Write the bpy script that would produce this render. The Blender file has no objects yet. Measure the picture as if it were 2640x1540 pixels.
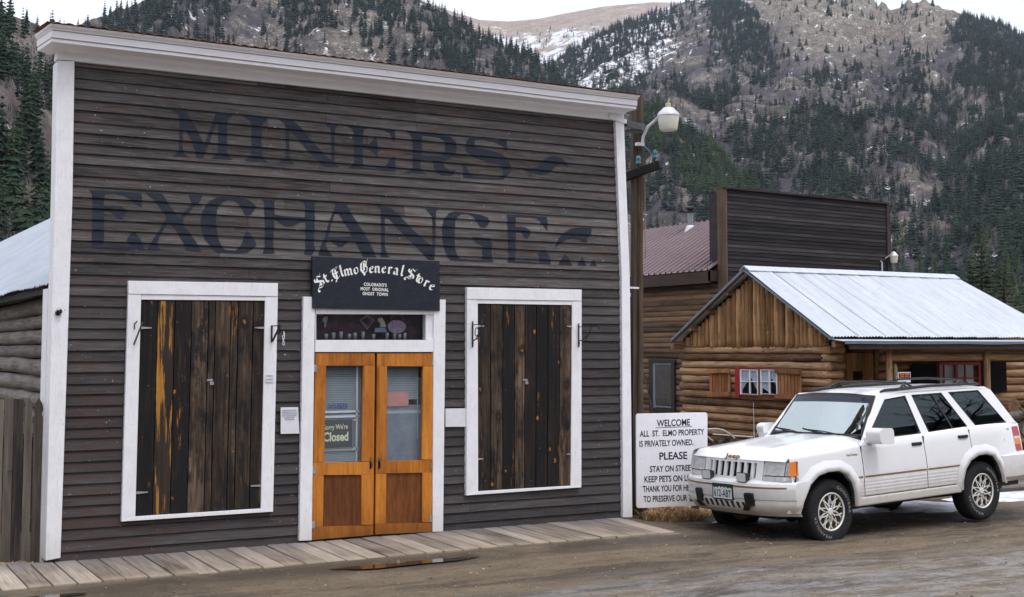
import bpy, math, random
import numpy as np
from mathutils import Vector, Matrix, noise as mnoise
from mathutils.geometry import tessellate_polygon
rad = math.radians
S = bpy.context.scene
COL = S.collection
# ------------------------------------------------------------------ camera
CAM = np.array([-2.24285, -12.60204, 1.96457])
YAW, PITCH, FPX = 0.52132, 0.07006, 3301.26
PW, PH, PPY = 2640.0, 1540.0, -100.0
Fv = np.array([math.sin(YAW)*math.cos(PITCH), math.cos(YAW)*math.cos(PITCH), math.sin(PITCH)])
Rv = np.array([math.cos(YAW), -math.sin(YAW), 0.0])
Uv = np.cross(Rv, Fv)
def ray(u, v): return Fv + (u-PW/2)/FPX*Rv - (v-PH/2-PPY)/FPX*Uv
def onY(u, v, y=0.0):
    d = ray(u, v); return CAM + (y-CAM[1])/d[1]*d
def onX(u, v, x):
    d = ray(u, v); return CAM + (x-CAM[0])/d[0]*d
def onZ(u, v, z):
    d = ray(u, v); return CAM + (z-CAM[2])/d[2]*d
def project(P):
    d = np.asarray(P, float)-CAM; z = d@Fv
    return np.stack([PW/2+FPX*(d@Rv)/z, PH/2+PPY-FPX*(d@Uv)/z], -1)
cd = bpy.data.cameras.new('camera'); cam = bpy.data.objects.new('camera', cd); COL.objects.link(cam)
cd.sensor_width = 36.0; cd.lens = FPX/PW*36.0; cd.shift_y = PPY/PW
cd.clip_start = 0.1; cd.clip_end = 20000
mw = Matrix(((Rv[0], Uv[0], -Fv[0], CAM[0]), (Rv[1], Uv[1], -Fv[1], CAM[1]), (Rv[2], Uv[2], -Fv[2], CAM[2]), (0, 0, 0, 1)))
cam.matrix_world = mw
S.camera = cam
S.render.engine = 'CYCLES'
S.render.resolution_x = 1024; S.render.resolution_y = 597
S.view_settings.view_transform = 'Standard'; S.view_settings.look = 'None'
S.view_settings.gamma = 1.0; S.view_settings.exposure = 0.12
# ------------------------------------------------------------------ light
SUN_EL, SUN_AZ = 62.0, 165.0           # azimuth measured clockwise from +Y
world = bpy.data.worlds.new('World'); S.world = world; world.use_nodes = True
wn = world.node_tree; wn.nodes.clear()
wo = wn.nodes.new('ShaderNodeOutputWorld'); bg = wn.nodes.new('ShaderNodeBackground')
sky = wn.nodes.new('ShaderNodeTexSky'); sky.sky_type = 'NISHITA'; sky.sun_disc = False
sky.sun_elevation = rad(SUN_EL); sky.sun_rotation = rad(SUN_AZ); sky.altitude = 2900
tc = wn.nodes.new('ShaderNodeTexCoord')
sep = wn.nodes.new('ShaderNodeSeparateXYZ'); wn.links.new(tc.outputs['Generated'], sep.inputs[0])
nz = wn.nodes.new('ShaderNodeTexNoise'); nz.inputs['Scale'].default_value = 2.2; nz.inputs['Detail'].default_value = 5
mp = wn.nodes.new('ShaderNodeMapping'); mp.inputs['Scale'].default_value = (1, 1, 2.5)
wn.links.new(tc.outputs['Generated'], mp.inputs[0]); wn.links.new(mp.outputs[0], nz.inputs['Vector'])
el = wn.nodes.new('ShaderNodeMapRange'); el.inputs['From Min'].default_value = 0.0; el.inputs['From Max'].default_value = 1.0
el.inputs['To Min'].default_value = 9.6; el.inputs['To Max'].default_value = 14.5   # brighter towards the zenith, as overcast is
wn.links.new(sep.outputs['Z'], el.inputs['Value'])
nm = wn.nodes.new('ShaderNodeMapRange'); nm.inputs['From Min'].default_value = 0.3; nm.inputs['From Max'].default_value = 0.7
nm.inputs['To Min'].default_value = 0.93; nm.inputs['To Max'].default_value = 1.1
wn.links.new(nz.outputs['Fac'], nm.inputs['Value'])
mul = wn.nodes.new('ShaderNodeMath'); mul.operation = 'MULTIPLY'
wn.links.new(el.outputs[0], mul.inputs[0]); wn.links.new(nm.outputs[0], mul.inputs[1])
cl = wn.nodes.new('ShaderNodeMix'); cl.data_type = 'RGBA'; cl.blend_type = 'MULTIPLY'; cl.inputs['Factor'].default_value = 1.0
cl.inputs['A'].default_value = (0.965, 0.985, 1.06, 1); wn.links.new(mul.outputs[0], cl.inputs['B'])
mx = wn.nodes.new('ShaderNodeMix'); mx.data_type = 'RGBA'; mx.inputs['Factor'].default_value = 0.93
wn.links.new(sky.outputs[0], mx.inputs['A']); wn.links.new(cl.outputs['Result'], mx.inputs['B'])
wn.links.new(mx.outputs['Result'], bg.inputs['Color']); bg.inputs['Strength'].default_value = 0.12
wn.links.new(bg.outputs[0], wo.inputs['Surface'])
sd = bpy.data.lights.new('sun', 'SUN'); sd.energy = 1.3; sd.angle = rad(16); sd.color = (1.0, 0.965, 0.92)
sun = bpy.data.objects.new('sun', sd); COL.objects.link(sun)
sdir = Vector((math.sin(rad(SUN_AZ))*math.cos(rad(SUN_EL)), math.cos(rad(SUN_AZ))*math.cos(rad(SUN_EL)), math.sin(rad(SUN_EL))))
sun.rotation_euler = sdir.to_track_quat('Z', 'Y').to_euler()
# ------------------------------------------------------------------ mesh helpers
RNG = random.Random(7)
OFF = {}
class MB:
    def __init__(s): s.v = []; s.f = []; s.r = []
    def add(s, vs, fs, rnd=None):
        b = len(s.v); s.v.extend([tuple(map(float, a)) for a in vs])
        if rnd is None: rnd = RNG.random()
        for f in fs: s.f.append(tuple(b+i for i in f)); s.r.append(rnd)
        return s
    def hexa(s, p, rnd=None):       # 8 points: bottom ring 0-3, top ring 4-7
        return s.add(p, [(3,2,1,0),(4,5,6,7),(0,1,5,4),(1,2,6,5),(2,3,7,6),(3,0,4,7)], rnd)
    def box(s, x0, x1, y0, y1, z0, z1, rnd=None):
        return s.hexa([(x0,y0,z0),(x1,y0,z0),(x1,y1,z0),(x0,y1,z0),(x0,y0,z1),(x1,y0,z1),(x1,y1,z1),(x0,y1,z1)], rnd)
    def beam(s, a, b, w, h, up=(0,0,1), rnd=None):
        a = Vector(a); b = Vector(b); d = (b-a).normalized(); up = Vector(up)
        x = d.cross(up)
        if x.length < 1e-5: x = d.cross(Vector((1,0,0)))
        x.normalize(); z = x.cross(d).normalized(); x = x*(w/2); z = z*(h/2)
        return s.hexa([a-x-z, a+x-z, b+x-z, b-x-z, a-x+z, a+x+z, b+x+z, b-x+z], rnd)
    def tube(s, pts, r, n=8, cap=True, rnd=None):
        pts = [Vector(p) for p in pts]; k = len(pts)
        rs = r if isinstance(r, (list, tuple)) else [r]*k
        vs = []; ref = None
        for i in range(k):
            d = (pts[min(i+1,k-1)]-pts[max(i-1,0)])
            d = d.normalized() if d.length > 1e-9 else Vector((0,0,1))
            if ref is None:
                ref = Vector((0,0,1)) if abs(d.z) < .9 else Vector((1,0,0))
            x = d.cross(ref)
            if x.length < 1e-5: x = d.orthogonal()
            x.normalize(); y = x.cross(d).normalized(); ref = y
            for j in range(n):
                a = 2*math.pi*j/n; vs.append(pts[i]+x*(math.cos(a)*rs[i])+y*(math.sin(a)*rs[i]))
        fs = [(i*n+j, i*n+(j+1)%n, (i+1)*n+(j+1)%n, (i+1)*n+j) for i in range(k-1) for j in range(n)]
        if cap: fs += [tuple(range(n))[::-1], tuple((k-1)*n+j for j in range(n))]
        return s.add(vs, fs, rnd)
    def lathe(s, prof, o, ax=(0,0,1), n=16, rnd=None):   # prof: (radius, height)
        ax = Vector(ax).normalized(); x = ax.orthogonal().normalized(); y = ax.cross(x); o = Vector(o); vs = []
        for r, h in prof:
            for j in range(n):
                a = 2*math.pi*j/n; vs.append(o+ax*h+x*(r*math.cos(a))+y*(r*math.sin(a)))
        k = len(prof)
        fs = [(i*n+j, i*n+(j+1)%n, (i+1)*n+(j+1)%n, (i+1)*n+j) for i in range(k-1) for j in range(n)]
        fs += [tuple(range(n))[::-1], tuple((k-1)*n+j for j in range(n))]
        return s.add(vs, fs, rnd)
    def prism(s, loops, front, back=None, rnd=None):     # loops of 2-D points (first outer, rest holes)
        fl = [[Vector((a[0], a[1], 0)) for a in lp] for lp in loops]
        flat = [a for lp in loops for a in lp]; n = len(flat)
        tris = tessellate_polygon(fl)
        vs = [front(*a) for a in flat]; fs = [tuple(t) for t in tris]
        if back:
            vs += [back(*a) for a in flat]; fs += [tuple(n+i for i in t[::-1]) for t in tris]
            b = 0
            for lp in loops:
                m = len(lp); fs += [(b+i, b+(i+1)%m, n+b+(i+1)%m, n+b+i) for i in range(m)]; b += m
        return s.add(vs, fs, rnd)
    def merge(s, o):
        b = len(s.v); s.v += o.v; s.f += [tuple(b+i for i in f) for f in o.f]; s.r += o.r; return s
def mesh_from(name, v, f, r=None, smooth=False):
    me = bpy.data.meshes.new(name); me.from_pydata([tuple(a) for a in v], [], f); me.update()
    if r is not None:
        at = me.attributes.new('rnd', 'FLOAT', 'FACE'); at.data.foreach_set('value', np.array(r, np.float32))
    if smooth: me.polygons.foreach_set('use_smooth', np.ones(len(me.polygons), bool))
    return me
def fix_normals(me):
    import bmesh
    bm = bmesh.new(); bm.from_mesh(me); bmesh.ops.recalc_face_normals(bm, faces=bm.faces); bm.to_mesh(me); bm.free()
def obj(name, mb, m, parent=None, smooth=False, bevel=0, fix=True, autos=None):
    off = OFF.get(parent.name, Vector((0,0,0))) if parent else Vector((0,0,0))
    me = mesh_from(name, [Vector(a)-off for a in mb.v], mb.f, mb.r, smooth)
    if fix: fix_normals(me)
    me.materials.append(m); o = bpy.data.objects.new(name, me); COL.objects.link(o)
    if parent: o.parent = parent; OFF[o.name] = off
    if autos and smooth:
        try: me.set_sharp_from_angle(angle=rad(autos))
        except Exception: pass
    if bevel:
        b = o.modifiers.new('bevel', 'BEVEL'); b.width = bevel; b.segments = 2; b.limit_method = 'ANGLE'; b.angle_limit = rad(40)
    return o
def thing(name, label, cat, loc=(0,0,0), group=None):
    o = bpy.data.objects.new(name, None); COL.objects.link(o); o.location = loc; o.empty_display_size = .2
    o['label'] = label; o['category'] = cat
    if group: o['group'] = group
    OFF[o.name] = Vector(loc); return o
def tag(o, label, cat, group=None):
    o['label'] = label; o['category'] = cat
    if group: o['group'] = group
    return o
def struct(o): o['kind'] = 'structure'; return o
def text2d(txt, size=1.0, align='CENTER', sx=1.0, spacing=1.0, bold=0.0):
    c = bpy.data.curves.new('tmp', 'FONT'); c.body = txt; c.size = size; c.align_x = align; c.space_character = spacing
    c.dimensions = '2D'; c.fill_mode = 'FRONT'; c.resolution_u = 4; c.offset = bold
    o = bpy.data.objects.new('tmp', c); COL.objects.link(o)
    dg = bpy.context.evaluated_depsgraph_get(); e = o.evaluated_get(dg); me = e.to_mesh()
    v = [(a.co.x*sx, a.co.y) for a in me.vertices]; f = [tuple(pp.vertices) for pp in me.polygons]
    e.to_mesh_clear(); bpy.data.objects.remove(o); bpy.data.curves.remove(c)
    return v, f
# ------------------------------------------------------------------ material helpers
class NT:
    def __init__(s, name, rough=.7, spec=.3):
        s.m = bpy.data.materials.new(name); s.m.use_nodes = True; s.t = s.m.node_tree; s.t.nodes.clear()
        s.out = s.t.nodes.new('ShaderNodeOutputMaterial'); s.b = s.t.nodes.new('ShaderNodeBsdfPrincipled')
        s.b.inputs['Roughness'].default_value = rough; s.b.inputs['Specular IOR Level'].default_value = spec
        s.l(s.b.outputs[0], s.out.inputs['Surface'])
        s.co = s.t.nodes.new('ShaderNodeTexCoord').outputs['Object']
    def l(s, a, b): s.t.links.new(a, b)
    def setin(s, node, key, val):
        i = node.inputs[key]
        if hasattr(val, 'is_output') or isinstance(val, bpy.types.NodeSocket): s.l(val, i)
        else: i.default_value = val if not (isinstance(val, tuple) and len(val) == 3 and i.type == 'RGBA') else (*val, 1)
    def map(s, sc=(1,1,1), loc=(0,0,0), vec=None, rot=(0,0,0)):
        n = s.t.nodes.new('ShaderNodeMapping'); n.inputs['Scale'].default_value = sc; n.inputs['Location'].default_value = loc
        n.inputs['Rotation'].default_value = rot
        s.l(vec or s.co, n.inputs[0]); return n.outputs[0]
    def noise(s, scale=5, detail=4, rough=.55, vec=None, dist=0):
        n = s.t.nodes.new('ShaderNodeTexNoise'); n.inputs['Scale'].default_value = scale; n.inputs['Detail'].default_value = detail
        n.inputs['Roughness'].default_value = rough; n.inputs['Distortion'].default_value = dist; s.l(vec or s.co, n.inputs['Vector']); return n.outputs['Fac']
    def voro(s, scale=5, vec=None, feature='F1'):
        n = s.t.nodes.new('ShaderNodeTexVoronoi'); n.feature = feature; n.inputs['Scale'].default_value = scale; s.l(vec or s.co, n.inputs['Vector']); return n
    def ramp(s, fac, stops):
        n = s.t.nodes.new('ShaderNodeValToRGB'); e = n.color_ramp.elements
        while len(e) < len(stops): e.new(.5)
        for x, (p, c) in zip(e, stops): x.position = p; x.color = (*c, 1) if isinstance(c, tuple) else (c, c, c, 1)
        s.l(fac, n.inputs[0]); return n.outputs[0]
    def mix(s, fac, a, b, mode='MIX'):
        n = s.t.nodes.new('ShaderNodeMix'); n.data_type = 'RGBA'; n.blend_type = mode
        s.setin(n, 'Factor', fac) if not isinstance(fac, (int, float)) else setattr(n.inputs['Factor'], 'default_value', fac)
        for k, x in (('A', a), ('B', b)):
            i = [q for q in n.inputs if q.identifier == k+'_Color'][0]
            if isinstance(x, tuple): i.default_value = (*x[:3], 1)
            else: s.l(x, i)
        return [q for q in n.outputs if q.identifier == 'Result_Color'][0]
    def math(s, op, a, b=None):
        n = s.t.nodes.new('ShaderNodeMath'); n.operation = op
        for i, x in enumerate((a, b)):
            if x is None: continue
            if isinstance(x, (int, float)): n.inputs[i].default_value = x
            else: s.l(x, n.inputs[i])
        return n.outputs[0]
    def attr(s, name='rnd'):
        n = s.t.nodes.new('ShaderNodeAttribute'); n.attribute_name = name; return n.outputs['Fac']
    def xyz(s, vec=None):
        n = s.t.nodes.new('ShaderNodeSeparateXYZ'); s.l(vec or s.co, n.inputs[0]); return n.outputs
    def rng(s, fac, a, b, c=0., d=1.):
        n = s.t.nodes.new('ShaderNodeMapRange'); n.inputs['From Min'].default_value = a; n.inputs['From Max'].default_value = b
        n.inputs['To Min'].default_value = c; n.inputs['To Max'].default_value = d; s.l(fac, n.inputs['Value']); return n.outputs[0]
    def col(s, c):
        s.l(c, s.b.inputs['Base Color']) if not isinstance(c, tuple) else setattr(s.b.inputs['Base Color'], 'default_value', (*c, 1)); return s
    def rough(s, r): s.l(r, s.b.inputs['Roughness']); return s
    def bump(s, h, strength=.3, dist=.01):
        n = s.t.nodes.new('ShaderNodeBump'); n.inputs['Strength'].default_value = strength; n.inputs['Distance'].default_value = dist
        s.l(h, n.inputs['Height']); s.l(n.outputs[0], s.b.inputs['Normal']); return s
def wood(name, dark, mid, light, axis='x', fine=1.0, rough=.8, spread=.5, bump=.35, spec=.25, coarse=1.0):
    n = NT(name, rough, spec); a = n.attr()
    st = {'x': (1.2, 26, 26), 'y': (26, 1.2, 26), 'z': (26, 26, 1.2)}[axis]
    sh = n.t.nodes.new('ShaderNodeVectorMath'); sh.operation = 'ADD'; cmb = n.t.nodes.new('ShaderNodeCombineXYZ')
    k = n.math('MULTIPLY', a, 37.0); n.l(k, cmb.inputs[0]); n.l(k, cmb.inputs[1]); n.l(k, cmb.inputs[2])
    n.l(n.co, sh.inputs[0]); n.l(cmb.outputs[0], sh.inputs[1]); vec = sh.outputs[0]
    g = n.noise(1.5*fine, 7, .62, n.map(st, vec=vec), .6)
    b = n.noise(1.1*coarse, 4, .6, n.map(tuple(max(1, q*.12) for q in st), vec=vec))
    h = n.math('ADD', n.math('MULTIPLY', g, .6), n.math('MULTIPLY', b, .4))
    h2 = n.math('ADD', h, n.math('MULTIPLY', n.math('SUBTRACT', a, .5), spread*.35))
    n.col(n.ramp(h2, [(.28, dark), (.5, mid), (.74, light)])); n.bump(g, bump, .006); n.vec = vec; n.h = h2; n.g = g
    return n
def plain(name, c, rough=.6, spec=.3, metal=0.0, var=.12, scale=8, bump=0):
    n = NT(name, rough, spec); f = n.noise(scale, 5, .6)
    lo = tuple(x*(1-var) for x in c); hi = tuple(min(1, x*(1+var)) for x in c)
    n.col(n.ramp(f, [(.3, lo), (.7, hi)])); n.b.inputs['Metallic'].default_value = metal
    if bump: n.bump(f, bump, .01)
    return n.m
# ------------------------------------------------------------------ materials
MT = {}
def siding_mat():
    n = NT('weathered_siding', .8, .25); a = n.attr(); X, Y, Z = n.xyz()
    g = n.noise(9, 7, .72, n.map((.35, 11, 11)), .5)
    b = n.noise(1.6, 5, .65, n.map((.8, 3, 3)))
    h = n.math('ADD', n.math('ADD', n.math('MULTIPLY', g, .75), n.math('MULTIPLY', b, .25)), n.math('MULTIPLY', n.math('SUBTRACT', a, .5), .18))
    c = n.ramp(h, [(.34, (.022, .019, .019)), (.45, (.064, .058, .059)), (.55, (.108, .100, .100)), (.65, (.170, .158, .155)), (.78, (.31, .29, .28))])
    # old reddish paint surviving in patches, mostly on the lower left boards
    rz = n.noise(3.2, 5, .65, n.map((.7, 3, 9), (3, 0, 1)))
    low = n.math('MULTIPLY', n.rng(Z, 2.9, .6), n.rng(X, 3.0, .3))
    rm = n.rng(n.math('ADD', rz, n.math('MULTIPLY', low, .12)), .55, .69, 0, .75)
    c = n.mix(rm, c, (.125, .050, .034))
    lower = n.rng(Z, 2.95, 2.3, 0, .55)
    c = n.mix(lower, c, (.034, .031, .034)); c = n.mix(n.rng(a, -1, -.5, 1, 0), c, (.006, .005, .005))  # the near-black tone colours the shadow strips under the boards
    # bare scratches along the grain
    sc = n.rng(n.noise(5, 3, .5, n.map((1.2, 60, 60), (0, 0, 4))), .66, .76, 0, .5)
    c = n.mix(sc, c, (.26, .23, .20))
    sp = n.rng(n.noise(30, 3, .6), .70, .75, 0, .8); c = n.mix(sp, c, (.5, .5, .5))
    n.col(c); n.bump(g, .35, .006); return n.m
MT['siding'] = siding_mat()
def white_mat(name, c=(.83, .825, .865), dirt=.15):
    n = NT(name, .6, .3); X, Y, Z = n.xyz()
    f = n.noise(6, 6, .65); g = n.noise(30, 4, .6, n.map((3, 3, .25)))
    c2 = n.mix(n.rng(f, .40, .68, 0, dirt*2), c, (.60, .58, .58))
    c2 = n.mix(n.rng(g, .55, .72, 0, .40), c2, (.50, .47, .43))
    sp = n.rng(n.noise(55, 3, .6), .68, .74, 0, .7); c2 = n.mix(sp, c2, (.22, .19, .17))
    c2 = n.mix(n.rng(n.math('ADD', Z, n.math('MULTIPLY', f, .6)), .62, .10, 0, .65), c2, (.46, .41, .34))   # splash dirt near the ground
    n.col(c2); n.bump(g, .12, .004); return n.m
MT['white'] = white_mat('white_paint')
def rust_streak():
    n = NT('white_cornice_paint', .6, .3)
    f = n.noise(5, 6, .65); c = n.mix(n.rng(f, .45, .75, 0, .25), (.83, .825, .865), (.64, .62, .62))
    k = n.rng(n.noise(4.5, 3, .5, n.map((2.2, .1, .1), (1.3, 0, 0))), .70, .78, 0, .45)
    c = n.mix(k, c, (.62, .47, .20)); sp = n.rng(n.noise(45, 3, .6), .76, .8, 0, .5); c = n.mix(sp, c, (.3, .27, .25))
    n.col(c); return n.m
MT['cornice'] = rust_streak()
def letter_mat():
    n = NT('faded_blue_letters', .75, .25)
    g = n.noise(9, 7, .65, n.map((.5, 9, 9)), .5); b = n.noise(3, 5, .6)
    c = n.ramp(g, [(.32, (.008, .010, .018)), (.52, (.017, .022, .036)), (.72, (.036, .044, .062))])
    w = n.rng(n.noise(7, 6, .7, n.map((.6, 6, 6))), .60, .82, 0, .45); c = n.mix(w, c, (.085, .078, .074))
    n.col(c); return n.m
MT['letters'] = letter_mat()
def shutter_mat():
    n = wood('dark_shutter_planks', (.010, .009, .009), (.038, .028, .021), (.085, .062, .046), 'z', 1.0, .75, .9, .4)
    kn = n.voro(6.0, n.map((1, .2, .7)))
    c = n.ramp(n.h, [(.36, (.007, .006, .006)), (.49, (.027, .018, .013)), (.60, (.070, .046, .031)), (.76, (.20, .14, .092))])
    blk = n.rng(n.noise(3.4, 6, .7, n.map((3, 3, .8), (5, 0, 2))), .49, .58, 0, .85); c = n.mix(blk, c, (.008, .008, .011))
    o = n.rng(n.noise(3.1, 4, .6, n.map((3.5, 3.5, .55), (1, 0, 7))), .60, .66, 0, .8)
    o = n.math('MULTIPLY', o, n.rng(n.noise(7, 5, .7, n.map((9, 9, .8), (7, 3, 1))), .50, .58)); c = n.mix(o, c, (.34, .135, .022))
    kd = n.math('ADD', kn.outputs['Distance'], n.math('MULTIPLY', n.math('SUBTRACT', n.noise(24, 5, .7), .5), .42)); k = n.math('MULTIPLY', n.rng(kd, .11, .05, 0, .9), n.rng(kn.outputs['Color'], .66, .70)); c = n.mix(n.math('MULTIPLY', n.rng(kd, .40, .20, 0, .85), n.rng(kn.outputs['Color'], .5, .55)), c, (.010, .008, .007)); c = n.mix(k, c, (.36, .14, .02))
    pale = n.rng(n.noise(50, 4, .6, n.map((1, 1, .6))), .69, .74, 0, .75); c = n.mix(pale, c, (.42, .34, .26))
    n.col(c); return n.m
MT['shutter'] = shutter_mat()
def stripe_mat():
    n = wood('orange_streaked_plank', (.02, .012, .008), (.12, .05, .012), (.5, .25, .05), 'z', .8, .7, .2, .4)
    f = n.noise(2.2, 5, .65, n.map((9, 9, .55), (0, 0, 3)))
    n.col(n.mix(n.rng(f, .53, .58), n.ramp(n.g, [(.3, (.012, .010, .009)), (.7, (.05, .035, .025))]), n.ramp(n.g, [(.3, (.22, .08, .012)), (.7, (.52, .25, .045))])))
    return n.m
MT['stripe'] = stripe_mat()
def door_mat():
    n = wood('orange_varnished_pine', (.28, .085, .010), (.52, .18, .022), (.66, .27, .045), 'z', .8, .38, .5, .15, .45)
    c = n.ramp(n.math('ADD', n.math('MULTIPLY', n.h, .7), n.math('MULTIPLY', n.noise(3.5, 6, .7, n.map((3, 3, 1))), .3)), [(.30, (.15, .045, .008)), (.44, (.40, .128, .014)), (.56, (.56, .20, .026)), (.74, (.74, .34, .07))])
    k = n.voro(3.0, n.map((1.2, .3, .8), (2, 0, 1))); c = n.mix(n.rng(k.outputs['Distance'], .05, .015, 0, .8), c, (.08, .03, .01))
    X, Y, Z = n.xyz()
    c = n.mix(n.rng(n.math('ADD', Z, n.math('MULTIPLY', n.noise(9, 5, .6), .35)), .50, .1, 0, .75), c, (.13, .048, .012))
    s2 = n.rng(n.noise(5, 6, .75, n.map((14, 14, 1.3))), .56, .70, 0, .7); c = n.mix(s2, c, (.13, .05, .012))
    n.col(c); return n.m
MT['door'] = door_mat()
def panel_mat():
    n = wood('brown_plywood_panel', (.06, .020, .006), (.15, .050, .012), (.25, .10, .022), 'z', .5, .5, .4, .12, .35)
    f = n.noise(14, 5, .7, n.map((2, 2, .5))); n.col(n.mix(n.rng(f, .4, .7, 0, .6), n.ramp(n.h, [(.3, (.065, .017, .005)), (.7, (.23, .075, .016))]), (.045, .014, .005)))
    return n.m
MT['panel'] = panel_mat()
MT['steel'] = plain('galvanized_steel', (.42, .43, .45), .4, .5, .6, .25, 30)
MT['iron'] = plain('black_iron', (.012, .012, .014), .55, .4)
MT['greyiron'] = plain('grey_iron', (.10, .10, .10), .5, .5, .3)
MT['brass'] = plain('dull_brass', (.45, .33, .12), .4, .5, .6)
MT['paper'] = plain('weathered_paper', (.70, .70, .74), .8, .2, 0, .06, 12)
MT['ink'] = plain('grey_ink', (.30, .32, .38), .8, .1)
MT['black'] = plain('black_paint', (.006, .006, .007), .6, .3, 0, .1)
def sign_black():
    n = NT('black_sign_paint', .5, .35); f = n.noise(10, 5, .6, n.map((1, 1, 3)))
    n.col(n.ramp(f, [(.3, (.006, .009, .019)), (.75, (.018, .023, .038))])); return n.m
MT['signblack'] = sign_black()
MT['signwhite'] = plain('white_sign_letters', (.82, .82, .80), .6, .3, 0, .05)
MT['red'] = plain('red_paint', (.30, .012, .015), .55, .35, 0, .2)
MT['dark'] = plain('dark_interior', (.012, .010, .012), .9, .1)
MT['rust'] = plain('rusty_tin', (.16, .055, .022), .8, .3, .1, .5, 14)
def glass(name, tint=(.7, .75, .78), trans=.6, rough=.02, ior=1.5, refl=(.9, .95, 1)):
    m = bpy.data.materials.new(name); m.use_nodes = True; t = m.node_tree; t.nodes.clear()
    o = t.nodes.new('ShaderNodeOutputMaterial'); g = t.nodes.new('ShaderNodeBsdfGlossy'); g.inputs['Roughness'].default_value = rough; g.inputs['Color'].default_value = (*refl, 1)
    tr = t.nodes.new('ShaderNodeBsdfTransparent'); tr.inputs[0].default_value = tuple(x*trans for x in tint)+(1,)
    lw = t.nodes.new('ShaderNodeLayerWeight'); lw.inputs['Blend'].default_value = .5; f0 = ((ior-1)/(ior+1))**2
    pw = t.nodes.new('ShaderNodeMath'); pw.operation = 'POWER'; pw.inputs[1].default_value = 5.0; t.links.new(lw.outputs['Facing'], pw.inputs[0])
    fr = t.nodes.new('ShaderNodeMapRange'); fr.inputs['To Min'].default_value = f0; t.links.new(pw.outputs[0], fr.inputs['Value'])
    mx = t.nodes.new('ShaderNodeMixShader'); t.links.new(fr.outputs[0], mx.inputs[0]); t.links.new(tr.outputs[0], mx.inputs[1]); t.links.new(g.outputs[0], mx.inputs[2])
    t.links.new(mx.outputs[0], o.inputs[0]); return m
MT['glass'] = glass('window_glass', (.95, .98, 1.0), .98, .02, 1.6)
MT['blind'] = plain('grey_blinds', (.40, .43, .455), .6, .3, 0, .08)
def log_mat(name, d, m_, l, axis):
    n = wood(name, d, m_, l, axis, .8, .8, .8, .5)
    c = n.ramp(n.h, [(.26, d), (.5, m_), (.76, l)])
    k = n.voro(2.6); c = n.mix(n.rng(k.outputs['Distance'], .10, .04, 0, .8), c, tuple(x*.2 for x in d))
    s2 = n.rng(n.noise(2.0, 5, .65), .55, .72, 0, .6); c = n.mix(s2, c, tuple(x*.45 for x in m_))
    cr = n.rng(n.noise(3.0, 4, .6, n.map({'x': (.5, 14, 14), 'y': (14, .5, 14), 'z': (14, 14, .5)}[axis], (2, 5, 1))), .62, .66, 0, .8); c = n.mix(cr, c, tuple(x*.35 for x in d))
    pl_ = n.rng(n.noise(9, 6, .75), .60, .72, 0, .5); c = n.mix(pl_, c, tuple(min(1, x*1.35) for x in l))
    n.col(c); return n.m
for ax in 'xyz':
    MT['log'+ax] = log_mat('brown_logs_'+ax, (.034, .017, .009), (.205, .110, .058), (.56, .37, .215), ax)
    MT['grey'+ax] = log_mat('grey_logs_'+ax, (.028, .025, .024), (.115, .104, .094), (.29, .265, .235), ax)
MT['redwood'] = log_mat('red_brown_shutter_boards', (.06, .022, .010), (.24, .100, .040), (.44, .22, .10), 'z')
MT['chink'] = plain('dark_chinking', (.03, .022, .016), .9, .1, 0, .4)
MT['gable'] = log_mat('honey_slab_boards', (.075, .036, .014), (.285, .150, .065), (.56, .36, .185), 'z')
MT['brownx'] = wood('brown_plank_siding_x', (.028, .018, .012), (.120, .074, .045), (.26, .165, .10), 'y', .8, .8, .9, .4).m
def ff_mat():
    n = wood('charred_false_front_boards', (.010, .009, .010), (.030, .026, .028), (.070, .060, .058), 'x', .9, .8, .9, .4)
    c = n.ramp(n.h, [(.3, (.009, .008, .010)), (.5, (.028, .024, .027)), (.75, (.065, .056, .055))])
    o = n.rng(n.noise(2.2, 5, .65, n.map((1, 3, 6), (4, 0, 9))), .66, .74, 0, .5); c = n.mix(o, c, (.20, .10, .045))
    n.col(c); return n.m
MT['falsefront'] = ff_mat()
MT['brownpost'] = wood('brown_corner_post', (.05, .028, .018), (.13, .085, .055), (.28, .19, .12), 'z', .8, .8, .6, .4).m
MT['greywood'] = wood('grey_fence_wood', (.022, .018, .016), (.085, .070, .060), (.18, .15, .125), 'z', .8, .85, 1.3, .45).m
MT['pole'] = wood('brown_pole_wood', (.030, .020, .014), (.105, .072, .050), (.26, .19, .14), 'z', .7, .8, .5, .5).m
MT['poledark'] = wood('weathered_dark_post', (.03, .022, .015), (.085, .065, .045), (.17, .135, .095), 'z', .7, .85, .5, .5).m
MT['darkbeam'] = wood('black_stained_beam', (.006, .005, .005), (.014, .011, .010), (.04, .03, .025), 'x', .8, .7, .4, .3).m
MT['fascia'] = wood('dark_brown_fascia', (.018, .011, .009), (.040, .025, .020), (.07, .045, .036), 'y', .8, .7, .5, .3).m
def tin(name, c, rough=.42, metal=.55, stain=(.3, .25, .2), amt=.25, axis=(.5, .5, 3)):
    n = NT(name, rough, .5); f = n.noise(1.3, 6, .65, n.map(axis)); g = n.noise(7, 6, .7)
    k = n.ramp(f, [(.3, tuple(x*.84 for x in c)), (.7, tuple(min(1, x*1.08) for x in c))])
    k = n.mix(n.rng(g, .58, .78, 0, amt), k, stain); n.col(k); n.b.inputs['Metallic'].default_value = metal
    n.rough(n.rng(g, .3, .8, rough*.8, rough*1.3)); return n.m
MT['tinbright'] = tin('bright_corrugated_tin', (.52, .55, .60), .55, .3, (.33, .36, .40), .55, (7, .6, .6))
MT['tingrey'] = tin('grey_corrugated_tin', (.36, .40, .46), .5, .4, (.26, .25, .27), .3)
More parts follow.
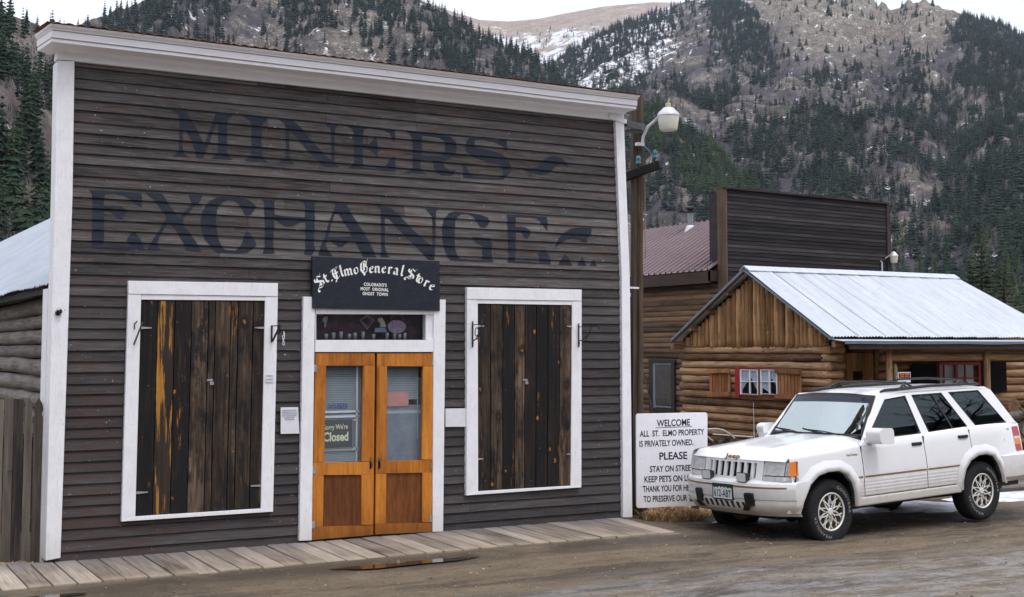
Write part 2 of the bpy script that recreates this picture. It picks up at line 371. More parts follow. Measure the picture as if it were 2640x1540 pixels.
MT['mauve'] = tin('mauve_ribbed_metal', (.185, .128, .140), .5, .15, (.13, .09, .10), .3)
MT['trimblue'] = plain('blue_grey_drip_edge', (.15, .18, .22), .4, .5, .4)
MT['brown_frame'] = plain('dark_brown_frame', (.028, .020, .020), .6, .3, 0, .25)
# ------------------------------------------------------------------ ground
RUT = math.radians(-11)
def fbm(x, y, s, o=4, seed=0.): return mnoise.fractal(Vector((x*s+seed, y*s-seed*.7, seed)), 1.0, 2.0, o)
def smooth(a, b, x):
    t = min(1, max(0, (x-a)/(b-a))); return t*t*(3-2*t)
def gz(x, y):
    z = -.075+.035*smooth(-1.75, -1.25, y)*smooth(8, 6, x)
    z -= .075*smooth(5.0, 8.5, x)*smooth(1.5, -1.5, y)           # the street sinks a little towards the parked car
    z -= .03*smooth(-1.2, -1.9, y)*smooth(7, 4, x)
    z += .05*smooth(.2, 2.5, y)
    near = max(0, 1-max(abs(x-6)/22, abs(y+2)/12))
    if near > 0 and y < 3:
        c, s = math.cos(RUT), math.sin(RUT); u = x*c+y*s; w = -x*s+y*c
        road = smooth(-1.0, -1.7, y-0.02*x)
        r = .016*mnoise.noise(Vector((u*.12, w*2.3, 3))) + .012*mnoise.noise(Vector((u*.5, w*5.0, 8)))
        r += .012*fbm(x, y, 1.7, 4, 5) + .006*fbm(x, y, 9, 3, 2); r *= 1-.92*math.exp(-((y+1.36)/.22)**2)*smooth(4.6, 3.9, x)
        z += r*(.35+.65*road)*min(1, near*4)
        # a worn trough along the boardwalk that holds the puddles
        z -= .018*math.exp(-((y+1.36)/.13)**2)*(smooth(1.9, 2.5, x)*smooth(4.0, 3.5, x)+smooth(-1.2, -.8, x)*smooth(.7, .1, x))
    d = math.hypot(x-5, y)
    z += smooth(60, 600, d)*2.0*fbm(x, y, .004, 3, 1)
    return z
def grid_axis(lo, hi, fine, far, grow=1.28):
    a = list(np.arange(lo, hi+1e-6, fine)); st = fine; x = a[-1]
    while x < far: st *= grow; x += st; a.append(x)
    st = fine; x = a[0]; b = []
    while x > -far: st *= grow; x -= st; b.append(x)
    return b[::-1]+a
gx = grid_axis(-2.2, 17, .075, 9000); gy = grid_axis(-7.4, 2.2, .055, 9000)
gv = [(x, y, gz(x, y)) for y in gy for x in gx]; nx = len(gx)
gf = [(j*nx+i, j*nx+i+1, (j+1)*nx+i+1, (j+1)*nx+i) for j in range(len(gy)-1) for i in range(nx-1)]
def ground_mat():
    n = NT('muddy_dirt_road', .85, .25); X, Y, Z = n.xyz()
    rv = n.map((.30, 1.9, 1), rot=(0, 0, -RUT)); rv2 = n.map((.55, 2.2, 1), (3, 7, 0), rot=(0, 0, -RUT))
    st = n.noise(1.5, 7, .72, rv, .4); st2 = n.noise(2.6, 7, .75, rv2, .3); mid = n.noise(4.5, 8, .74); fine = n.noise(26, 8, .8); grit = n.noise(75, 5, .8); blot = n.noise(.8, 5, .6)
    h = n.math('ADD', n.math('ADD', n.math('MULTIPLY', st2, .25), n.math('MULTIPLY', mid, .25)), n.math('ADD', n.math('MULTIPLY', fine, .30), n.math('MULTIPLY', grit, .20)))
    c = n.ramp(h, [(.37, (.070, .052, .036)), (.45, (.150, .113, .078)), (.53, (.235, .184, .128)), (.61, (.31, .25, .18)), (.70, (.42, .36, .29))])
    c = n.mix(n.rng(blot, .45, .62, 0, .35), c, (.235, .178, .110))
    dk = n.math('MULTIPLY', n.rng(n.math('ADD', n.math('MULTIPLY', st, .75), n.math('MULTIPLY', mid, .25)),   .485, .57, 0, .80), n.rng(Y, -1.2, -1.75))
    c = n.mix(dk, c, (.070, .055, .044))                     # churned damp ruts
    # the pale, wet, lilac grey middle of the street
    p1, p2 = onZ(1380, 1536, -.1), onZ(2640, 1405, -.1); nx_, ny_ = (p2[1]-p1[1]), -(p2[0]-p1[0]); ln = math.hypot(nx_, ny_); nx_, ny_ = nx_/ln, ny_/ln; off = p1[0]*nx_+p1[1]*ny_
    sgn = n.math('SUBTRACT', n.math('ADD', n.math('MULTIPLY', X, nx_), n.math('MULTIPLY', Y, ny_)), off)
    street = n.rng(n.math('ADD', sgn, n.math('MULTIPLY', n.math('SUBTRACT', st, .5), 3.0)), -.55, .35)
    sg = n.math('MULTIPLY', street, n.rng(st2, .44, .58, .10, .75))
    c = n.mix(sg, c, n.ramp(n.math('ADD', n.math('MULTIPLY', fine, .5), n.math('MULTIPLY', mid, .5)), [(.36, (.12, .11, .105)), (.5, (.30, .285, .285)), (.64, (.46, .44, .44))]))
    peb = n.voro(24); pb = n.rng(peb.outputs['Distance'], .24, .12); pk = n.rng(peb.outputs['Color'], .70, .72)
    c = n.mix(n.math('MULTIPLY', n.math('MULTIPLY', pb, pk), .6), c, (.50, .44, .35))
    wet = n.math('MULTIPLY', n.rng(n.math('ABSOLUTE', n.math('ADD', Y, 1.36)), .30, .08), n.rng(blot, .36, .5))
    c = n.mix(n.math('MULTIPLY', wet, .75), c, (.060, .047, .036))
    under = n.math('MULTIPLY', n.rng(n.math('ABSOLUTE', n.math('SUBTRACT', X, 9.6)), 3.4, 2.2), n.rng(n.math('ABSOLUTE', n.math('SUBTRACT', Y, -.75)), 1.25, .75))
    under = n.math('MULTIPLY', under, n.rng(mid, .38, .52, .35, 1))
    c = n.mix(n.math('MULTIPLY', under, .85), c, (.026, .021, .018))      # wet soil, plus the car's weak shadow deepened in the ground colour
    w = n.math('MAXIMUM', n.math('MULTIPLY', wet, .8), n.math('MULTIPLY', sg, .75))
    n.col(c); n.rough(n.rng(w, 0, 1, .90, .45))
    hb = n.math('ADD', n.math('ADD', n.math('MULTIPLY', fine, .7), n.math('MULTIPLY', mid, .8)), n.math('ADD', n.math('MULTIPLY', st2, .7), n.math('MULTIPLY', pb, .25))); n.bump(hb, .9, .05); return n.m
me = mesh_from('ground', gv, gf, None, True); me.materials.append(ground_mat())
ground = bpy.data.objects.new('ground', me); COL.objects.link(ground); struct(ground)
def water_mat():
    n = NT('muddy_puddle_water', .04, .5); n.col((.030, .024, .018)); n.bump(n.noise(3, 2, .5), .04, .01); return n.m
MT['water'] = water_mat()
def blob(cx, cy, rx, ry, n=40, seed=1, wob=.35, rot=0):
    out = []
    for k in range(n):
        a = 2*math.pi*k/n; w = 1+wob*mnoise.noise(Vector((math.cos(a)*1.6+seed*3.1, math.sin(a)*1.6, seed)))+.35*wob*mnoise.noise(Vector((math.cos(a)*6+seed, math.sin(a)*6, seed+4)))
        x, y = rx*w*math.cos(a), ry*w*math.sin(a)
        out.append((cx+x*math.cos(rot)-y*math.sin(rot), cy+x*math.sin(rot)+y*math.cos(rot)))
    return out
def puddle(cx, cy, rx, ry, z, seed):
    m = MB(); m.prism([blob(cx, cy, rx, ry, 44, seed)], lambda a, b: (a, b, z)); struct(obj('puddle', m, MT['water'], fix=False))
puddle(3.0, -1.36, .80, .15, gz(3.0, -1.36)+.007, 1)
puddle(-.25, -1.40, .36, .09, gz(-.25, -1.40)+.007, 2)
# ------------------------------------------------------------------ boardwalk
def bw_mat():
    n = wood('weathered_boardwalk_planks', (.085, .072, .064), (.20, .175, .155), (.34, .305, .275), 'y', .8, .85, .7, .4)
    X, Y, Z = n.xyz(); c = n.ramp(n.h, [(.28, (.085, .066, .052)), (.5, (.265, .218, .175)), (.74, (.46, .395, .33))])
    st = n.noise(1.2, 5, .6, n.map((3, 1.2, 1)))
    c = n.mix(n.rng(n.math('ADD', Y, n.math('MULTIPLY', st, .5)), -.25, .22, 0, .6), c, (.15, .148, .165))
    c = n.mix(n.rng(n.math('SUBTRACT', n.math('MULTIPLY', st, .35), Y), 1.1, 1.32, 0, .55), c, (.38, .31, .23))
    n.col(c); return n.m
bm_ = MB(); x = -3.2; k = 0
while x < 6.42:
    w = .178+.022*RNG.random(); y1 = -1.115-.035*RNG.random(); skew = .010*(RNG.random()-.5); y0 = .0
    if x < -.15: y0 = .16
    zt = -.004+.006*(RNG.random()-.5); zt -= .0
    z2 = zt-.012*RNG.random()-.012
    if x > 5.7: z2 -= .03*(x-5.7); zt -= .006*(x-5.7)
    yb = max(y1, y1+.10*(x-5.9)) if x > 5.9 else y1
    bm_.hexa([(x+skew, yb, z2-.055), (x+w+skew, yb, z2-.055), (x+w, y0, zt-.055), (x, y0, zt-.055), (x+skew, yb, z2), (x+w+skew, yb, z2), (x+w, y0, zt), (x, y0, zt)])
    x += w+.013+.007*RNG.random(); k += 1
bm_.box(-3.2, 6.55, -1.06, -1.0, -.16, -.068, .0); bm_.box(-3.2, 6.55, -.12, -.05, -.16, -.068, .0)
us = MB(); us.box(-3.2, 6.52, -1.0, .10, -.075, -.066, .0); uo = obj('ground_shade_sheet', us, plain('plank_gap_shade', (.012, .010, .008), .9, .1)); uo.name = 'under_plank_shade'; struct(uo)  # near-black sheet painting the shade seen through the plank gaps
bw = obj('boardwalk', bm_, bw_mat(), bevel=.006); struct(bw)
# ------------------------------------------------------------------ the store
store = thing('store_building', 'long dark clapboard storefront with white trim and faded blue wall lettering', 'store', (0, 0, 0))
YF = -.062                                   # front of the white trim boards
L0 = lambda z: onY(117.6+(147.1-117.6)*(z/4.75), 1446.3+(157.1-1446.3)*(z/4.75), YF)[0]
zt_l = onY(191.8, 156.5, YF)[2]; zt_r = onY(1587.5, 310, YF)[2]
def slab(mb, px, y0=YF, y1=0.0, rnd=None):    # board cut to a measured outline on the plane of the trim, with real thickness
    P = [onY(u, v, y0) for u, v in px]
    mb.prism([[(a[0], a[2]) for a in P]], lambda x, z: (x, y0, z), lambda x, z: (x, y1, z), rnd); return mb
# clapboards
SB0, SB1 = -.03, zt_l+.05
NBD = 46; bh = (SB1-SB0)/NBD; ZB = [SB0+bh*k for k in range(NBD+1)]
r2 = random.Random(3)
ZB = [z+(.012*(r2.random()-.5) if 0 < i < NBD else 0) for i, z in enumerate(ZB)]
XL, XR = .05, onY(1597, 330, 0)[0]+.04
def sag(k, x): return .007*mnoise.noise(Vector((x*.45, k*7.3, 1)))
def board_y(z, z0, z1): t = (z-z0)/(z1-z0); return -.021+.015*t
wall = MB()
OPX0, OPX1, OPZ = onY(806, 1000, YF)[0], onY(1119, 1000, YF)[0], onY(960, 800, YF)[2]   # the doorway
for k in range(NBD):
    z0, z1 = ZB[k], ZB[k+1]+.012
    cuts = sorted([XL]+[XL+(XR-XL)*q for q in ([r2.uniform(.25, .75)] if r2.random() < .7 else [r2.uniform(.2, .45), r2.uniform(.55, .85)])]+[XR])
    if ZB[k] < OPZ: cuts = [q for q in cuts if not OPX0-.2 < q < OPX1+.2]; cuts = sorted(cuts+[OPX0, OPX1])
    for a, b in zip(cuts[:-1], cuts[1:]):
        if ZB[k] < OPZ and a == OPX0: continue
        n = max(2, int((b-a)/.22)); vs = []; dy = .003*(r2.random()-.5)
        for i in range(n+1):
            x = a+.0015+(b-a-.003)*i/n; s = sag(k, x); s1 = sag(k+1, x)
            vs += [(x, -.022+dy, z0+s+.0035), (x, -.004, z1+s1), (x, .006, z1+s1), (x, -.004, z0+s+.0035)]
        fs = []
        for i in range(n):
            o = i*4; fs += [(o, o+4, o+5, o+1), (o, o+3, o+7, o+4), (o+1, o+5, o+6, o+2), (o+2, o+6, o+7, o+3)]
        fs += [(0, 1, 2, 3), (n*4+3, n*4+2, n*4+1, n*4)]
        wall.add(vs, fs)
        ev = []                # near-black strip drawing the shadow line at each board's bottom edge
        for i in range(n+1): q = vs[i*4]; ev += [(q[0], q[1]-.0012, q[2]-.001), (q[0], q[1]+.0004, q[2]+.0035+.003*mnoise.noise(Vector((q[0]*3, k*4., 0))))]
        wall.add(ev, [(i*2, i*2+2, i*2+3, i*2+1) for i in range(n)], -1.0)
wall.box(XL, OPX0-.002, .008, .03, SB0, SB1, .5); wall.box(OPX1+.03, XR, .008, .03, SB0, SB1, .5); wall.box(OPX0, OPX1, .008, .03, OPZ+.05, SB1, .5)
# openings are closed by what stands in front of them; the door recess has its own box behind
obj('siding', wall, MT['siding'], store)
# painted letters, laid on each board's own slope
LT = []
def L(o, s, pts): LT.append([[(o[0]+s*x, o[1]+s*y) for x, y in lp] for lp in pts])
Z1 = ((430, 265), 320/2520); Z2 = ((700, 290), 360/2520); Z3 = ((1030, 320), 450/2520); Z4 = ((220, 480), 320/2476)
Z5 = ((500, 490), 340/2499); Z6 = ((800, 510), 340/2520); Z7 = ((1120, 540), 440/2520)
L(*Z1, [[(95,140),(420,170),(440,260),(500,350),(620,560),(720,770),(745,850),(790,760),(850,600),(930,400),(990,215),(1350,245),(1300,300),(1240,330),(1225,450),(1220,950),(1240,1040),(1340,1165),(900,1140),(1000,1060),(1040,980),(1045,430),(1000,430),(940,590),(860,830),(780,1010),(740,1128),(610,1122),(560,960),(490,760),(390,580),(350,545),(330,545),(325,930),(350,1040),(460,1105),(110,1090),(220,1000),(245,940),(255,400),(240,240),(200,205),(110,175)]])
L(*Z1, [[(1530,260),(2050,310),(2040,360),(1960,420),(1930,480),(1920,960),(1940,1090),(2060,1215),(1570,1185),(1690,1090),(1715,1000),(1720,480),(1700,390),(1620,320)]])
L(*Z2, [[(120,115),(400,145),(440,190),(560,310),(690,480),(870,670),(1040,840),(1075,845),(1075,370),(1060,290),(970,200),(1225,215),(1150,290),(1140,330),(1140,900),(1215,995),(930,975),(790,830),(610,655),(490,490),(360,350),(320,320),(322,790),(350,860),(420,935),(120,905),(230,830),(255,780),(255,300),(230,210),(150,140)]])
L(*Z2, [[(1350,235),(2220,320),(2235,400),(2225,540),(2180,490),(2120,370),(2020,325),(1760,290),(1665,300),(1655,410),(1640,560),(1760,575),(1830,500),(1870,440),(1900,470),(1915,590),(1915,800),(1890,810),(1850,740),(1760,670),(1650,640),(1645,890),(1655,985),(1760,1000),(1960,1005),(2060,960),(2160,810),(2200,790),(2235,830),(2235,1070),(1380,1005),(1470,930),(1490,870),(1480,360),(1450,300)]])
L(*Z3, [[(80,95),(640,155),(740,180),(810,260),(830,340),(800,430),(730,510),(620,530),(640,600),(690,650),(740,670),(800,655),(800,700),(760,745),(600,745),(540,710),(500,640),(485,560),(460,510),(310,490),(300,640),(330,690),(400,725),(70,700),(170,660),(190,600),(185,230),(150,150)], [(320,165),(560,195),(630,240),(660,300),(650,390),(600,460),(322,460)]])
L(*Z3, [[(1020,200),(1380,235),(1500,225),(1545,215),(1555,390),(1520,380),(1480,320),(1370,268),(1200,228),(1095,228),(1075,290),(1110,345),(1300,380),(1470,430),(1570,520),(1610,620),(1590,710),(1500,800),(1380,805),(920,780),(915,580),(960,600),(1000,700),(1080,760),(1440,780),(1490,720),(1490,650),(1430,580),(1250,540),(1080,490),(970,410),(945,320),(970,240)]])
L(*Z3, [[(1730,620),(1850,650),(1980,630),(2060,540),(2130,480),(2240,465),(2340,490),(2400,560),(2440,620),(2340,580),(2260,600),(2210,660),(2150,710),(2040,735),(1930,710),(1820,680)]])
L(*Z4, [[(60,75),(1125,135),(1120,430),(1060,390),(940,310),(840,230),(740,180),(560,150),(390,165),(370,300),(370,395),(560,400),(730,420),(830,490),(800,560),(740,665),(650,650),(580,590),(500,510),(370,500),(375,1000),(355,1190),(600,1200),(870,1210),(860,1140),(820,1080),(880,980),(950,915),(1000,930),(1090,1050),(1150,1170),(1190,1265),(800,1255),(130,1235),(140,270),(120,130)]])
L(*Z4, [[(1190,135),(1535,155),(1640,330),(1760,500),(1860,630),(1920,560),(2050,440),(2120,350),(2060,185),(2340,190),(2270,330),(2180,400),(2060,530),(1970,620),(1945,700),(1960,780),(2080,930),(2200,1110),(2310,1300),(2010,1290),(1960,1150),(1860,970),(1780,850),(1690,750),(1640,760),(1540,900),(1480,1020),(1430,1130),(1490,1280),(1230,1272),(1310,1120),(1400,990),(1480,880),(1560,720),(1620,650),(1590,560),(1510,480),(1440,370),(1340,250)]])
L(*Z5, [[(450,130),(930,160),(1050,190),(1190,320),(1150,380),(1060,480),(960,485),(930,400),(860,290),(780,210),(640,190),(540,240),(470,310),(435,400),(415,520),(420,640),(440,830),(480,980),(540,1090),(610,1140),(800,1150),(870,1070),(930,960),(960,830),(1010,775),(1060,830),(1150,950),(1185,1040),(1130,1110),(1010,1190),(800,1205),(430,1180),(310,1060),(200,930),(150,780),(120,600),(150,430),(230,280),(330,190)]])
L(*Z5, [[(1290,175),(1560,190),(1520,230),(1520,340),(1530,470),(1640,490),(2100,520),(2110,400),(2090,250),(2060,215),(2330,230),(2280,280),(2290,540),(2275,1060),(2300,1140),(2230,1235),(2090,1220),(2110,1090),(2110,600),(1990,630),(1860,695),(1710,690),(1600,610),(1525,560),(1510,850),(1500,1090),(1530,1205),(1300,1205),(1335,1130),(1345,860),(1330,340),(1330,230)]])
L(*Z6, [[(450,105),(690,125),(770,280),(880,450),(1010,640),(1110,820),(1190,980),(1260,1140),(1010,1135),(920,960),(855,830),(760,820),(620,935),(530,935),(340,795),(290,890),(310,960),(430,1120),(160,1095),(185,950),(230,850),(290,720),(315,600),(365,440),(430,280),(480,150)], [(470,310),(545,315),(620,440),(740,620),(795,755),(345,745),(370,600),(410,460)]])
L(*Z6, [[(1290,160),(1510,170),(1540,200),(1680,310),(1860,510),(2040,690),(2230,850),(2330,940),(2330,400),(2310,350),(2200,210),(2440,225),(2400,270),(2385,900),(2370,1190),(2250,1180),(2090,1010),(1910,830),(1730,660),(1600,520),(1500,400),(1420,390),(1425,920),(1440,1010),(1510,1140),(1340,1130),(1355,980),(1345,260)]])
L(*Z7, [[(300,30),(520,55),(680,80),(780,120),(820,175),(790,230),(740,275),(680,265),(620,180),(560,100),(480,65),(400,70),(340,110),(310,170),(300,280),(300,560),(330,670),(390,730),(560,745),(700,745),(710,540),(640,510),(570,450),(550,405),(820,430),(850,500),(845,690),(870,775),(600,775),(240,755),(180,680),(150,590),(115,450),(110,250),(150,130),(210,60)]])
L(*Z7, [[(1070,75),(1660,110),(1670,230),(1665,325),(1640,290),(1590,220),(1510,140),(1400,125),(1200,115),(1195,260),(1270,255),(1350,270),(1410,310),(1425,360),(1370,435),(1330,425),(1290,350),(1200,330),(1195,680),(1190,765),(1400,775),(1550,790),(1540,720),(1530,660),(1570,610),(1610,590),(1660,630),(1700,710),(1720,815),(1500,805),(1080,785),(1090,690),(1080,320)]])
L(*Z7, [[(1780,575),(1800,490),(1850,410),(1920,340),(2000,290),(2100,270),(2325,275),(2310,370),(2260,420),(2250,485),(2200,490),(2130,450),(2040,435),(1950,450),(1870,490),(1820,540)]])
L(*Z7, [[(1830,820),(1880,710),(1920,660),(1970,700),(2040,830)]]); L(*Z7, [[(2110,830),(2160,730),(2175,710),(2200,740),(2250,835)]]); L(*Z7, [[(2290,835),(2340,745),(2360,750),(2400,835)]])
def clip(poly, ax, val, keep_gt):
    out = []
    for i in range(len(poly)):
        a, b = poly[i], poly[(i+1) % len(poly)]; da = a[ax]-val; db = b[ax]-val
        if not keep_gt: da, db = -da, -db
        if da >= 0: out.append(a)
        if (da > 0 > db) or (da < 0 < db):
            t = da/(da-db); out.append(tuple(a[q]+(b[q]-a[q])*t for q in range(2)))
    return out
lm_ = MB()
def on_boards(mb, loops, lift=.0025):
    W = [[onY(u, v, -.015)[[0, 2]] for u, v in lp] for lp in loops]
    tris = tessellate_polygon([[Vector((a[0], a[1], 0)) for a in lp] for lp in W]); flat = [tuple(a) for lp in W for a in lp]
    for t in tris:
        tri = [flat[i] for i in t]; zmin = min(a[1] for a in tri); zmax = max(a[1] for a in tri)
        x0 = min(a[0] for a in tri); x1 = max(a[0] for a in tri); nb = max(1, int((x1-x0)/.25)+1)
        for k in range(NBD):
            if ZB[k+1]+.02 < zmin or ZB[k]-.02 > zmax: continue
            for q in range(nb):
                xa, xb = x0+(x1-x0)*q/nb, x0+(x1-x0)*(q+1)/nb; xm = (xa+xb)/2
                za, zb = ZB[k]+sag(k, xm), ZB[k+1]+sag(k+1, xm)
                pl = clip(clip(clip(clip(tri, 0, xa, True), 0, xb, False), 1, za+.0080, True), 1, zb, False) if nb > 1 else clip(clip(tri, 1, za+.0080, True), 1, zb, False)
                if len(pl) < 3: continue
                mb.add([(a[0], -.0235+.0185*(a[1]-za)/(zb-za+.012)-lift, a[1]) for a in pl], [tuple(range(len(pl)))], .5)
for lp in LT: on_boards(lm_, lp)
obj('wall_lettering', lm_, MT['letters'], store, fix=False)
# corner boards
m = MB(); slab(m, [(147.4,158),(192.2,157.5),(187.3,500),(156.1,1439),(117.6,1446.3),(141.5,500)], YF, .15); obj('corner_board', m, MT['white'], store, bevel=.004)
m = MB(); xx = onY(120, 1300, 0)[0]; m.box(xx-.012, xx+.02, .152, .40, -.03, onY(137, 745, .2)[2]); obj('side_corner_board', m, MT['white'], store, bevel=.003)
m = MB(); slab(m, [(1586.5,306),(1608.5,309),(1623.9,714),(1630.6,1334),(1606.5,1335),(1603,714)], YF, .12); obj('corner_board', m, MT['white'], store, bevel=.004)
# frieze and cornice: profile swept along the front and mitred round both ends
zc0 = onY(191.8, 157, YF)[2]; zc1 = onY(1598, 311, YF)[2]
xa = onY(147, 160, YF)[0]; xb = onY(1609, 313, YF)[0]
ztop_l = onY(130.4, 58, -.372)[2]; ztop_r = onY(1650, 248, -.372)[2]
HC = (ztop_l-zc0+ztop_r-zc1)/2
prof = [(-.062, .0), (-.062, .31), (-.085, .315), (-.098, .35), (-.118, .375), (-.292, .395), (-.300, .41), (-.302, .52), (-.285, .525), (-.285, .55), (-.318, .555), (-.322, .79), (-.300, .795), (-.300, .82), (-.330, .825), (-.338, .87), (-.362, .92), (-.370, .96), (-.372, 1.0), (.10, 1.0), (.10, 0)]
def zline(x): return zc0+(zc1-zc0)*(x-xa)/(xb-xa)
OVL = xa-onY(130.4, 60, -.372)[0]; OVR = onY(1650, 250, -.372)[0]-xb
cor = MB(); vs = []
for pr in prof:
    y, t = pr[0], pr[1]*HC; o = (-y-.062)/.31 if y < 0 else 0        # projection beyond the frieze
    bk = .16 if y < 0 else y
    xl, xr = xa-o*OVL, xb+o*OVR
    ring = [(xl-(.05 if y < -.08 else 0), bk, zline(xa)+t), (xl, y, zline(xa)+t)]
    for q in range(1, 12): xx = xl+(xr-xl)*q/12; ring.append((xx, y, zline(xx)+t+.006*mnoise.noise(Vector((xx*.8, 3, 1)))))
    ring += [(xr, y, zline(xb)+t), (xr, bk, zline(xb)+t)]; vs += ring
M_ = 15; K_ = len(prof)
fs = [(i*M_+j, i*M_+j+1, ((i+1) % K_)*M_+j+1, ((i+1) % K_)*M_+j) for i in range(K_) for j in range(M_-1)]
fs += [tuple(i*M_ for i in range(K_)), tuple(i*M_+M_-1 for i in range(K_))[::-1]]
cor.add(vs, fs, .5); obj('cornice', cor, MT['cornice'], store)
# rusty corrugated cap lying on the cornice
cap = MB(); vs = []; n = 300; xl, xr = xa-OVL-.03, xb+OVR+.03
for i in range(n+1):
    x = xl+(xr-xl)*i/n; w = .007*math.sin(2*math.pi*x/.105)+.003*mnoise.noise(Vector((x*3, 0, 0)))
    z = zline(x)+HC+.011
    vs += [(x, -.395+.006*mnoise.noise(Vector((x*5, 1, 0))), z+w), (x-(.04 if i < 4 else 0), .18, z+.02+w), (x, .18, z+.017+w), (x, -.395, z-.004+w)]
fs = []
for i in range(n): o = i*4; fs += [(o, o+4, o+5, o+1), (o+3, o+2, o+6, o+7), (o, o+3, o+7, o+4)]
cap.add(vs, fs, .5); obj('cap_flashing', cap, MT['rust'], store, smooth=True, fix=False)
# the log body of the store behind its front
lg = MB(); r3 = random.Random(11); z = .06; k = 0; xw = .34
hgt = onY(137, 735, .2)[2]
while z < hgt-.02:
    d = .16+.06*r3.random(); pts = []
    for i in range(13):
        y = .42+.38*i+(20 if i == 12 else 0); pts.append((xw+.02*mnoise.noise(Vector((y*.8, k, 0))), y, z+d/2+.02*mnoise.noise(Vector((y*.6, k*3, 5)))))
    lg.tube(pts, [d*.47*(1+.16*mnoise.noise(Vector((i*.9, k, 9)))) for i in range(13)], 10); z += d*.93; k += 1
obj('log_wall', lg, MT['greyy'], store, smooth=True)
m = MB(); m.box(xw+.05, xw+.08, .42, 27, 0, hgt, .5); m.box(6.35, 6.4, .13, 27, 0, hgt+.2, .5); m.box(xw+.08, 6.35, 26.9, 27, 0, hgt, .5); obj('back_wall', m, MT['chink'], store)
E0 = onY(137, 727, .30); ex, ez = E0[0]-.02, E0[2]; xr_ = 3.3; SL = (5.06-ez)/(xr_-ex)
roof = MB(); vs = []; ny = 1400; y0r, y1r = .16, 27.5
for i in range(ny+1):
    y = y0r+(y1r-y0r)*i/ny; w = .009*math.sin(2*math.pi*i/4+.6); s = .03*mnoise.noise(Vector((y*.7, 2, 0)))
    jag = .03*mnoise.noise(Vector((y*6, 4, 0)))
    for q in range(9): x = ex-.05+jag*(q == 0)+(xr_-ex+.05)*q/8; vs.append((x, y, ez+(x-ex)*SL+w+s*(1-q/8)+(.012 if q % 3 == 0 else 0)))
fs = [(i*9+q, i*9+q+1, (i+1)*9+q+1, (i+1)*9+q) for i in range(ny) for q in range(8)]
b = len(vs); vs += [(2*xr_-a[0], a[1], a[2]) for a in vs]; fs += [tuple(b+i for i in f[::-1]) for f in fs]
roof.add(vs, fs, .5); obj('roof', roof, MT['tingrey'], store, smooth=True, fix=False)
m = MB(); m.box(ex+.02, ex+.05, .17, 27, ez-.10, ez-.03); obj('eave_board', m, MT['darkbeam'], store)
# ------------------------------------------------------------------ shuttered windows
def hinge(mb, u, v, w=26, h=6, y=-.056, tip=1):
    a = onY(u, v, y); s = .0042
    mb.prism([[(a[0], a[2]-h*s/2), (a[0]+tip*w*s, a[2]-h*s/5), (a[0]+tip*w*s, a[2]+h*s/5), (a[0], a[2]+h*s/2)]], lambda x, z: (x, y, z), lambda x, z: (x, y+.006, z))
def shuttered(outer, hdr, inner, gaps, stripe=None, mid=None):
    (TL, TR, BR, BL), (iTL, iTR, iBR, iBL) = outer, inner
    f = MB()
    slab(f, [TL, TR, (TR[0]-.2, hdr[1]), (TL[0], hdr[0])], YF-.006, .0, .4)
    slab(f, [(TL[0]-.3, hdr[0]+.6), (iTL[0], hdr[0]+.8), iBL, BL], YF, .0, .6)
    slab(f, [(iTR[0], hdr[1]+.8), (TR[0]-.2, hdr[1]+.6), BR, iBR], YF, .0, .3)
    slab(f, [(iTL[0]+.4, hdr[0]+.8), (iTR[0]-.4, hdr[1]+.8), iTR, iTL], YF+.006, .0, .5)
    slab(f, [iBL, iBR, BR, BL], YF-.004, .0, .5)
    fr = obj('window_frame', f, MT['white'], store, bevel=.003)
    ys = -.046
    planks = {0: MB(), 1: MB()}; stripes = MB(); r = random.Random(len(gaps)+int(TL[0]))
    for i in range(len(gaps)-1):
        a, b = gaps[i]+.0035, gaps[i+1]-.0035
        def at(t, s): 
            top = (iTL[0]+(iTR[0]-iTL[0])*t, iTL[1]+(iTR[1]-iTL[1])*t+2.5); bot = (iBL[0]+(iBR[0]-iBL[0])*t, iBL[1]+(iBR[1]-iBL[1])*t-1.5)
            return (top[0]+(bot[0]-top[0])*s, top[1]+(bot[1]-top[1])*s)
        mbx = planks[0 if b <= mid+.02 else 1]
        if stripe is not None and i == stripe: mbx = stripes
        slab(mbx, [at(a, 0), at(b, 0), at(b, 1), at(a, 1)], ys+.004*r.random(), -.002)
    sh = [obj('shutter', planks[q], MT['shutter'], store, bevel=.003) for q in (0, 1)]
    if stripe is not None: obj('streaked_plank', stripes, MT['stripe'], sh[0], bevel=.003)
    bk = MB(); slab(bk, [iTL, iTR, iBR, iBL], -.0035, .0, .5); obj('backing', bk, MT['dark'], store)
    return fr, sh
fr1, sh1 = shuttered([(331.4,724.3),(716.8,730.4),(704.2,1319.6),(313.4,1345.3)], (758, 764.5), [(364.3,773),(684,775.5),(673,1312),(349,1332.5)],
    [0,.135,.275,.41,.545,.60,.725,.785,.905,1.0], stripe=1, mid=.545)
def hinges(sh, lst):
    for u, v, w, tip in lst: h = MB(); hinge(h, u, v, w, tip=tip); obj('strap_hinge', h, MT['steel'], sh)
hinges(sh1[0], [(362, 845.5, 26, 1), (352, 1271, 26, 1)]); hinges(sh1[1], [(684, 845.5, 26, -1), (674, 1252, 26, -1)])
fr2, sh2 = shuttered([(1204.6,741),(1500,747),(1499,1257),(1202.7,1278)], (771.5, 776), [(1232,783),(1475.7,787),(1472,1253),(1233,1267.6)],
    [0,.135,.265,.39,.50,.62,.745,.87,1.0], mid=.50)
hinges(sh2[0], [(1228, 841, 24, 1), (1232, 1184, 16, 1)]); hinges(sh2[1], [(1476, 842, 18, -1), (1474, 1171, 16, -1)])
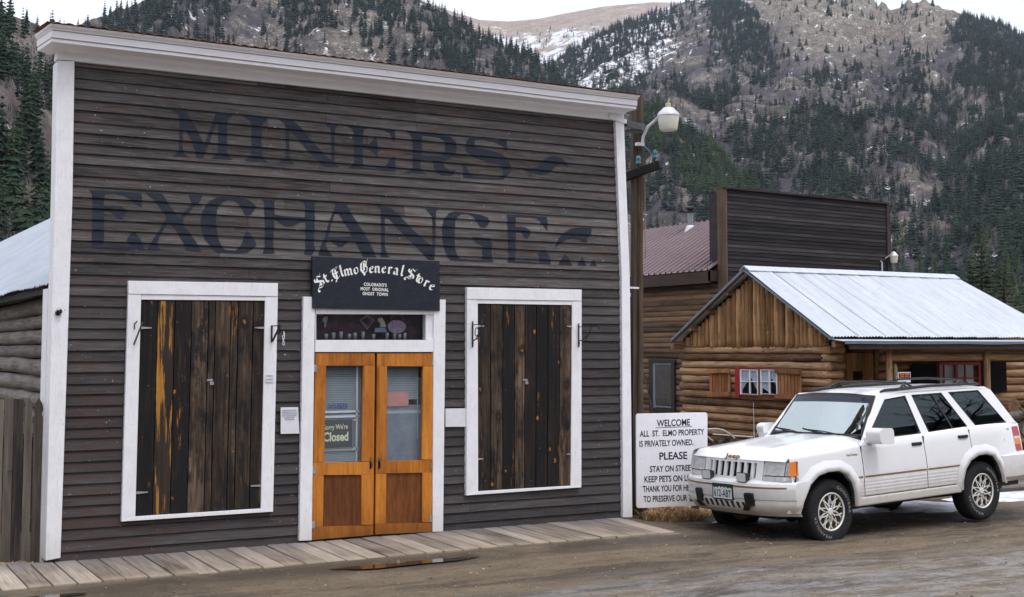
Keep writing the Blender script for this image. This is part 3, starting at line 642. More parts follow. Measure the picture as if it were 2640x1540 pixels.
def padlock(u, v, label):
    a = onY(u, v, -.04); t = thing('padlock', label, 'padlock', tuple(a))
    m = MB(); m.box(a[0]-.026, a[0]+.022, -.052, -.047, a[2]+.004, a[2]+.024); obj('hasp', m, MT['steel'], t)
    m = MB(); m.box(a[0]-.002, a[0]+.036, -.068, -.052, a[2]-.036, a[2]-.004); obj('lock_body', m, MT['steel'], t, bevel=.003)
    m = MB(); m.tube([(a[0]+.006, -.060, a[2]-.004), (a[0]+.006, -.060, a[2]+.014), (a[0]+.017, -.060, a[2]+.022), (a[0]+.028, -.060, a[2]+.014), (a[0]+.028, -.060, a[2]-.004)], .004, 6); obj('shackle', m, MT['steel'], t, smooth=True)
padlock(540, 984, 'small steel padlock closing the shutters with the orange streaked plank'); padlock(1352, 983, 'small steel padlock closing the narrower pair of plain dark shutters')
# ------------------------------------------------------------------ doorway
f = MB()
slab(f, [(782.6,765),(812.5,766),(803.8,1393.5),(771.8,1395)], YF, .0); slab(f, [(1118.8,772),(1149.3,773),(1142.6,1371),(1115.8,1372)], YF, .0)
slab(f, [(813.2,877),(1118,877),(1118.3,908),(813,908)], YF+.008, .0)
slab(f, [(814,792),(1119,797),(1119,811),(814,810)], YF+.012, .0)
slab(f, [(1098,811),(1118.5,811),(1118,877),(1098,876)], YF+.03, .05); slab(f, [(813.2,810.5),(815.5,810.5),(815.5,876.5),(813.2,876.5)], YF+.014, .0)
obj('door_frame', f, MT['white'], store, bevel=.003)
def leaf(TL, TR, BR, BL, G, Pn, sgn):
    """one glazed leaf of the double door: rails and stiles, pane, lower panel, handle, hinges"""
    y0 = -.044
    m = MB(); o = [TL, TR, BR, BL]
    gt, gb, pt, pb = G[0][1], G[3][1], Pn[0][1], Pn[3][1]
    slab(m, [TL, TR, (TR[0], G[1][1]), (TL[0]-.1, G[0][1])], y0+.001, .0)                                   # top rail
    slab(m, [(TL[0]-.2, G[0][1]+.6), (G[0][0], G[0][1]+.6), (G[3][0], G[3][1]), (TL[0]+(BL[0]-TL[0])*.6, G[3][1])], y0, .0)
    slab(m, [(G[1][0], G[1][1]+.6), (TR[0]-.2, G[1][1]+.6), (TR[0]+(BR[0]-TR[0])*.6, G[2][1]), (G[2][0], G[2][1])], y0, .0)
    slab(m, [(TL[0]+(BL[0]-TL[0])*.6, G[3][1]+.6), (TR[0]+(BR[0]-TR[0])*.6, G[2][1]+.6), (TR[0]+(BR[0]-TR[0])*.66, Pn[1][1]), (TL[0]+(BL[0]-TL[0])*.66, Pn[0][1])], y0+.001, .0)
    slab(m, [(TL[0]+(BL[0]-TL[0])*.66, Pn[0][1]+.6), (Pn[0][0], Pn[0][1]+.6), (Pn[3][0], Pn[3][1]), (BL[0]+.2, Pn[3][1])], y0, .0)
    slab(m, [(Pn[1][0], Pn[1][1]+.6), (TR[0]+(BR[0]-TR[0])*.66, Pn[1][1]+.6), (BR[0], Pn[2][1]), (Pn[2][0], Pn[2][1])], y0, .0)
    slab(m, [(BL[0]+.2, Pn[3][1]+.6), (BR[0], Pn[2][1]+.6), BR, BL], y0+.001, .0)
    d = obj('door', m, MT['door'], store, bevel=.003)
    m = MB(); slab(m, G, -.020, -.016); obj('glass_pane', m, MT['glass'], d)
    m = MB(); slab(m, Pn, -.022, .0); obj('lower_panel', m, MT['panel'], d)
    return d
dl = leaf((813.2,910),(966.6,911),(962.6,1379.5),(804.3,1393), [(841,943),(938,943),(933,1190.5),(836,1193)], [(834.6,1225.5),(932.3,1224.3),(931.5,1354),(832.6,1359)], 1)
dr = leaf((972.6,911.5),(1118.2,911),(1115.2,1371.7),(967.2,1378.7), [(998,944.3),(1091.3,945),(1088,1185.5),(996.7,1188.6)], [(996.3,1221.6),(1089.4,1218.5),(1088.6,1347.3),(995,1351.5)], -1)
for d, u in ((dl, 955.6), (dr, 977.5)):
    a = onY(u, 1180, -.045); b = onY(u+.5, 1207, -.045); m = MB()
    m.tube([a, a+np.array([0, -.03, -.015]), (a+b)/2+np.array([0, -.04, 0]), b+np.array([0, -.03, .015]), b], .007, 8); m.box(a[0]-.010, a[0]+.010, -.043, -.040, b[2]-.01, a[2]+.01)
    obj('handle', m, MT['greyiron'], d, smooth=False)
for d, hs in ((dl, [(810,950),(806.6,1212.7),(804.7,1353.5)]), (dr, [(1119.3,933.4),(1117,1201),(1114.6,1336.8)])):
    for i, (u, v) in enumerate(hs):
        a = onY(u, v, -.05); m = MB()
        m.box(a[0]-.030, a[0]-.006, -.050, -.046, a[2]-.035, a[2]+.035); m.box(a[0]+.006, a[0]+.030, -.0505, -.0465, a[2]-.035, a[2]+.035); m.tube([(a[0], -.052, a[2]-.036), (a[0], -.052, a[2]+.036)], .007, 8)
        obj('hinge', m, MT['brass'] if (d is dr and i == 1) else MT['steel'], d)
# what is seen through the glass: blinds on the inner door, notices, the dark room
m = MB(); x0, x1 = onY(800, 900, 0)[0], onY(1125, 900, 0)[0]; zt_ = onY(960, 790, 0)[2]
m.box(x0, x1, .60, .62, 0, zt_, .5); m.box(x0-.02, x0, -.001, .62, 0, zt_, .5); m.box(x1, x1+.02, -.001, .62, 0, zt_, .5); m.box(x0, x1, -.001, .62, zt_, zt_+.02, .5); obj('dark_room', m, MT['dark'], store)
def slats(G, y, z0f, z1f):
    m = MB(); a = onY(*G[0], y); b = onY(*G[1], y); c = onY(*G[2], y); zA = a[2]+.05; zB = c[2]-.05; n = 60
    for i in range(n):
        z = zA+(zB-zA)*(i/n); 
        if not (z0f <= i/n <= z1f): continue
        h = abs(zB-zA)/n; m.add([(a[0]-.2, y+.018, z), (b[0]+.03, y+.018, z), (b[0]+.03, y, z-h*.85), (a[0]-.2, y, z-h*.85)], [(0, 1, 2, 3)], .5+.2*(i % 2))
    return m
inner = thing('inner_door', 'grey inner door with horizontal blinds behind the left orange door leaf', 'door', (2.7, .05, 0))
obj('blinds', slats([(830,943),(926,943),(922,1190.5)], .06, 0, 1), MT['blind'], inner, fix=False)
m = MB(); y = .052
for u0, u1, v0, v1 in [(836, 926, 1060, 1063.5), (836, 926, 1073, 1076), (836, 924, 1157, 1160.5), (919, 921.5, 945, 1190), (836, 920, 1083, 1085)]:
    a = onY(u0, v0, y); b = onY(u1, v1, y); m.box(a[0], b[0], y, y+.006, b[2], a[2])
obj('muntin', m, MT['white'], inner)
inner2 = thing('inner_door', 'grey inner door with blinds and a lower half painted as reflection behind the right orange door leaf', 'door', (3.5, .05, 0))
obj('blinds', slats([(985,943),(1072,943),(1070,1190.5)], .06, 0, .36), MT['blind'], inner2, fix=False)
m = MB(); a = onY(985, 1046, .058); b = onY(1100, 1190, .058); m.box(a[0], b[0], .058, .07, b[2]-.05, a[2]); obj('reflection_board', m, plain('blue_grey_reflection', (.22, .245, .29), .6, .3, 0, .25, 5), inner2)  # board coloured like the grey-blue reflection in the lower glass
m = MB(); a = onY(1090, 940, .057); m.box(a[0]-.065, a[0]-.055, .057, .062, 1.0, a[2]); a = onY(985, 1060, .055); b = onY(1100, 1065, .055); m.box(a[0], b[0], .054, .058, b[2], a[2]); obj('muntin', m, MT['blind'], inner2)
# signs inside the glass
def flat_text(parent, txt, u, v, y, size, m, name='lettering', align='CENTER', sx=1.0, spacing=1.0, bold=0, rot=0):
    a = onY(u, v, y); vv, ff = text2d(txt, size, align, sx, spacing, bold); mb = MB(); c, s = math.cos(rot), math.sin(rot)
    mb.add([(a[0]+p[0]*c-p[1]*s, y, a[2]+p[0]*s+p[1]*c) for p in vv], ff, .5); return obj(name, mb, m, parent, fix=False)
MT['bluetxt'] = plain('blue_lettering', (.02, .10, .32), .6, .3); MT['cream'] = plain('cream_lettering', (.85, .80, .55), .6, .3)
a = onY(871, 1046, .045); np_ = thing('no_pets_sticker', 'blue lettered no pets notice inside the left door glass', 'notice', tuple(a))
flat_text(np_, 'NO PETS!', 872, 1052, .045, .066, MT['bluetxt'], bold=.002, sx=.78)
a = onY(846, 1080, .04); b = onY(911, 1156, .04); cs = thing('closed_sign', 'grey sorry we are closed sign inside the left door glass', 'sign', ((a[0]+b[0])/2, .04, b[2]))
m = MB(); m.box(a[0]-.07, b[0], .040, .046, b[2], a[2]); obj('sign_board', m, plain('slate_grey_card', (.070, .078, .085), .6, .3), cs)
m = MB()
for z in (a[2]-.008, b[2]+.008): m.box(a[0]-.06, b[0]-.008, .0375, .0395, z-.002, z+.002)
m.box(b[0]-.012, b[0]-.008, .0375, .0395, b[2]+.008, a[2]-.008); obj('border_line', m, MT['blind'], cs)
flat_text(cs, "Sorry We're", 866, 1107, .038, .072, MT['cream'], sx=.74, bold=.001, rot=.02); flat_text(cs, 'Closed', 866, 1137, .038, .128, MT['cream'], bold=.004, sx=.78)
a = onY(998, 1011, .045); b = onY(1053, 1047, .045); m = MB(); m.box(a[0], b[0], .045, .047, b[2], a[2]); tag(obj('pink_card', m, plain('pink_card', (.62, .27, .23), .7, .2)), 'blank pink card behind the right door glass', 'card')
# transom
m = MB(); a = onY(815, 810.6, -.01); b = onY(1099, 876, -.01); m.box(a[0], b[0], -.012, -.009, b[2], a[2]); obj('transom_pane', m, MT['glass'], store)
m = MB(); m.box(a[0], b[0]+.02, .155, .165, b[2]-.03, a[2]+.03); obj('purple_curtain', m, plain('dark_purple_cloth', (.085, .035, .060), .9, .1, 0, .5, 7), store)
def orn(name, label, cat, mb, m): 
    return tag(obj(name, mb, m), label, cat, None)
MT['clear'] = plain('pale_cut_glass', (.22, .23, .24), .2, .6, 0, .2, 40); MT['porc'] = plain('speckled_porcelain', (.36, .28, .25), .3, .5, 0, .3, 60); MT['bluegl'] = plain('blue_cloudy_glass', (.14, .17, .27), .3, .5, 0, .2, 20); MT['mauvegl'] = plain('mauve_stained_glass', (.22, .15, .22), .3, .5, 0, .45, 45)
K5 = lambda x, y: (780+x*.17683, 640+y*.17683)
def z5(pts, y=.03): return [onY(*K5(*q), y) for q in pts]
m = MB(); m.tube(z5([(940,975),(1040,1050),(945,1180),(835,1050),(940,975)]), .006, 6); m.tube(z5([(940,1000),(1010,1055),(945,1150),(865,1050),(940,1000)]), .003, 5); orn('diamond_ornament', 'clear diamond outline ornament hanging in the transom', 'ornament', m, MT['clear'])
fl = lambda pts, y: [(a[0], a[2]) for a in z5(pts, y)]
def plate(pts, y=.03, th=.012): m = MB(); m.prism([fl(pts, y)], lambda x, z: (x, y, z), lambda x, z: (x, y+th, z)); return m
orn('figurine', 'small speckled cat shaped figurine in the transom', 'figurine', plate([(1130,1020),(1160,1015),(1190,1060),(1220,1130),(1210,1150),(1130,1150),(1140,1100),(1095,1060),(1100,1030)]), MT['porc'])
orn('glass_dish', 'low cloudy blue glass dish under the transom figurine', 'dish', plate([(1060,1165),(1200,1160),(1235,1225),(1050,1225)], .031), MT['bluegl'])
el = [(1375+135*math.cos(t*.2618), 1145+95*math.sin(t*.2618)) for t in range(24)]
m = plate(el, .030, .008); m.tube(z5([(1310,975),(1280,1060)], .034), .002, 5); m.tube(z5([(1440,975),(1480,1060)], .034), .002, 5); orn('oval_suncatcher', 'oval mauve stained glass suncatcher hanging by two strings', 'suncatcher', m, MT['mauvegl'])
orn('bird_ornament', 'white dangling bird ornament at the left end of the transom', 'ornament', plate([(330,1000),(370,990),(365,1050),(345,1100),(340,1160),(320,1150),(320,1090),(290,1060),(300,1020)], .03, .01), MT['clear'])
for i, xx in enumerate([345, 450, 560, 680, 765, 880, 1035, 1230, 1340, 1410, 1490]):
    a = z5([(xx, 1335)], .06)[0]; hh = .062+.012*(i % 3); m = MB(); m.lathe([(.016, 0), (.019, hh*.5), (.021, hh), (.017, hh), (.014, .006)], a, n=10)
    g = tag(obj('drinking_glass', m, MT['clear'], smooth=True), 'small drinking glass in the row along the transom sill', 'glass', 'glasses along the transom sill')
# ------------------------------------------------------------------ hanging shop sign with blackletter lettering
a = onY(804.8, 661.2, -.085); b = onY(1134.6, 801.8, -.085)
sg = thing('shop_sign', 'black shop sign with white blackletter arched over the double door', 'sign', ((a[0]+b[0])/2, -.085, b[2]))
m = MB(); slab(m, [(804.8,661.2),(1133.7,673.6),(1134.6,801.8),(806.5,795.6)], -.085, -.050, .5); obj('sign_board', m, MT['signblack'], sg, bevel=.004)
m = MB()
for u, v in ((809,667),(1128,679),(811,789),(1129,796)):
    q = onY(u, v, -.0865); m.prism([[(q[0]-.012, q[2]-.010), (q[0]+.012, q[2]-.012), (q[0]+.008, q[2]+.010), (q[0]-.006, q[2]+.013)]], lambda x, z: (x, -.0868, z))
obj('corner_mark', m, plain('faded_red_corner', (.14, .012, .03), .6, .2), sg, fix=False)
GL = {  # pen strokes for a broad nib; x-height 1, baseline 0
 'S': (1.5, [[(1.15,1.45),(.75,1.75),(.35,1.55),(.3,1.2),(.75,.95),(1.15,.7),(1.15,.3),(.75,0),(.3,.15),(.1,-.15),(.25,-.4)],[(.62,1.5),(.62,1.1)],[(.75,.8),(.8,.25)],[(1.0,1.5),(1.3,1.9)],[(.45,.35),(.75,.5)]]),
 't': (.75, [[(.35,1.4),(.35,.25),(.6,0),(.8,.15)],[(.1,1.0),(.75,1.0)]]),
 '.': (.5, [[(.2,.12),(.32,.0)]]),
 'E': (1.45, [[(1.2,1.75),(.8,1.5),(.45,1.55),(.1,1.25)],[(.5,1.45),(.35,.9),(.5,.3),(.9,0),(1.3,.3)],[(.85,1.4),(.85,.2)],[(.5,.85),(1.2,.9)],[(1.1,1.45),(1.35,1.65)],[(.65,-.05),(.5,-.4)]]),
 'l': (.6, [[(.12,1.45),(.32,1.65),(.32,.2),(.5,0),(.62,.12)]]),
 'm': (1.55, [[(.1,.85),(.25,.98),(.25,.1),(.38,0)],[(.25,.8),(.55,1.0),(.75,.85),(.75,.1),(.88,0)],[(.75,.8),(1.05,1.0),(1.25,.85),(1.25,.12),(1.42,0)]]),
 'n': (1.1, [[(.1,.85),(.25,.98),(.25,.1),(.38,0)],[(.25,.8),(.58,1.0),(.8,.85),(.8,.12),(.97,0)]]),
 'o': (.95, [[(.5,1.0),(.2,.78),(.2,.25),(.45,0),(.75,.22),(.75,.75),(.5,1.0)]]),
 'G': (1.5, [[(1.1,1.5),(.7,1.75),(.25,1.4),(.2,.5),(.6,.0),(1.1,.25),(1.15,.85),(.8,1.0)],[(.65,1.5),(.65,.35)],[(.95,1.4),(.95,.95)],[(1.05,1.55),(1.3,2.05)],[(.65,.0),(.75,-.3)]]),
 'e': (.9, [[(.25,.5),(.75,.72),(.6,1.0),(.25,.75),(.22,.25),(.48,0),(.8,.2)]]),
 'r': (.8, [[(.1,.85),(.28,.98),(.28,.1),(.42,0)],[(.28,.75),(.5,1.0),(.72,.88)]]),
 'a': (.95, [[(.25,.85),(.5,1.0),(.72,.8),(.72,.12),(.88,0)],[(.72,.6),(.3,.45),(.22,.2),(.42,0),(.68,.2)]]),
}
GL['S'] = (2.0, [[(x*1.32, y) for x, y in st] for st in GL['S'][1]])
def nib(mb, ch, org, sc, rot, y, cnt, w=.26, ang=38):
    c, s = math.cos(rot), math.sin(rot); na = math.radians(ang); wid, strokes = GL[ch]
    for st in strokes:
        for p, q in zip(st[:-1], st[1:]):
            nx_, ny_ = w/2*math.cos(na), w/2*math.sin(na); dx, dy = q[0]-p[0], q[1]-p[1]; ln = math.hypot(dx, dy)
            mx_, my_ = -dy/ln*.035, dx/ln*.035
            P = [(p[0]-nx_-mx_, p[1]-ny_-my_), (p[0]+nx_+mx_, p[1]+ny_+my_), (q[0]+nx_+mx_, q[1]+ny_+my_), (q[0]-nx_-mx_, q[1]-ny_-my_)]
            cnt[0] += 1; yy = y-.00006*cnt[0]
            mb.add([(org[0]+sc*((x-wid/2)*c-z*s), yy, org[2]+sc*((x-wid/2)*s+z*c)) for x, z in P], [(0, 1, 2, 3)], .5)
m = MB(); cnt = [0]; Sx = .0042*.17683*96
for ch, zx, zy, rot, k in [('S',292,565,33,1.0),('t',362,500,28,.95),('.',430,478,24,1),('E',500,450,20,1.0),('l',578,412,15,1),('m',672,396,11,.95),('o',785,376,7,1),('G',905,366,3,1.05),('e',1000,360,0,1),('n',1085,358,-2,.95),('e',1178,362,-5,1),('r',1262,372,-8,1),('a',1345,384,-11,1),('l',1432,402,-14,1),('S',1556,452,-20,.95),('t',1652,484,-25,.92),('o',1695,512,-28,1),('r',1775,556,-31,1),('e',1855,606,-34,1)]:
    nib(m, ch, onY(*K5(zx, zy), -.0862), Sx*k, rad(rot), -.0862, cnt)
obj('arched_lettering', m, MT['signwhite'], sg, fix=False)
for t, zx, zy, sp in [("COLORADO'S", 1060, 555, 1.15), ("MOST  ORIGINAL", 1050, 622, 1.12), ("GHOST  TOWN", 1060, 690, 1.12)]:
    flat_text(sg, t, *K5(zx, zy), -.0862, .046, MT['signwhite'], sx=.82, spacing=sp, bold=.0014, rot=-.02)
# ------------------------------------------------------------------ papers tacked to the wall
def paper(px, y, label, lines=None, name='paper_notice'):
    P = [onY(u, v, y) for u, v in px]; o = (P[2]+P[3])/2; t = thing(name, label, 'notice', tuple(o)); m = MB()
    n = 6; vs = []
    for j in range(n+1):
        for i in range(n+1):
            s, q = i/n, j/n; A = P[0]+(P[1]-P[0])*s; B = P[3]+(P[2]-P[3])*s; c = A+(B-A)*q
            vs.append((c[0], y-.004*abs(mnoise.noise(Vector((s*3, q*3, P[0][0])))), c[2]))
    m.add(vs, [(j*(n+1)+i, j*(n+1)+i+1, (j+1)*(n+1)+i+1, (j+1)*(n+1)+i) for j in range(n) for i in range(n)], .5)
    obj('sheet', m, MT['paper'], t, smooth=True, fix=False)
    if lines:
        m = MB(); w = P[1][0]-P[0][0]; r = random.Random(5)
        for (s, a0, a1) in lines:
            z = P[0][2]+(P[3][2]-P[0][2])*s; x = P[0][0]+w*a0
            while x < P[0][0]+w*a1:
                l_ = w*r.uniform(.04, .12); m.add([(x, y-.0055, z), (min(x+l_, P[0][0]+w*a1), y-.0055, z), (min(x+l_, P[0][0]+w*a1), y-.0055, z+.009), (x, y-.0055, z+.009)], [(0, 1, 2, 3)]); x += l_+w*.025
        obj('print', m, MT['ink'], t, fix=False)
    return t
paper([(723.7,1050.7),(768.5,1050),(772,1118),(723.5,1119)], -.040, 'tall white printed notice on the boards left of the orange door', [(.13,.1,.9),(.2,.08,.94),(.27,.1,.95),(.34,.08,.92),(.41,.2,.8),(.48,.25,.8)])
paper([(1148.4,1053.7),(1201,1053),(1201,1100.5),(1148.6,1101)], -.040, 'small blank crinkled paper on the boards right of the orange door')
paper([(685,964),(705.5,966),(706,986.5),(684.5,985)], -.072, 'small white card tacked on the right trim of the left window', [(.3,.1,.8),(.75,.15,.9)])
# ------------------------------------------------------------------ iron plant brackets
def bracket(u, v0, v1, kind, label, reach=.33):
    a = onY(u, v0, -.075); b = onY(u, v1, -.075); x = a[0]; h = a[2]-b[2]
    DY = -.018; t = thing('plant_bracket', label, 'bracket', (x, -.078, b[2]), 'iron plant brackets beside the shutters')
    if kind == 'scroll':
        m = MB(); m.box(x-.007, x+.007, -.081, -.071, b[2], a[2]+.02); obj('back_bar', m, MT['iron'], t)
        m = MB(); m.beam((x, -.076, a[2]-.02), (x, -.076-reach, a[2]-.015), .010, .008); m.tube([(x, -.076-reach+.025*math.sin(q*.6)*(1-q*.06)-.0, a[2]-.03+.025*math.cos(q*.6)*(1-q*.06)) for q in range(9)], .005, 6); obj('arm', m, MT['iron'], t)
        m = MB()
        m.tube([(x, -.076-reach*.06, b[2]+.07), (x, -.076-reach*.25, b[2]+h*.36), (x, -.076-reach*.5, b[2]+h*.58), (x, -.076-reach*.62, a[2]-.025)], .006, 6)
        m.tube([(x, -.076-reach*(.28+.18*math.sin(q*.55)*(1-q*.045)), a[2]-.11-.075*math.cos(q*.55)*(1-q*.045)) for q in range(14)], .005, 6)
        m.tube([(x, -.075-.020*math.sin(q*.6)*(1-q*.05), b[2]+.045-.022*math.cos(q*.6)*(1-q*.05)) for q in range(9)], .005, 6); obj('scroll', m, MT['iron'], t)
    elif kind == 'bar':
        m = MB(); m.beam((x+.006, -.068, a[2]-.005), (x+.012, -.068-reach*.45, a[2]+.016), .012, .008); m.box(x-.004, x+.006, -.074, -.068, a[2]-.06, a[2]); obj('arm', m, MT['greyiron'], t)
        m = MB(); m.beam((x+.055, -.16, a[2]+.005), (x-.003, -.072, b[2]), .014, .010); obj('strut', m, MT['greyiron'], t)
    else:
        m = MB(); m.box(x-.016, x-.001, -.081, -.068, b[2], a[2]); obj('back_bar', m, MT['iron'], t)
        m = MB(); m.beam((x, -.073, a[2]-.008), (x+.004, -.073-reach, a[2]-.005), .016, .010); m.beam((x+.003, -.073-reach*.75, a[2]-.03), (x, -.075, b[2]+.01), .018, .010)
        m.tube([(x+.004, -.073-reach*(.75+.13*math.cos(q*.6)), a[2]-.045+.045*math.sin(q*.6)) for q in range(11)], .007, 6); obj('arm', m, MT['iron'], t)
    return t, x, a, b
bracket(347, 833, 889, 'bar', 'grey folded iron bracket on the left trim of the left window', .12)
t, x, a, b = bracket(703, 839, 883, 'heavy', 'heavy black iron bracket with white cord on the right trim of the left window', .24)
bracket(1218.5, 833, 896, 'scroll', 'black scrollwork bracket on the left trim of the right window')
bracket(1492, 839, 895, 'scroll', 'black scrollwork bracket on the right trim of the right window', .42)
m = MB(); q = onY(731, 862, -.24); cc = [(0,.0),(.012,-.03),(-.012,-.05),(-.006,-.085),(.008,-.11),(.014,-.13),(.002,-.145),(-.010,-.13),(-.004,-.10),(.010,-.06),(.004,-.02)]
m.tube([(q[0]+s_[0], -.24, q[2]+s_[1]+.03) for s_ in cc], .004, 6); tag(obj('white_cord', m, MT['paper'], smooth=True), 'looped white cord dangling from the heavy black iron bracket', 'cord')
# knob insulator on the left corner board
a = onY(148, 800, YF); t = thing('wire_knob', 'black porcelain wire knob screwed on the tall left corner board', 'insulator', (a[0], YF, a[2]-.03))
m = MB(); m.lathe([(.018, 0), (.028, .012), (.018, .022), (.018, .034), (.028, .045), (.020, .06), (.006, .064)], (a[0], YF, a[2]-.035), (.25, -.75, .5), 12); obj('knob_body', m, MT['iron'], t, smooth=True)
m = MB(); m.lathe([(.014, 0), (.014, .012)], (a[0], YF-.045, a[2]+.012), (0, -1, 0), 10); obj('white_core', m, MT['paper'], t)
m = MB(); q = onY(154, 803, YF-.0012)
for i in range(7): 
    xx, zz = q[0]+RNG.uniform(-.02, .05), q[2]+RNG.uniform(-.035, .03); m.prism([[(xx+.007*math.cos(w)*RNG.uniform(.5, 1.3), zz+.006*math.sin(w)*RNG.uniform(.5, 1.3)) for w in [0, 1, 2, 3, 4, 5]]], lambda x, z: (x, YF-.001-.0001*i, z))
obj('chipped_paint', m, MT['greyiron'], t, fix=False)
# ------------------------------------------------------------------ utility pole beside the store
yp = .50; pz = -.1
A_ = onY(1650, 250, yp); B_ = onY(1649, 1330, yp)
up = thing('utility_pole', 'tall brown wooden utility pole close to the right corner of the storefront', 'pole', (B_[0], yp, pz))
m = MB(); pts = []; rr = []
for i in range(22): 
    t_ = i/21; q = B_*(1-t_)+A_*t_; q[2] = pz+(A_[2]-pz)*t_; pts.append((q[0]+.006*mnoise.noise(Vector((t_*7, 1, 0))), yp, q[2])); rr.append(.046-.008*t_+.005*mnoise.noise(Vector((t_*14, 3, 0))))
m.tube(pts, rr, 14); obj('pole_shaft', m, MT['pole'], up, smooth=True, autos=40)
m = MB(); C0 = onY(1635, 1330, yp+.02); C1 = onY(1636, 283, yp+.02); m.beam((C0[0], yp+.03, pz), (C1[0], yp+.03, C1[2]), .066, .066, (0, 1, 0)); obj('side_post', m, MT['poledark'], up, bevel=.008)
P0 = onY(1606, 461, .62); P1 = onY(1698, 425, .18)
m = MB(); m.beam((P0[0]-.02, .62, P0[2]), (P1[0], .14, P1[2]), .085, .10); obj('crossarm', m, MT['darkbeam'], up, bevel=.006)
MT['teal'] = glass('teal_glass', (.10, .62, .66), .8, .05, 1.6); MT['tealsolid'] = plain('teal_insulator_glass', (.015, .15, .19), .12, .6, 0, .2, 30)
for u, v, y in ((1646, 424, .34), (1688, 409, .20)):
    q = onY(u, v, y); m = MB(); m.lathe([(.030, 0), (.034, .022), (.026, .030), (.026, .045), (.030, .055), (.028, .085), (.018, .105), (.003, .11)], q, n=14); ins = obj('insulator', m, MT['tealsolid'], up, smooth=True)
    m = MB(); m.tube([(q[0], y, q[2]-.06), (q[0], y, q[2]+.01)], .010, 8); obj('pin', m, MT['iron'], ins)
m = MB(); w0 = onY(1661, 440, .45); m.tube([(w0[0]+.012*mnoise.noise(Vector((i*.6, 0, 2))), .44, w0[2]-i*.16) for i in range(8)], .006, 6); obj('cable', m, plain('tan_cable', (.28, .19, .09), .6, .3), up, smooth=True)
m = MB(); q = onY(1660, 377, .42); m.tube([(q[0]+.12*math.sin(i*.35), .42, q[2]-.06*(1-math.cos(i*.35))-.018*i) for i in range(9)], .003, 5); obj('loose_wire', m, MT['steel'], up)
# bracket tying the pole to the cornice corner
q0 = onY(1608, 318, -.02); q1 = onY(1662, 332, .42)
m = MB(); m.beam((q0[0]+.02, -.03, q0[2]), (q1[0], .45, q1[2]+.02), .03, .085); m.beam((q0[0], .10, q0[2]-.075), (q1[0]-.05, .42, q1[2]-.045), .03, .04)
br = tag(obj('tie_bracket', m, plain('dark_steel', (.03, .034, .04), .5, .4, .4)), 'dark steel bracket tying the pole to the storefront corner', 'bracket')
m = MB(); c0 = onY(1571, 301, YF-.012); c1 = onY(1613, 314, YF-.012); m.beam((c0[0], YF-.012, c0[2]), (c1[0]+.01, YF-.012, c1[2]), .02, .05); tag(obj('corner_clip', m, MT['white']), 'white painted plate over the right end of the frieze', 'plate')
# the street lamp on the pole
q = onY(1657, 372, .40); hd = onY(1723, 312, .10)
lamp = thing('street_lamp', 'white bowl street lamp on a curved arm from the brown pole', 'lamp', (q[0], .42, q[2]))
s_ = .0042*1.13
arm = [(q[0]+.005, .42, q[2]-.02), (q[0]+.015, .41, q[2]+.10), (q[0]+.055, .36, q[2]+.22), (q[0]+.12, .28, q[2]+.30), (hd[0]-.10, .16, hd[2]+.055), (hd[0]-.02, .10, hd[2]+.07)]
MT['lampmetal'] = plain('pale_grey_lamp_metal', (.55, .55, .57), .4, .5, .2, .1)
m = MB(); m.tube(arm, .020, 10); m.box(q[0]-.075, q[0]+.03, .40, .46, q[2]-.02, q[2]+.02); obj('arm', m, MT['lampmetal'], lamp, smooth=True, autos=40)
c = (hd[0], .10, hd[2])
m = MB(); m.lathe([(.010, .165), (.06, .165), (.075, .150), (.12, .105), (.138, .075), (.140, .062), (.132, .060), (.05, .07)], c, n=28); obj('hood', m, MT['lampmetal'], lamp, smooth=True, autos=35)
m = MB(); m.lathe([(.030, .16), (.034, .165), (.034, .215), (.028, .222), (.005, .224)], c, n=16); obj('photocell', m, plain('yellowed_plastic', (.50, .44, .22), .5, .4), lamp, smooth=True, autos=35)
m = MB(); m.lathe([(.132, .060), (.128, .0), (.112, -.095), (.102, -.118), (.085, -.126), (.003, -.128)], c, n=28); obj('refractor_bowl', m, plain('milky_lamp_bowl', (.62, .60, .52), .3, .5, 0, .08, 3), lamp, smooth=True, autos=50)
m = MB(); q = onY(1653, 333, .42); m.box(q[0]-.018, q[0]+.018, .40, .425, q[2]-.022, q[2]+.022); tag(obj('junction_clamp', m, MT['paper'], bevel=.004), 'small white clamp on the pole above the lamp arm', 'clamp')
m = MB(); q0 = onY(1624, 741, .05); q1 = onY(1661, 742, -.05); m.beam((q0[0]-.02, .10, q0[2]), (q1[0], .06, q1[2]), .014, .022); q0 = onY(1625, 757, .05); m.beam((q0[0], .05, q0[2]), (q0[0]+.045, .12, q0[2]-.035), .012, .012); tag(obj('wall_spike', m, MT['paper']), 'thin white rod sticking from the right corner board past the pole', 'rod')
# ------------------------------------------------------------------ welcome sign
ys = .12
W4 = [(1640,1067),(1824,1063.5),(1824,1303),(1641,1311)]
wa = [onY(u, v, ys) for u, v in W4]
ws = thing('welcome_sign', 'white welcome sign with black lettering beside the storefront corner', 'sign', ((wa[0][0]+wa[1][0])/2, ys, -.1))
def rounded(P, r, n=5):
    out = []; k = len(P)
    for i in range(k):
        a, b, c = Vector(P[i-1]), Vector(P[i]), Vector(P[(i+1) % k]); d0 = (a-b).normalized()*r; d1 = (c-b).normalized()*r
        for j in range(n+1):
            t = j/n; p = (b+d0)*(1-t)**2+b*2*t*(1-t)+(b+d1)*t*t; out.append((p.x, p.y))
    return out
m = MB(); m.prism([rounded([(p_[0], p_[2]) for p_ in wa], .045)], lambda x, z: (x, ys, z), lambda x, z: (x, ys+.018, z)); obj('sign_panel', m, white_mat('white_sign_paint', (.80, .79, .85), .10), ws, bevel=.003)
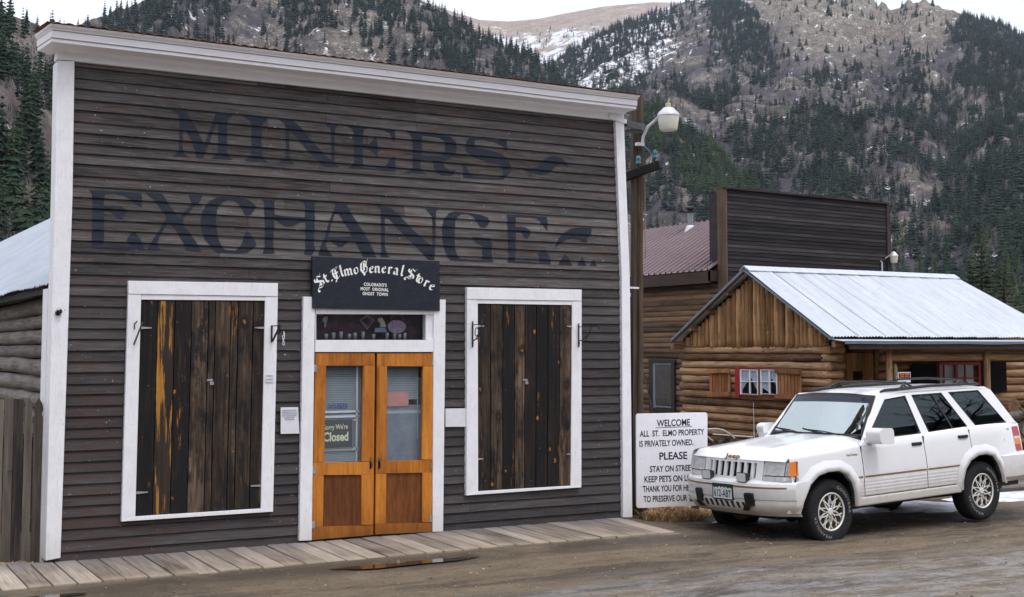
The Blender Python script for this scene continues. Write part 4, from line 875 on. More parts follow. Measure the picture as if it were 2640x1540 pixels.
for px_ in (wa[0][0]+.10, wa[1][0]-.2): m = MB(); m.box(px_, px_+.07, ys+.02, ys+.09, -.15, wa[0][2]-.1); obj('post', m, MT['poledark'], ws)
ZS = lambda x, y: (1600+x*.20408, 1040+y*.20408)
def stext(t, x0, x1, ybase, h, bold=.003):
    """line of hand cut lettering fitted between two measured ends"""
    A = onY(*ZS(x0, ybase), ys-.0012); 
    Bb = onY(*ZS(x1, ybase-(x1-x0)*.035), ys-.0012); vv, ff = text2d(t, 1.0, 'LEFT', 1.0, 1.0, 0.022)
    mxx = max(p[0] for p in vv); mnx = min(p[0] for p in vv); cap_ = .70; w = Bb[0]-A[0]; hh = h*.20408*.0042*1.02
    mb = MB(); mb.add([(A[0]+(p[0]-mnx)/(mxx-mnx)*w, ys-.0012, A[2]+(p[0]-mnx)/(mxx-mnx)*(Bb[2]-A[2])+p[1]/cap_*hh) for p in vv], ff, .5)
    obj('lettering', mb, MT['black'], ws, fix=False)
stext('WELCOME', 458, 878, 295, 92); stext('ALL  ST.  ELMO PROPERTY', 242, 1056, 424, 80); stext('IS PRIVATELY OWNED.', 238, 918, 552, 82); stext('PLEASE', 490, 842, 714, 100)
stext('STAY ON STREETS', 370, 960, 870, 82); stext('KEEP PETS ON LEASH', 302, 1010, 1000, 82); stext('THANK YOU FOR HELPING', 280, 1030, 1122, 82); stext('TO PRESERVE OUR TOWN', 290, 1060, 1250, 82)
m = MB(); A = onY(*ZS(438, 316), ys-.0012); Bb = onY(*ZS(904, 298), ys-.0012); m.add([(A[0], ys-.0012, A[2]), (Bb[0], ys-.0012, Bb[2]), (Bb[0], ys-.0012, Bb[2]+.007), (A[0], ys-.0012, A[2]+.007)], [(0, 1, 2, 3)]); obj('underline', m, MT['black'], ws, fix=False)
m = MB()
for x_, y_ in ((935,162),(1078,160),(1076,290),(1070,546),(895,182),(920,522),(945,500),(935,540),(250,1050),(262,1058),(680,890)):
    q = onY(*ZS(x_, y_), ys-.0012); m.prism([[(q[0]+.004*math.cos(w), q[2]+.004*math.sin(w)) for w in (0, 1.05, 2.1, 3.15, 4.2, 5.2)]], lambda x, z: (x, ys-.0013, z))
obj('nail_holes', m, MT['black'], ws, fix=False)
# ------------------------------------------------------------------ dry grass
def straw(mb, cx, cy, rx, ry, n, h, seed, flat=.5):
    r = random.Random(seed)
    for _ in range(n):
        a = r.uniform(0, 6.283); q = math.sqrt(r.random()); x = cx+rx*q*math.cos(a); y = cy+ry*q*math.sin(a); z = gz(x, y)-.01
        d = r.uniform(0, 6.283); hh = h*r.uniform(.4, 1.1)*(1-.4*q); le = hh*r.uniform(.3, 1.4)*flat*2; w = .0035*r.uniform(.7, 1.6)
        px, py = math.cos(d)*le, math.sin(d)*le; ox, oy = -math.sin(d)*w, math.cos(d)*w
        mb.add([(x-ox, y-oy, z), (x+ox, y+oy, z), (x+px*.45+ox, y+py*.45+oy, z+hh*.75), (x+px*.45-ox, y+py*.45-oy, z+hh*.75), (x+px, y+py, z+hh*r.uniform(.6, 1))], [(0, 1, 2, 3), (3, 2, 4)], r.random())
n = NT('dry_straw', .9, .1); n.col(n.ramp(n.attr(), [(.0, (.24, .14, .065)), (.5, (.54, .35, .17)), (1., (.74, .57, .36))])); MT['straw'] = n.m
g = MB(); qs = onZ(1735, 1336, -.08); straw(g, qs[0], qs[1]+.02, .42, .24, 2200, .22, 1, .6); straw(g, qs[0]+.45, qs[1]+.30, .6, .3, 1300, .12, 2, .8)
o = obj('dry_grass', g, MT['straw'], fix=False); o['kind'] = 'stuff'
g = MB(); straw(g, -.42, .12, .34, .12, 700, .07, 3, 1.3); o = obj('dry_grass', g, MT['straw'], fix=False); o['kind'] = 'stuff'
# ------------------------------------------------------------------ picket fence at the left
yf = .22
def pk_x(u): return onY(u, 1300, yf)[0]
def fz(v): return onY(60, v, yf)[2]
fence = thing('picket_fence', 'weathered grey picket fence at the left side of the storefront', 'fence', (-.6, yf, -.1))
def picket(u0, u1, vt, pointed, rnd, y=yf):
    x0, x1, zt = pk_x(u0), pk_x(u1), fz(vt); w = x1-x0; c = (x0+x1)/2; zb = -.06
    if pointed: P = [(x0, zb), (x1, zb), (x1, zt-.30), (x1, zt-.185), (x1-w*.12, zt-.165), (x1-w*.12, zt-.15), (x1+w*.02, zt-.12), (x1-w*.10, zt-.06), (c, zt), (x0+w*.10, zt-.06), (x0-w*.02, zt-.12), (x0+w*.12, zt-.15), (x0+w*.12, zt-.165), (x0, zt-.185)]
    else: P = [(x0, zb), (x1, zb), (x1, zt), (x0, zt+.006)]
    m = MB(); m.prism([P], lambda x, z: (x, y, z), lambda x, z: (x, y+.022, z), rnd); obj('picket', m, MT['greywood'], fence, bevel=.003)
picket(-55, -27, 1027, False, .3); picket(-26, 3.5, 1030, False, .8); picket(5.5, 29.5, 1029, False, .55, yf+.004); picket(30.2, 55, 1030, False, .2); picket(57.5, 78.5, 1024, True, .7); picket(82, 105.5, 1026, True, .45)
for z_ in (.25, 1.05): m = MB(); m.box(pk_x(-60), pk_x(106), yf+.024, yf+.06, z_, z_+.09); obj('rail', m, MT['greywood'], fence)
q = onY(26, 1216, yf-.02); m = MB(); m.tube([(q[0]-.02, yf-.012, q[2]+.01), (q[0], yf-.02, q[2]), (q[0]+.02, yf-.015, q[2]+.008), (q[0]+.025, yf-.01, q[2])], .005, 6); obj('latch', m, MT['iron'], fence)
m = MB(); vs = []; n_ = 120; x0, x1 = pk_x(-60), pk_x(112); z0, z1 = fz(1345), fz(1113)
for i in range(n_+1):
    z = z0+(z1-z0)*i/n_; w = .007*math.sin(2*math.pi*z/.038); vs += [(x0, .37+w, z), (x1, .37+w, z)]
m.add(vs, [(i*2, i*2+1, i*2+3, i*2+2) for i in range(n_)], .5); tag(obj('corrugated_sheet', m, MT['tinbright'], smooth=True, fix=False), 'pale corrugated metal sheet standing behind the picket fence', 'metal sheet')
# ------------------------------------------------------------------ the parked car (local axes: x forward from the rear axle, y to its left, z up)
def paint(name, c):
    n = NT(name, .22, .5); f = n.noise(3, 4, .6); X, Y, Z = n.xyz()
    k = n.ramp(f, [(.3, tuple(q*.95 for q in c)), (.7, c)])
    d = n.math('ADD', n.rng(Z, .80, .36, 0, .95), n.math('MULTIPLY', n.math('SUBTRACT', n.noise(9, 5, .65), .5), .5))
    k = n.mix(n.rng(d, .12, .8, 0, .7), k, (.40, .35, .29))              # road dust low on the body
    n.col(k); n.b.inputs['Coat Weight'].default_value = .6; n.b.inputs['Coat Roughness'].default_value = .06; return n.m
MT['carwhite'] = paint('white_car_paint', (.80, .80, .82))
MT['rubber'] = plain('black_tyre_rubber', (.020, .020, .022), .85, .2, 0, .3, 30)
MT['trimblack'] = plain('black_car_trim', (.012, .012, .014), .5, .4)
MT['gold'] = plain('gold_trim', (.30, .19, .055), .35, .6, .5, .1)
MT['alloy'] = plain('silver_alloy_spokes', (.72, .71, .68), .35, .5, .1, .12, 30)
MT['goldwheel'] = plain('gold_wheel_dish', (.125, .10, .06), .45, .5, .4, .15, 20)
MT['lens'] = plain('grey_headlight_lens', (.50, .50, .51), .15, .7, .1, .25, 22)
MT['foglens'] = plain('clear_fog_lens', (.72, .73, .74), .2, .6, 0, .15, 40); MT['amber'] = plain('amber_lens', (.75, .20, .01), .2, .6, 0, .1); MT['redlens'] = plain('red_lens', (.42, .012, .012), .2, .6, 0, .1)
MT['autoglass'] = glass('tinted_car_glass', (.30, .40, .44), .30, .01, 1.6, (.75, .92, 1)); MT['windshield'] = glass('windshield_glass', (.50, .66, .68), .55, .01, 5.0, (.86, .98, 1))
MT['seat'] = plain('grey_seat_cloth', (.05, .052, .058), .9, .1)
h, pt, ro = rad(183.986), rad(-1.482), rad(.933)
f3 = Vector((math.cos(h)*math.cos(pt), math.sin(h)*math.cos(pt), math.sin(pt))); l3 = Vector((-math.sin(h), math.cos(h), 0)); u3 = f3.cross(l3)
l4 = math.cos(ro)*l3+math.sin(ro)*u3; u4 = -math.sin(ro)*l3+math.cos(ro)*u3
car = thing('parked_car', 'white four door off road wagon with gold pinstripes and lattice alloy wheels', 'car', (0, 0, 0))
car.matrix_world = Matrix(((f3.x, l4.x, u4.x, 10.658), (f3.y, l4.y, u4.y, -.895), (f3.z, l4.z, u4.z, -.140), (0, 0, 0, 1)))
ARCH_F = [(2.35,.40),(2.355,.55),(2.39,.66),(2.48,.765),(2.61,.812),(2.80,.812),(2.95,.785),(3.08,.70),(3.20,.52),(3.26,.40)]
ARCH_R = [(-.34,.44),(-.32,.55),(-.26,.68),(-.16,.78),(-.02,.812),(.15,.805),(.30,.755),(.40,.66),(.46,.52),(.47,.42)]
def interp(P, x):
    for (a, b), (c, d) in zip(P[:-1], P[1:]):
        if a <= x <= c: return b+(d-b)*(x-a)/(c-a if c > a else 1)
    return P[0][1] if x < P[0][0] else P[-1][1]
def zlow(x):
    if ARCH_F[0][0] <= x <= ARCH_F[-1][0]: return interp(ARCH_F, x)
    if ARCH_R[0][0] <= x <= ARCH_R[-1][0]: return interp(ARCH_R, x)
    return .40 if x > 3.26 else (.44 if x < -.34 else .405)
def zbelt(x): return interp([(-1.0,1.13),(-.55,1.145),(.19,1.135),(1.11,1.105),(2.22,1.06),(3.29,1.0),(3.5,.97)], x)
def Wd(x, z):
    w = .862
    if z > .74: w -= .050*((z-.74)/.38)**1.4
    if z < .52: w -= .03*((.52-z)/.14)
    if .505 < z < .66 and .47 < x < 2.36: w += .004*math.cos((z-.51)/.0375*2*math.pi)
    if x > 2.7: w -= .075*((x-2.7)/.7)**2.2
    if x < -.1: w -= .055*((-.1-x)/.8)**2
    return w
def side_patch(x0, x1, zb0, sgn, top=None, nx=None, extra=()):
    xs_ = sorted(set([x0, x1]+[x for x, _ in ARCH_F+ARCH_R if x0 < x < x1]+list(np.linspace(x0, x1, max(3, int((x1-x0)/.07))))))
    zr = list(np.arange(zb0, .70, .0125))+[.70, .72, .76, .80, .85, .90, .95, 1.0]
    m = MB(); vs = []; nz_ = len(zr)+2
    for x in xs_:
        zt = zbelt(x); zl = max(zb0, zlow(x))
        col = [max(zl, min(z, zt-.03)) for z in zr]+[zt-.012, zt]
        for z in col: vs.append((x, sgn*(Wd(x, z)+(.0 if z < zt-.001 else -.004)), z))
    fs = [(i*nz_+j, (i+1)*nz_+j, (i+1)*nz_+j+1, i*nz_+j+1) for i in range(len(xs_)-1) for j in range(nz_-1)]
    # belt shoulder rolling inwards
    k = len(xs_); b = len(vs); vs += [(x, sgn*(Wd(x, zbelt(x))-.035), zbelt(x)+.022) for x in xs_]
    fs += [(i*nz_+nz_-1, (i+1)*nz_+nz_-1, b+i+1, b+i) for i in range(k-1)]
    m.add(vs, fs, .5); return m
def pane(hp, yg, sgn, rows=14, cols=6):      # slightly bowed sheet of side glass
    z0, z1 = min(a[1] for a in hp), max(a[1] for a in hp); vs = []
    for j in range(rows+1):
        z = z0+1e-4+(z1-z0-2e-4)*j/rows; xs_ = []
        for (ax, az), (bx, bz) in zip(hp, hp[1:]+hp[:1]):
            if (az-z)*(bz-z) <= 0 and az != bz: xs_.append(ax+(bx-ax)*(z-az)/(bz-az))
        a, b = min(xs_), max(xs_)
        for i in range(cols+1): vs.append((a+(b-a)*i/cols, yg(z)-sgn*(.014-.013*(1-((z-(z0+z1)/2)/((z1-z0)/2))**2)), z))
    m = MB(); m.add(vs, [(j*(cols+1)+i, j*(cols+1)+i+1, (j+1)*(cols+1)+i+1, (j+1)*(cols+1)+i) for j in range(rows) for i in range(cols)], .5); return m
g = .004
for sgn, sd_ in ((1, 'left'), (-1, 'right')):
    obj('fender', side_patch(2.205, 3.30, .40, sgn), MT['carwhite'], car, smooth=True, fix=False)
    d1 = obj('door', side_patch(1.105, 2.195, .495, sgn), MT['carwhite'], car, smooth=True, fix=False)
    d2 = obj('door', side_patch(.235, 1.095, .495, sgn), MT['carwhite'], car, smooth=True, fix=False)
    obj('quarter_panel', side_patch(-.83, .225, .44, sgn), MT['carwhite'], car, smooth=True, fix=False)
    m = MB()
    for a_, b_ in ((.475, 2.345),): m.box(a_, b_, sgn*.80 if sgn > 0 else -.862, .862 if sgn > 0 else -.80, .385, .488)
    obj('sill', m, MT['carwhite'], car, bevel=.018)
    for P in (ARCH_F, ARCH_R):      # raised wheel arch lips
        m = MB(); c = (2.75, .52) if P is ARCH_F else (.06, .52); n = len(P); vs = []
        for x, z in P:
            d = Vector((x-c[0], z-c[1])); d.normalize(); o1 = (x+d.x*.05, max(z+d.y*.055, .40)); o2 = (x+d.x*.115, max(z+d.y*.125, .40))
            vs += [(x, sgn*.80, z), (x, sgn*.882, z), (o1[0], sgn*(Wd(o1[0], o1[1])+.020), o1[1]), (o2[0], sgn*(Wd(min(3.3, o2[0]), o2[1])+.0015), o2[1])]
        m.add(vs, [(i*4+j, (i+1)*4+j, (i+1)*4+j+1, i*4+j+1) for i in range(n-1) for j in range(3)], .5)
        obj('wheel_arch', m, MT['carwhite'], car, smooth=True, fix=False)
    m = MB()       # dark panel gaps behind the seams and dark arch linings
    m.box(2.193, 2.207, sgn*.70, sgn*.835, .50, 1.05); m.box(1.093, 1.107, sgn*.70, sgn*.83, .50, 1.10); m.box(.223, .237, sgn*.70, sgn*.82, .83, 1.12)
    obj('door_seam', m, MT['trimblack'], car)
    for P in (ARCH_F, ARCH_R):
        m = MB(); vs = []; n = len(P)
        for x, z in P: vs += [(x, sgn*.846, z), (x, sgn*.52, z)]
        m.add(vs, [(i*2, i*2+1, i*2+3, i*2+2) for i in range(n-1)], .5)
        m.add([(P[0][0], sgn*.52, .3)]+[(x, sgn*.52, z) for x, z in P]+[(P[-1][0], sgn*.52, .3)], [tuple(range(n+2))], .5)
        obj('arch_lining', m, MT['trimblack'], car, fix=False)
    for a_, b_ in ((2.22, 2.32), (1.115, 2.185), (.43, 1.085), (-.80, -.42)):
        m = MB(); xs_ = np.linspace(a_, b_, 12); vs = []   # gold pinstripe in the side moulding
        for x in xs_: 
            z = .70 if x > -.2 else .735
            vs += [(x, sgn*(Wd(x, z)+.003), z), (x, sgn*(Wd(x, z)+.003), z+.020)]
        m.add(vs, [(i*2, i*2+2, i*2+3, i*2+1) for i in range(11)], .5)
        obj('gold_pinstripe', m, MT['gold'], car, fix=False)
    m = MB()
    for x in (1.235, .37): 
        z = 1.015 if x > 1 else 1.045
        hb = MB(); hb.box(x-.085, x+.085, sgn*.815 if sgn > 0 else -.850, .850 if sgn > 0 else -.815, z-.017, z+.020); obj('handle', hb, MT['trimblack'], d1 if x > 1 else d2, bevel=.008)
    # glasshouse side: pillars and rails with three openings
    yg = lambda z: sgn*(.792-(z-1.08)*.285)
    O = [(2.12,1.07),(2.03,1.165),(1.66,1.59),(1.60,1.612),(-.36,1.622),(-.47,1.575),(-.78,1.15),(.19,1.13),(1.1,1.10)]
    H = [[(1.55,1.55),(1.17,1.577),(1.075,1.125),(1.925,1.115),(1.895,1.245)], [(1.06,1.580),(.50,1.582),(.185,1.150),(.935,1.128)], [(.37,1.583),(-.22,1.583),(-.59,1.160),(.03,1.150)]]
    m = MB(); m.prism([O]+H, lambda x, z: (x, yg(z), z), lambda x, z: (x, yg(z)-sgn*.045, z)); obj('pillar_frame', m, MT['carwhite'], car, bevel=.006)
    m = MB()
    for hp in H:
        n = len(hp); cx = sum(a_[0] for a_ in hp)/n; cz = sum(a_[1] for a_ in hp)/n; vs = []
        for x, z in hp: vs += [(x, yg(z)+sgn*.0015, z), (x+(cx-x)*.055, yg(z)+sgn*.0015, z+(cz-z)*.07)]
        m.add(vs, [(i*2, ((i+1) % n)*2, ((i+1) % n)*2+1, i*2+1) for i in range(n)], .5)
    m.add([(.665, yg(1.58)+sgn*.002, 1.582), (.695, yg(1.58)+sgn*.002, 1.582), (.49, yg(1.14)+sgn*.002, 1.14), (.46, yg(1.14)+sgn*.002, 1.14)], [(0, 1, 2, 3)], .5)
    obj('window_seal', m, MT['trimblack'], car, fix=False)
    for hp in H:
        m = pane(hp, yg, sgn); obj('side_window', m, MT['autoglass'], car, smooth=True, fix=False)
    m = MB()
    m.add([(x, yg(1.09)+sgn*.004, z) for x, z in []], [], .5)
    # door mirror
    m = MB(); m.prism([rounded([(1.90,1.065),(2.13,1.08),(2.16,1.22),(2.09,1.255),(1.91,1.25)], .05)], lambda x, z: (x-(.10 if sgn < 0 else 0), sgn*(1.07 if sgn > 0 else .97), z), lambda x, z: (x+.02-(.10 if sgn < 0 else 0), sgn*(.885 if sgn > 0 else .83), z)); 
    mi = obj('mirror', m, MT['carwhite'], car, bevel=.038)
    m = MB(); m.beam((2.03, sgn*.90, 1.11), (2.02, sgn*.76, 1.11), .11, .06); obj('mirror_arm', m, MT['carwhite'], mi)
# hood, cowl, roof, tail
def hood_z(x, y):
    a = abs(y)/.78; zc = interp([(1.95,1.165),(2.15,1.150),(2.6,1.120),(3.0,1.075),(3.25,1.030),(3.36,.985),(3.40,.955)], x)
    ze = interp([(1.95,1.09),(2.22,1.082),(3.29,1.018),(3.40,.95)], x)
    c = zc-(zc-ze)*a**2.6
    return c+.010*smooth(.24, .34, abs(y))*smooth(.62, .5, abs(y))*smooth(3.3, 2.9, x)
m = MB(); xs_ = [1.95, 2.0, 2.05, 2.1, 2.2, 2.3, 2.4, 2.6, 2.8, 3.0, 3.1, 3.2, 3.27, 3.32, 3.36, 3.385, 3.40]; ysn = 25; vs = []
for x in xs_:
    hw = Wd(min(x, 3.3), zbelt(x))-.033
    for j in range(ysn):
        y = -hw+2*hw*j/(ysn-1); xx = x-(.10*(abs(y)/.8)**2.5 if x > 3.1 else 0)*smooth(3.1, 3.4, x); vs.append((xx, y, hood_z(x, y*.78/hw)))
m.add(vs, [(i*ysn+j, i*ysn+j+1, (i+1)*ysn+j+1, (i+1)*ysn+j) for i in range(len(xs_)-1) for j in range(ysn-1)], .5)
hood = obj('hood', m, MT['carwhite'], car, smooth=True, fix=False)
m = MB(); nxr, nyr = 14, 13; vs = []
for i in range(nxr+1):
    x = 1.665-2.10*i/nxr
    for j in range(nyr+1):
        y = -.648+1.296*j/nyr; e = abs(y)/.648; z = 1.662-.045*e**3-.035*smooth(1.2, 1.7, x)-.025*smooth(-.1, -.45, x); vs.append((x+.06*(1-e*e)*(i == 0), y, z))
m.add(vs, [(i*(nyr+1)+j, (i+1)*(nyr+1)+j, (i+1)*(nyr+1)+j+1, i*(nyr+1)+j+1) for i in range(nxr) for j in range(nyr)], .5)
obj('roof_panel', m, MT['carwhite'], car, smooth=True, fix=False)
m = MB(); m.add([(-.44,-.62,1.60),(-.44,.62,1.60),(-.80,.76,1.14),(-.80,-.76,1.14)], [(0,1,2,3)]); m.add([(-.79,-.77,1.15),(-.79,.77,1.15),(-.86,.79,.74),(-.86,-.79,.74)], [(0,1,2,3)]); obj('tailgate', m, MT['carwhite'], car, fix=False)
m = MB(); m.add([(-.492,-.54,1.54),(-.492,.54,1.54),(-.785,.68,1.17),(-.785,-.68,1.17)], [(0,1,2,3)]); obj('rear_window', m, MT['autoglass'], car, fix=False)
# windshield
def ws_pt(s, t, lift=0):       # s across -1..1, t up 0..1
    hw = .735+(.625-.735)*t; x = 2.03+(1.665-2.03)*t+.07*(1-s*s)+lift; z = 1.150+(1.600-1.150)*t+.02*(1-s*s)*(t)
    return (x, s*hw, z)
def ws_grid(s0, s1, t0, t1, lift=0, n=10):
    m = MB(); vs = [ws_pt(s0+(s1-s0)*i/n, t0+(t1-t0)*j/4, lift) for j in range(5) for i in range(n+1)]
    m.add(vs, [(j*(n+1)+i, j*(n+1)+i+1, (j+1)*(n+1)+i+1, (j+1)*(n+1)+i) for j in range(4) for i in range(n)], .5); return m
ws_ = obj('windshield', ws_grid(-.93, .93, .05, .93), MT['windshield'], car, smooth=True, fix=False)
m = ws_grid(-1, -.93, 0, 1, -.002, 2); m.merge(ws_grid(.93, 1, 0, 1, -.002, 2)); m.merge(ws_grid(-.93, .93, .93, 1, -.002)); m.merge(ws_grid(-.93, .93, 0, .05, -.002)); obj('windshield_seal', m, MT['trimblack'], car, fix=False)
m = ws_grid(-.93, .93, .80, .93, .0012); obj('tint_band', m, glass('violet_tint_band', (.30, .30, .46), .5, .02, 1.5), ws_, fix=False)
for (y0, y1) in ((.42, -.08), (-.18, -.60)):
    m = MB(); s0 = y0/.735; p0 = Vector(ws_pt(s0, .02, .01)); p1 = Vector(ws_pt(y1/.72, .11, .012)); m.tube([p0, (p0+p1)/2+Vector((.015, 0, .012)), p1], .008, 6); p2 = Vector(ws_pt(y1/.72+.30, .035, .014)); p3 = Vector(ws_pt(y1/.72-.14, .14, .014)); m.tube([p2, p1, p3], .007, 6); obj('wiper', m, MT['trimblack'], car)
# front end
def nose_x(y, x0): return x0-.11*(abs(y)/.8)**2.3
def nose_strip(mb, y0, y1, z0, z1, xa, xb, n=10, lift=0):
    vs = []
    for i in range(n+1):
        y = y0+(y1-y0)*i/n; vs += [(nose_x(y, xa)+lift, y, z0), (nose_x(y, xb)+lift, y, z1)]
    mb.add(vs, [(i*2, i*2+2, i*2+3, i*2+1) for i in range(n)]); return mb
m = MB(); nose_strip(m, -.84, .84, .73, .955, 3.435, 3.395, 24, -.045); obj('nose_panel', m, MT['trimblack'], car, fix=False)
m = MB()
W8 = .105; 
for i in range(9):
    y = -.42+.84*(i)/8; w = .021 if 0 < i < 8 else .05
    ya, yb = y-w+(.0 if i else -.0), y+w
    vs = []
    for yy, lf in ((ya, -.03), (ya+.006, .0), (yb-.006, .0), (yb, -.03)): vs += [(nose_x(yy, 3.44)+lf, yy, .765), (nose_x(yy, 3.405)+lf, yy, .925)]
    m.add(vs, [(0, 2, 3, 1), (2, 4, 5, 3), (4, 6, 7, 5)])
nose_strip(m, -.47, .47, .925, .955, 3.405, 3.395, 12); nose_strip(m, -.47, .47, .735, .765, 3.445, 3.44, 12)
obj('grille', m, MT['carwhite'], car, fix=False)
for sgn in (1, -1):
    m = MB(); nose_strip(m, sgn*.478, sgn*.735, .800, .945, 3.43, 3.39, 6, .002); hl = obj('headlight', m, MT['lens'], car, fix=False, bevel=0)
    m = MB(); nose_strip(m, sgn*.487, sgn*.725, .81, .935, 3.432, 3.394, 6, .004)
    m = MB(); vs = [(nose_x(.742, 3.43), sgn*.742, .800), (nose_x(.742, 3.39), sgn*.742, .945), (3.325, sgn*.80, .800), (3.30, sgn*.79, .95)]; m.add(vs, [(0, 2, 3, 1)]); cl_ = obj('corner_lamp', m, MT['lens'], car, fix=False)
    m = MB(); vs = [(3.325, sgn*.8005, .800), (3.30, sgn*.7905, .95), (3.235, sgn*.850, .800), (3.225, sgn*.826, .955)]; m.add(vs, [(0, 2, 3, 1)]); obj('amber_lens', m, MT['amber'], cl_, fix=False)
    m = MB(); nose_strip(m, sgn*.478, sgn*.742, .740, .790, 3.445, 3.432, 6, .002); m.add([(nose_x(.742, 3.447), sgn*.742, .74), (nose_x(.742, 3.434), sgn*.742, .79), (3.235, sgn*.852, .74), (3.235, sgn*.852, .79)], [(0, 2, 3, 1)]); obj('parking_lamp', m, MT['lens'], car, fix=False)
    c = (3.50, sgn*.285, .775); m = MB(); m.prism([rounded([(-.075, -.055), (.075, -.055), (.075, .055), (-.075, .055)], .025)], lambda y, z: (c[0]+.045, c[1]+y, c[2]+z), lambda y, z: (c[0]-.03, c[1]+y*.7, c[2]+z*.7)); fg = obj('fog_lamp', m, MT['trimblack'], car)
    m = MB(); m.prism([rounded([(-.066, -.047), (.066, -.047), (.066, .047), (-.066, .047)], .02)], lambda y, z: (c[0]+.0475, c[1]+y, c[2]+z)); obj('fog_lens', m, MT['foglens'], fg, fix=False)
# bumper
def bump_x(y, z):
    x = interp([(.36, 3.47), (.42, 3.535), (.50, 3.555), (.60, 3.565), (.66, 3.565), (.715, 3.55), (.735, 3.50), (.74, 3.42)], z); return x-.25*(abs(y)/.87)**3.4
m = MB(); zs_ = [.36, .385, .42, .46, .50, .535, .545, .60, .655, .66, .685, .69, .715, .730, .738, .74]; n = 40; vs = []
for j in range(n+1):
    y = -.872+1.744*j/n
    for z in zs_: vs.append((bump_x(y, z)-(.012 if z in (.535,) else 0), y*(1 if z > .45 else .97), z))
q = len(zs_); fs = [(j*q+i, (j+1)*q+i, (j+1)*q+i+1, j*q+i+1) for j in range(n) for i in range(q-1)]
for sgn, j in ((-1, 0), (1, n)):       # wrap back to the wheel arch
    b = len(vs)
    for i_, z in enumerate(zs_): vs.append((min(interp([(.36, 3.20), (.40, 3.235), (.52, 3.20), (.70, 3.08), (.74, 3.05)], z), bump_x(.872, z)-.012), sgn*.877*(1 if z > .45 else .975), z))
    fs += [((j*q+i), b+i, b+i+1, (j*q+i+1)) for i in range(q-1)]
m.add(vs, fs, .5); bp = obj('front_bumper', m, MT['carwhite'], car, smooth=True, fix=False, autos=35)
m = MB(); vs = []
for j in range(41):
    y = -.80+1.60*j/40; vs += [(bump_x(y, .672)+.004, y, .664), (bump_x(y, .68)+.004, y, .684)]
m.add(vs, [(j*2, j*2+2, j*2+3, j*2+1) for j in range(40)]); obj('gold_strip', m, MT['gold'], bp, fix=False)
for sgn in (1, -1):
    m = MB(); c = sgn*.405; m.prism([rounded([(c-.055, .47), (c+.055, .47), (c+.055, .615), (c-.055, .615)], .025)], lambda y, z: (3.598-.25*(abs(y)/.87)**3.4-(.02 if z < .5 else 0), y, z), lambda y, z: (3.50-.1, y, z)); m.add([(3.585, c-.05, .475), (3.585, c+.05, .475), (3.555, c-.06*sgn+.05, .415), (3.555, c-.06*sgn-.05, .415)], [(0, 1, 2, 3)]); obj('bumper_guard', m, MT['trimblack'], bp)
m = MB()
for i in range(8): y = -.30+.60*i/7; m.add([(bump_x(y, .50)+.004, y-.026, .505), (bump_x(y, .50)+.004, y+.020, .505), (bump_x(y, .43)+.004, y+.040, .435), (bump_x(y, .43)+.004, y+.004, .435)], [(0, 1, 2, 3)])
obj('air_slots', m, MT['trimblack'], bp, fix=False)
m = MB(); m.box(3.10, 3.22, -.55, .55, .30, .37); obj('air_dam', m, MT['trimblack'], car, bevel=.02)
# licence plate with a mountain skyline
pl = MB(); pl.box(3.562, 3.571, -.165, .165, .515, .690); lp = obj('licence_plate', pl, MT['trimblack'], bp)
MT['plategreen'] = plain('dark_green_plate_ink', (.010, .050, .032), .5, .3); MT['platewhite'] = plain('white_plate', (.66, .70, .74), .4, .4)
m = MB(); m.add([(3.5722, -.15, .525), (3.5722, .15, .525), (3.5722, .15, .680), (3.5722, -.15, .680)], [(0, 1, 2, 3)]); obj('plate_face', m, MT['platewhite'], lp, fix=False)
sk = [(.15, .680), (-.15, .680), (-.15, .650), (-.12, .640), (-.10, .653), (-.075, .640), (-.05, .660), (-.02, .643), (.005, .662), (.03, .644), (.06, .659), (.085, .641), (.115, .654), (.15, .640)]
m = MB(); m.prism([sk], lambda y, z: (3.5732, y, z)); obj('plate_sky', m, MT['plategreen'], lp, fix=False)
vv, ff = text2d('612-ABT', .110, 'CENTER', .66, 1.05, .002); m = MB(); m.add([(3.5732, y, .545+z) for y, z in vv], ff, .5); obj('plate_number', m, MT['plategreen'], lp, fix=False)
vv, ff = text2d('Jeep', .10, 'CENTER', 1.2, 1.1, .006); m = MB()
m.add([(3.378+.018*(1-(z/.06)), y, .966+z*.62) for y, z in vv], ff, .5); obj('hood_lettering', m, MT['gold'], hood, fix=False)
def side_text(t, x, z, size, sx, mt):
    vv, ff = text2d(t, size, 'CENTER', sx, 1.0, .001); mb = MB(); mb.add([(x-a_, Wd(x-a_, z+b_)+.003, z+b_) for a_, b_ in vv], ff, .5); obj('badge', mb, mt, car, fix=False)
side_text('Grand Cherokee', 2.36, .958, .036, .72, MT['gold']); side_text('4X4', -.56, 1.072, .03, 1.0, MT['gold'])
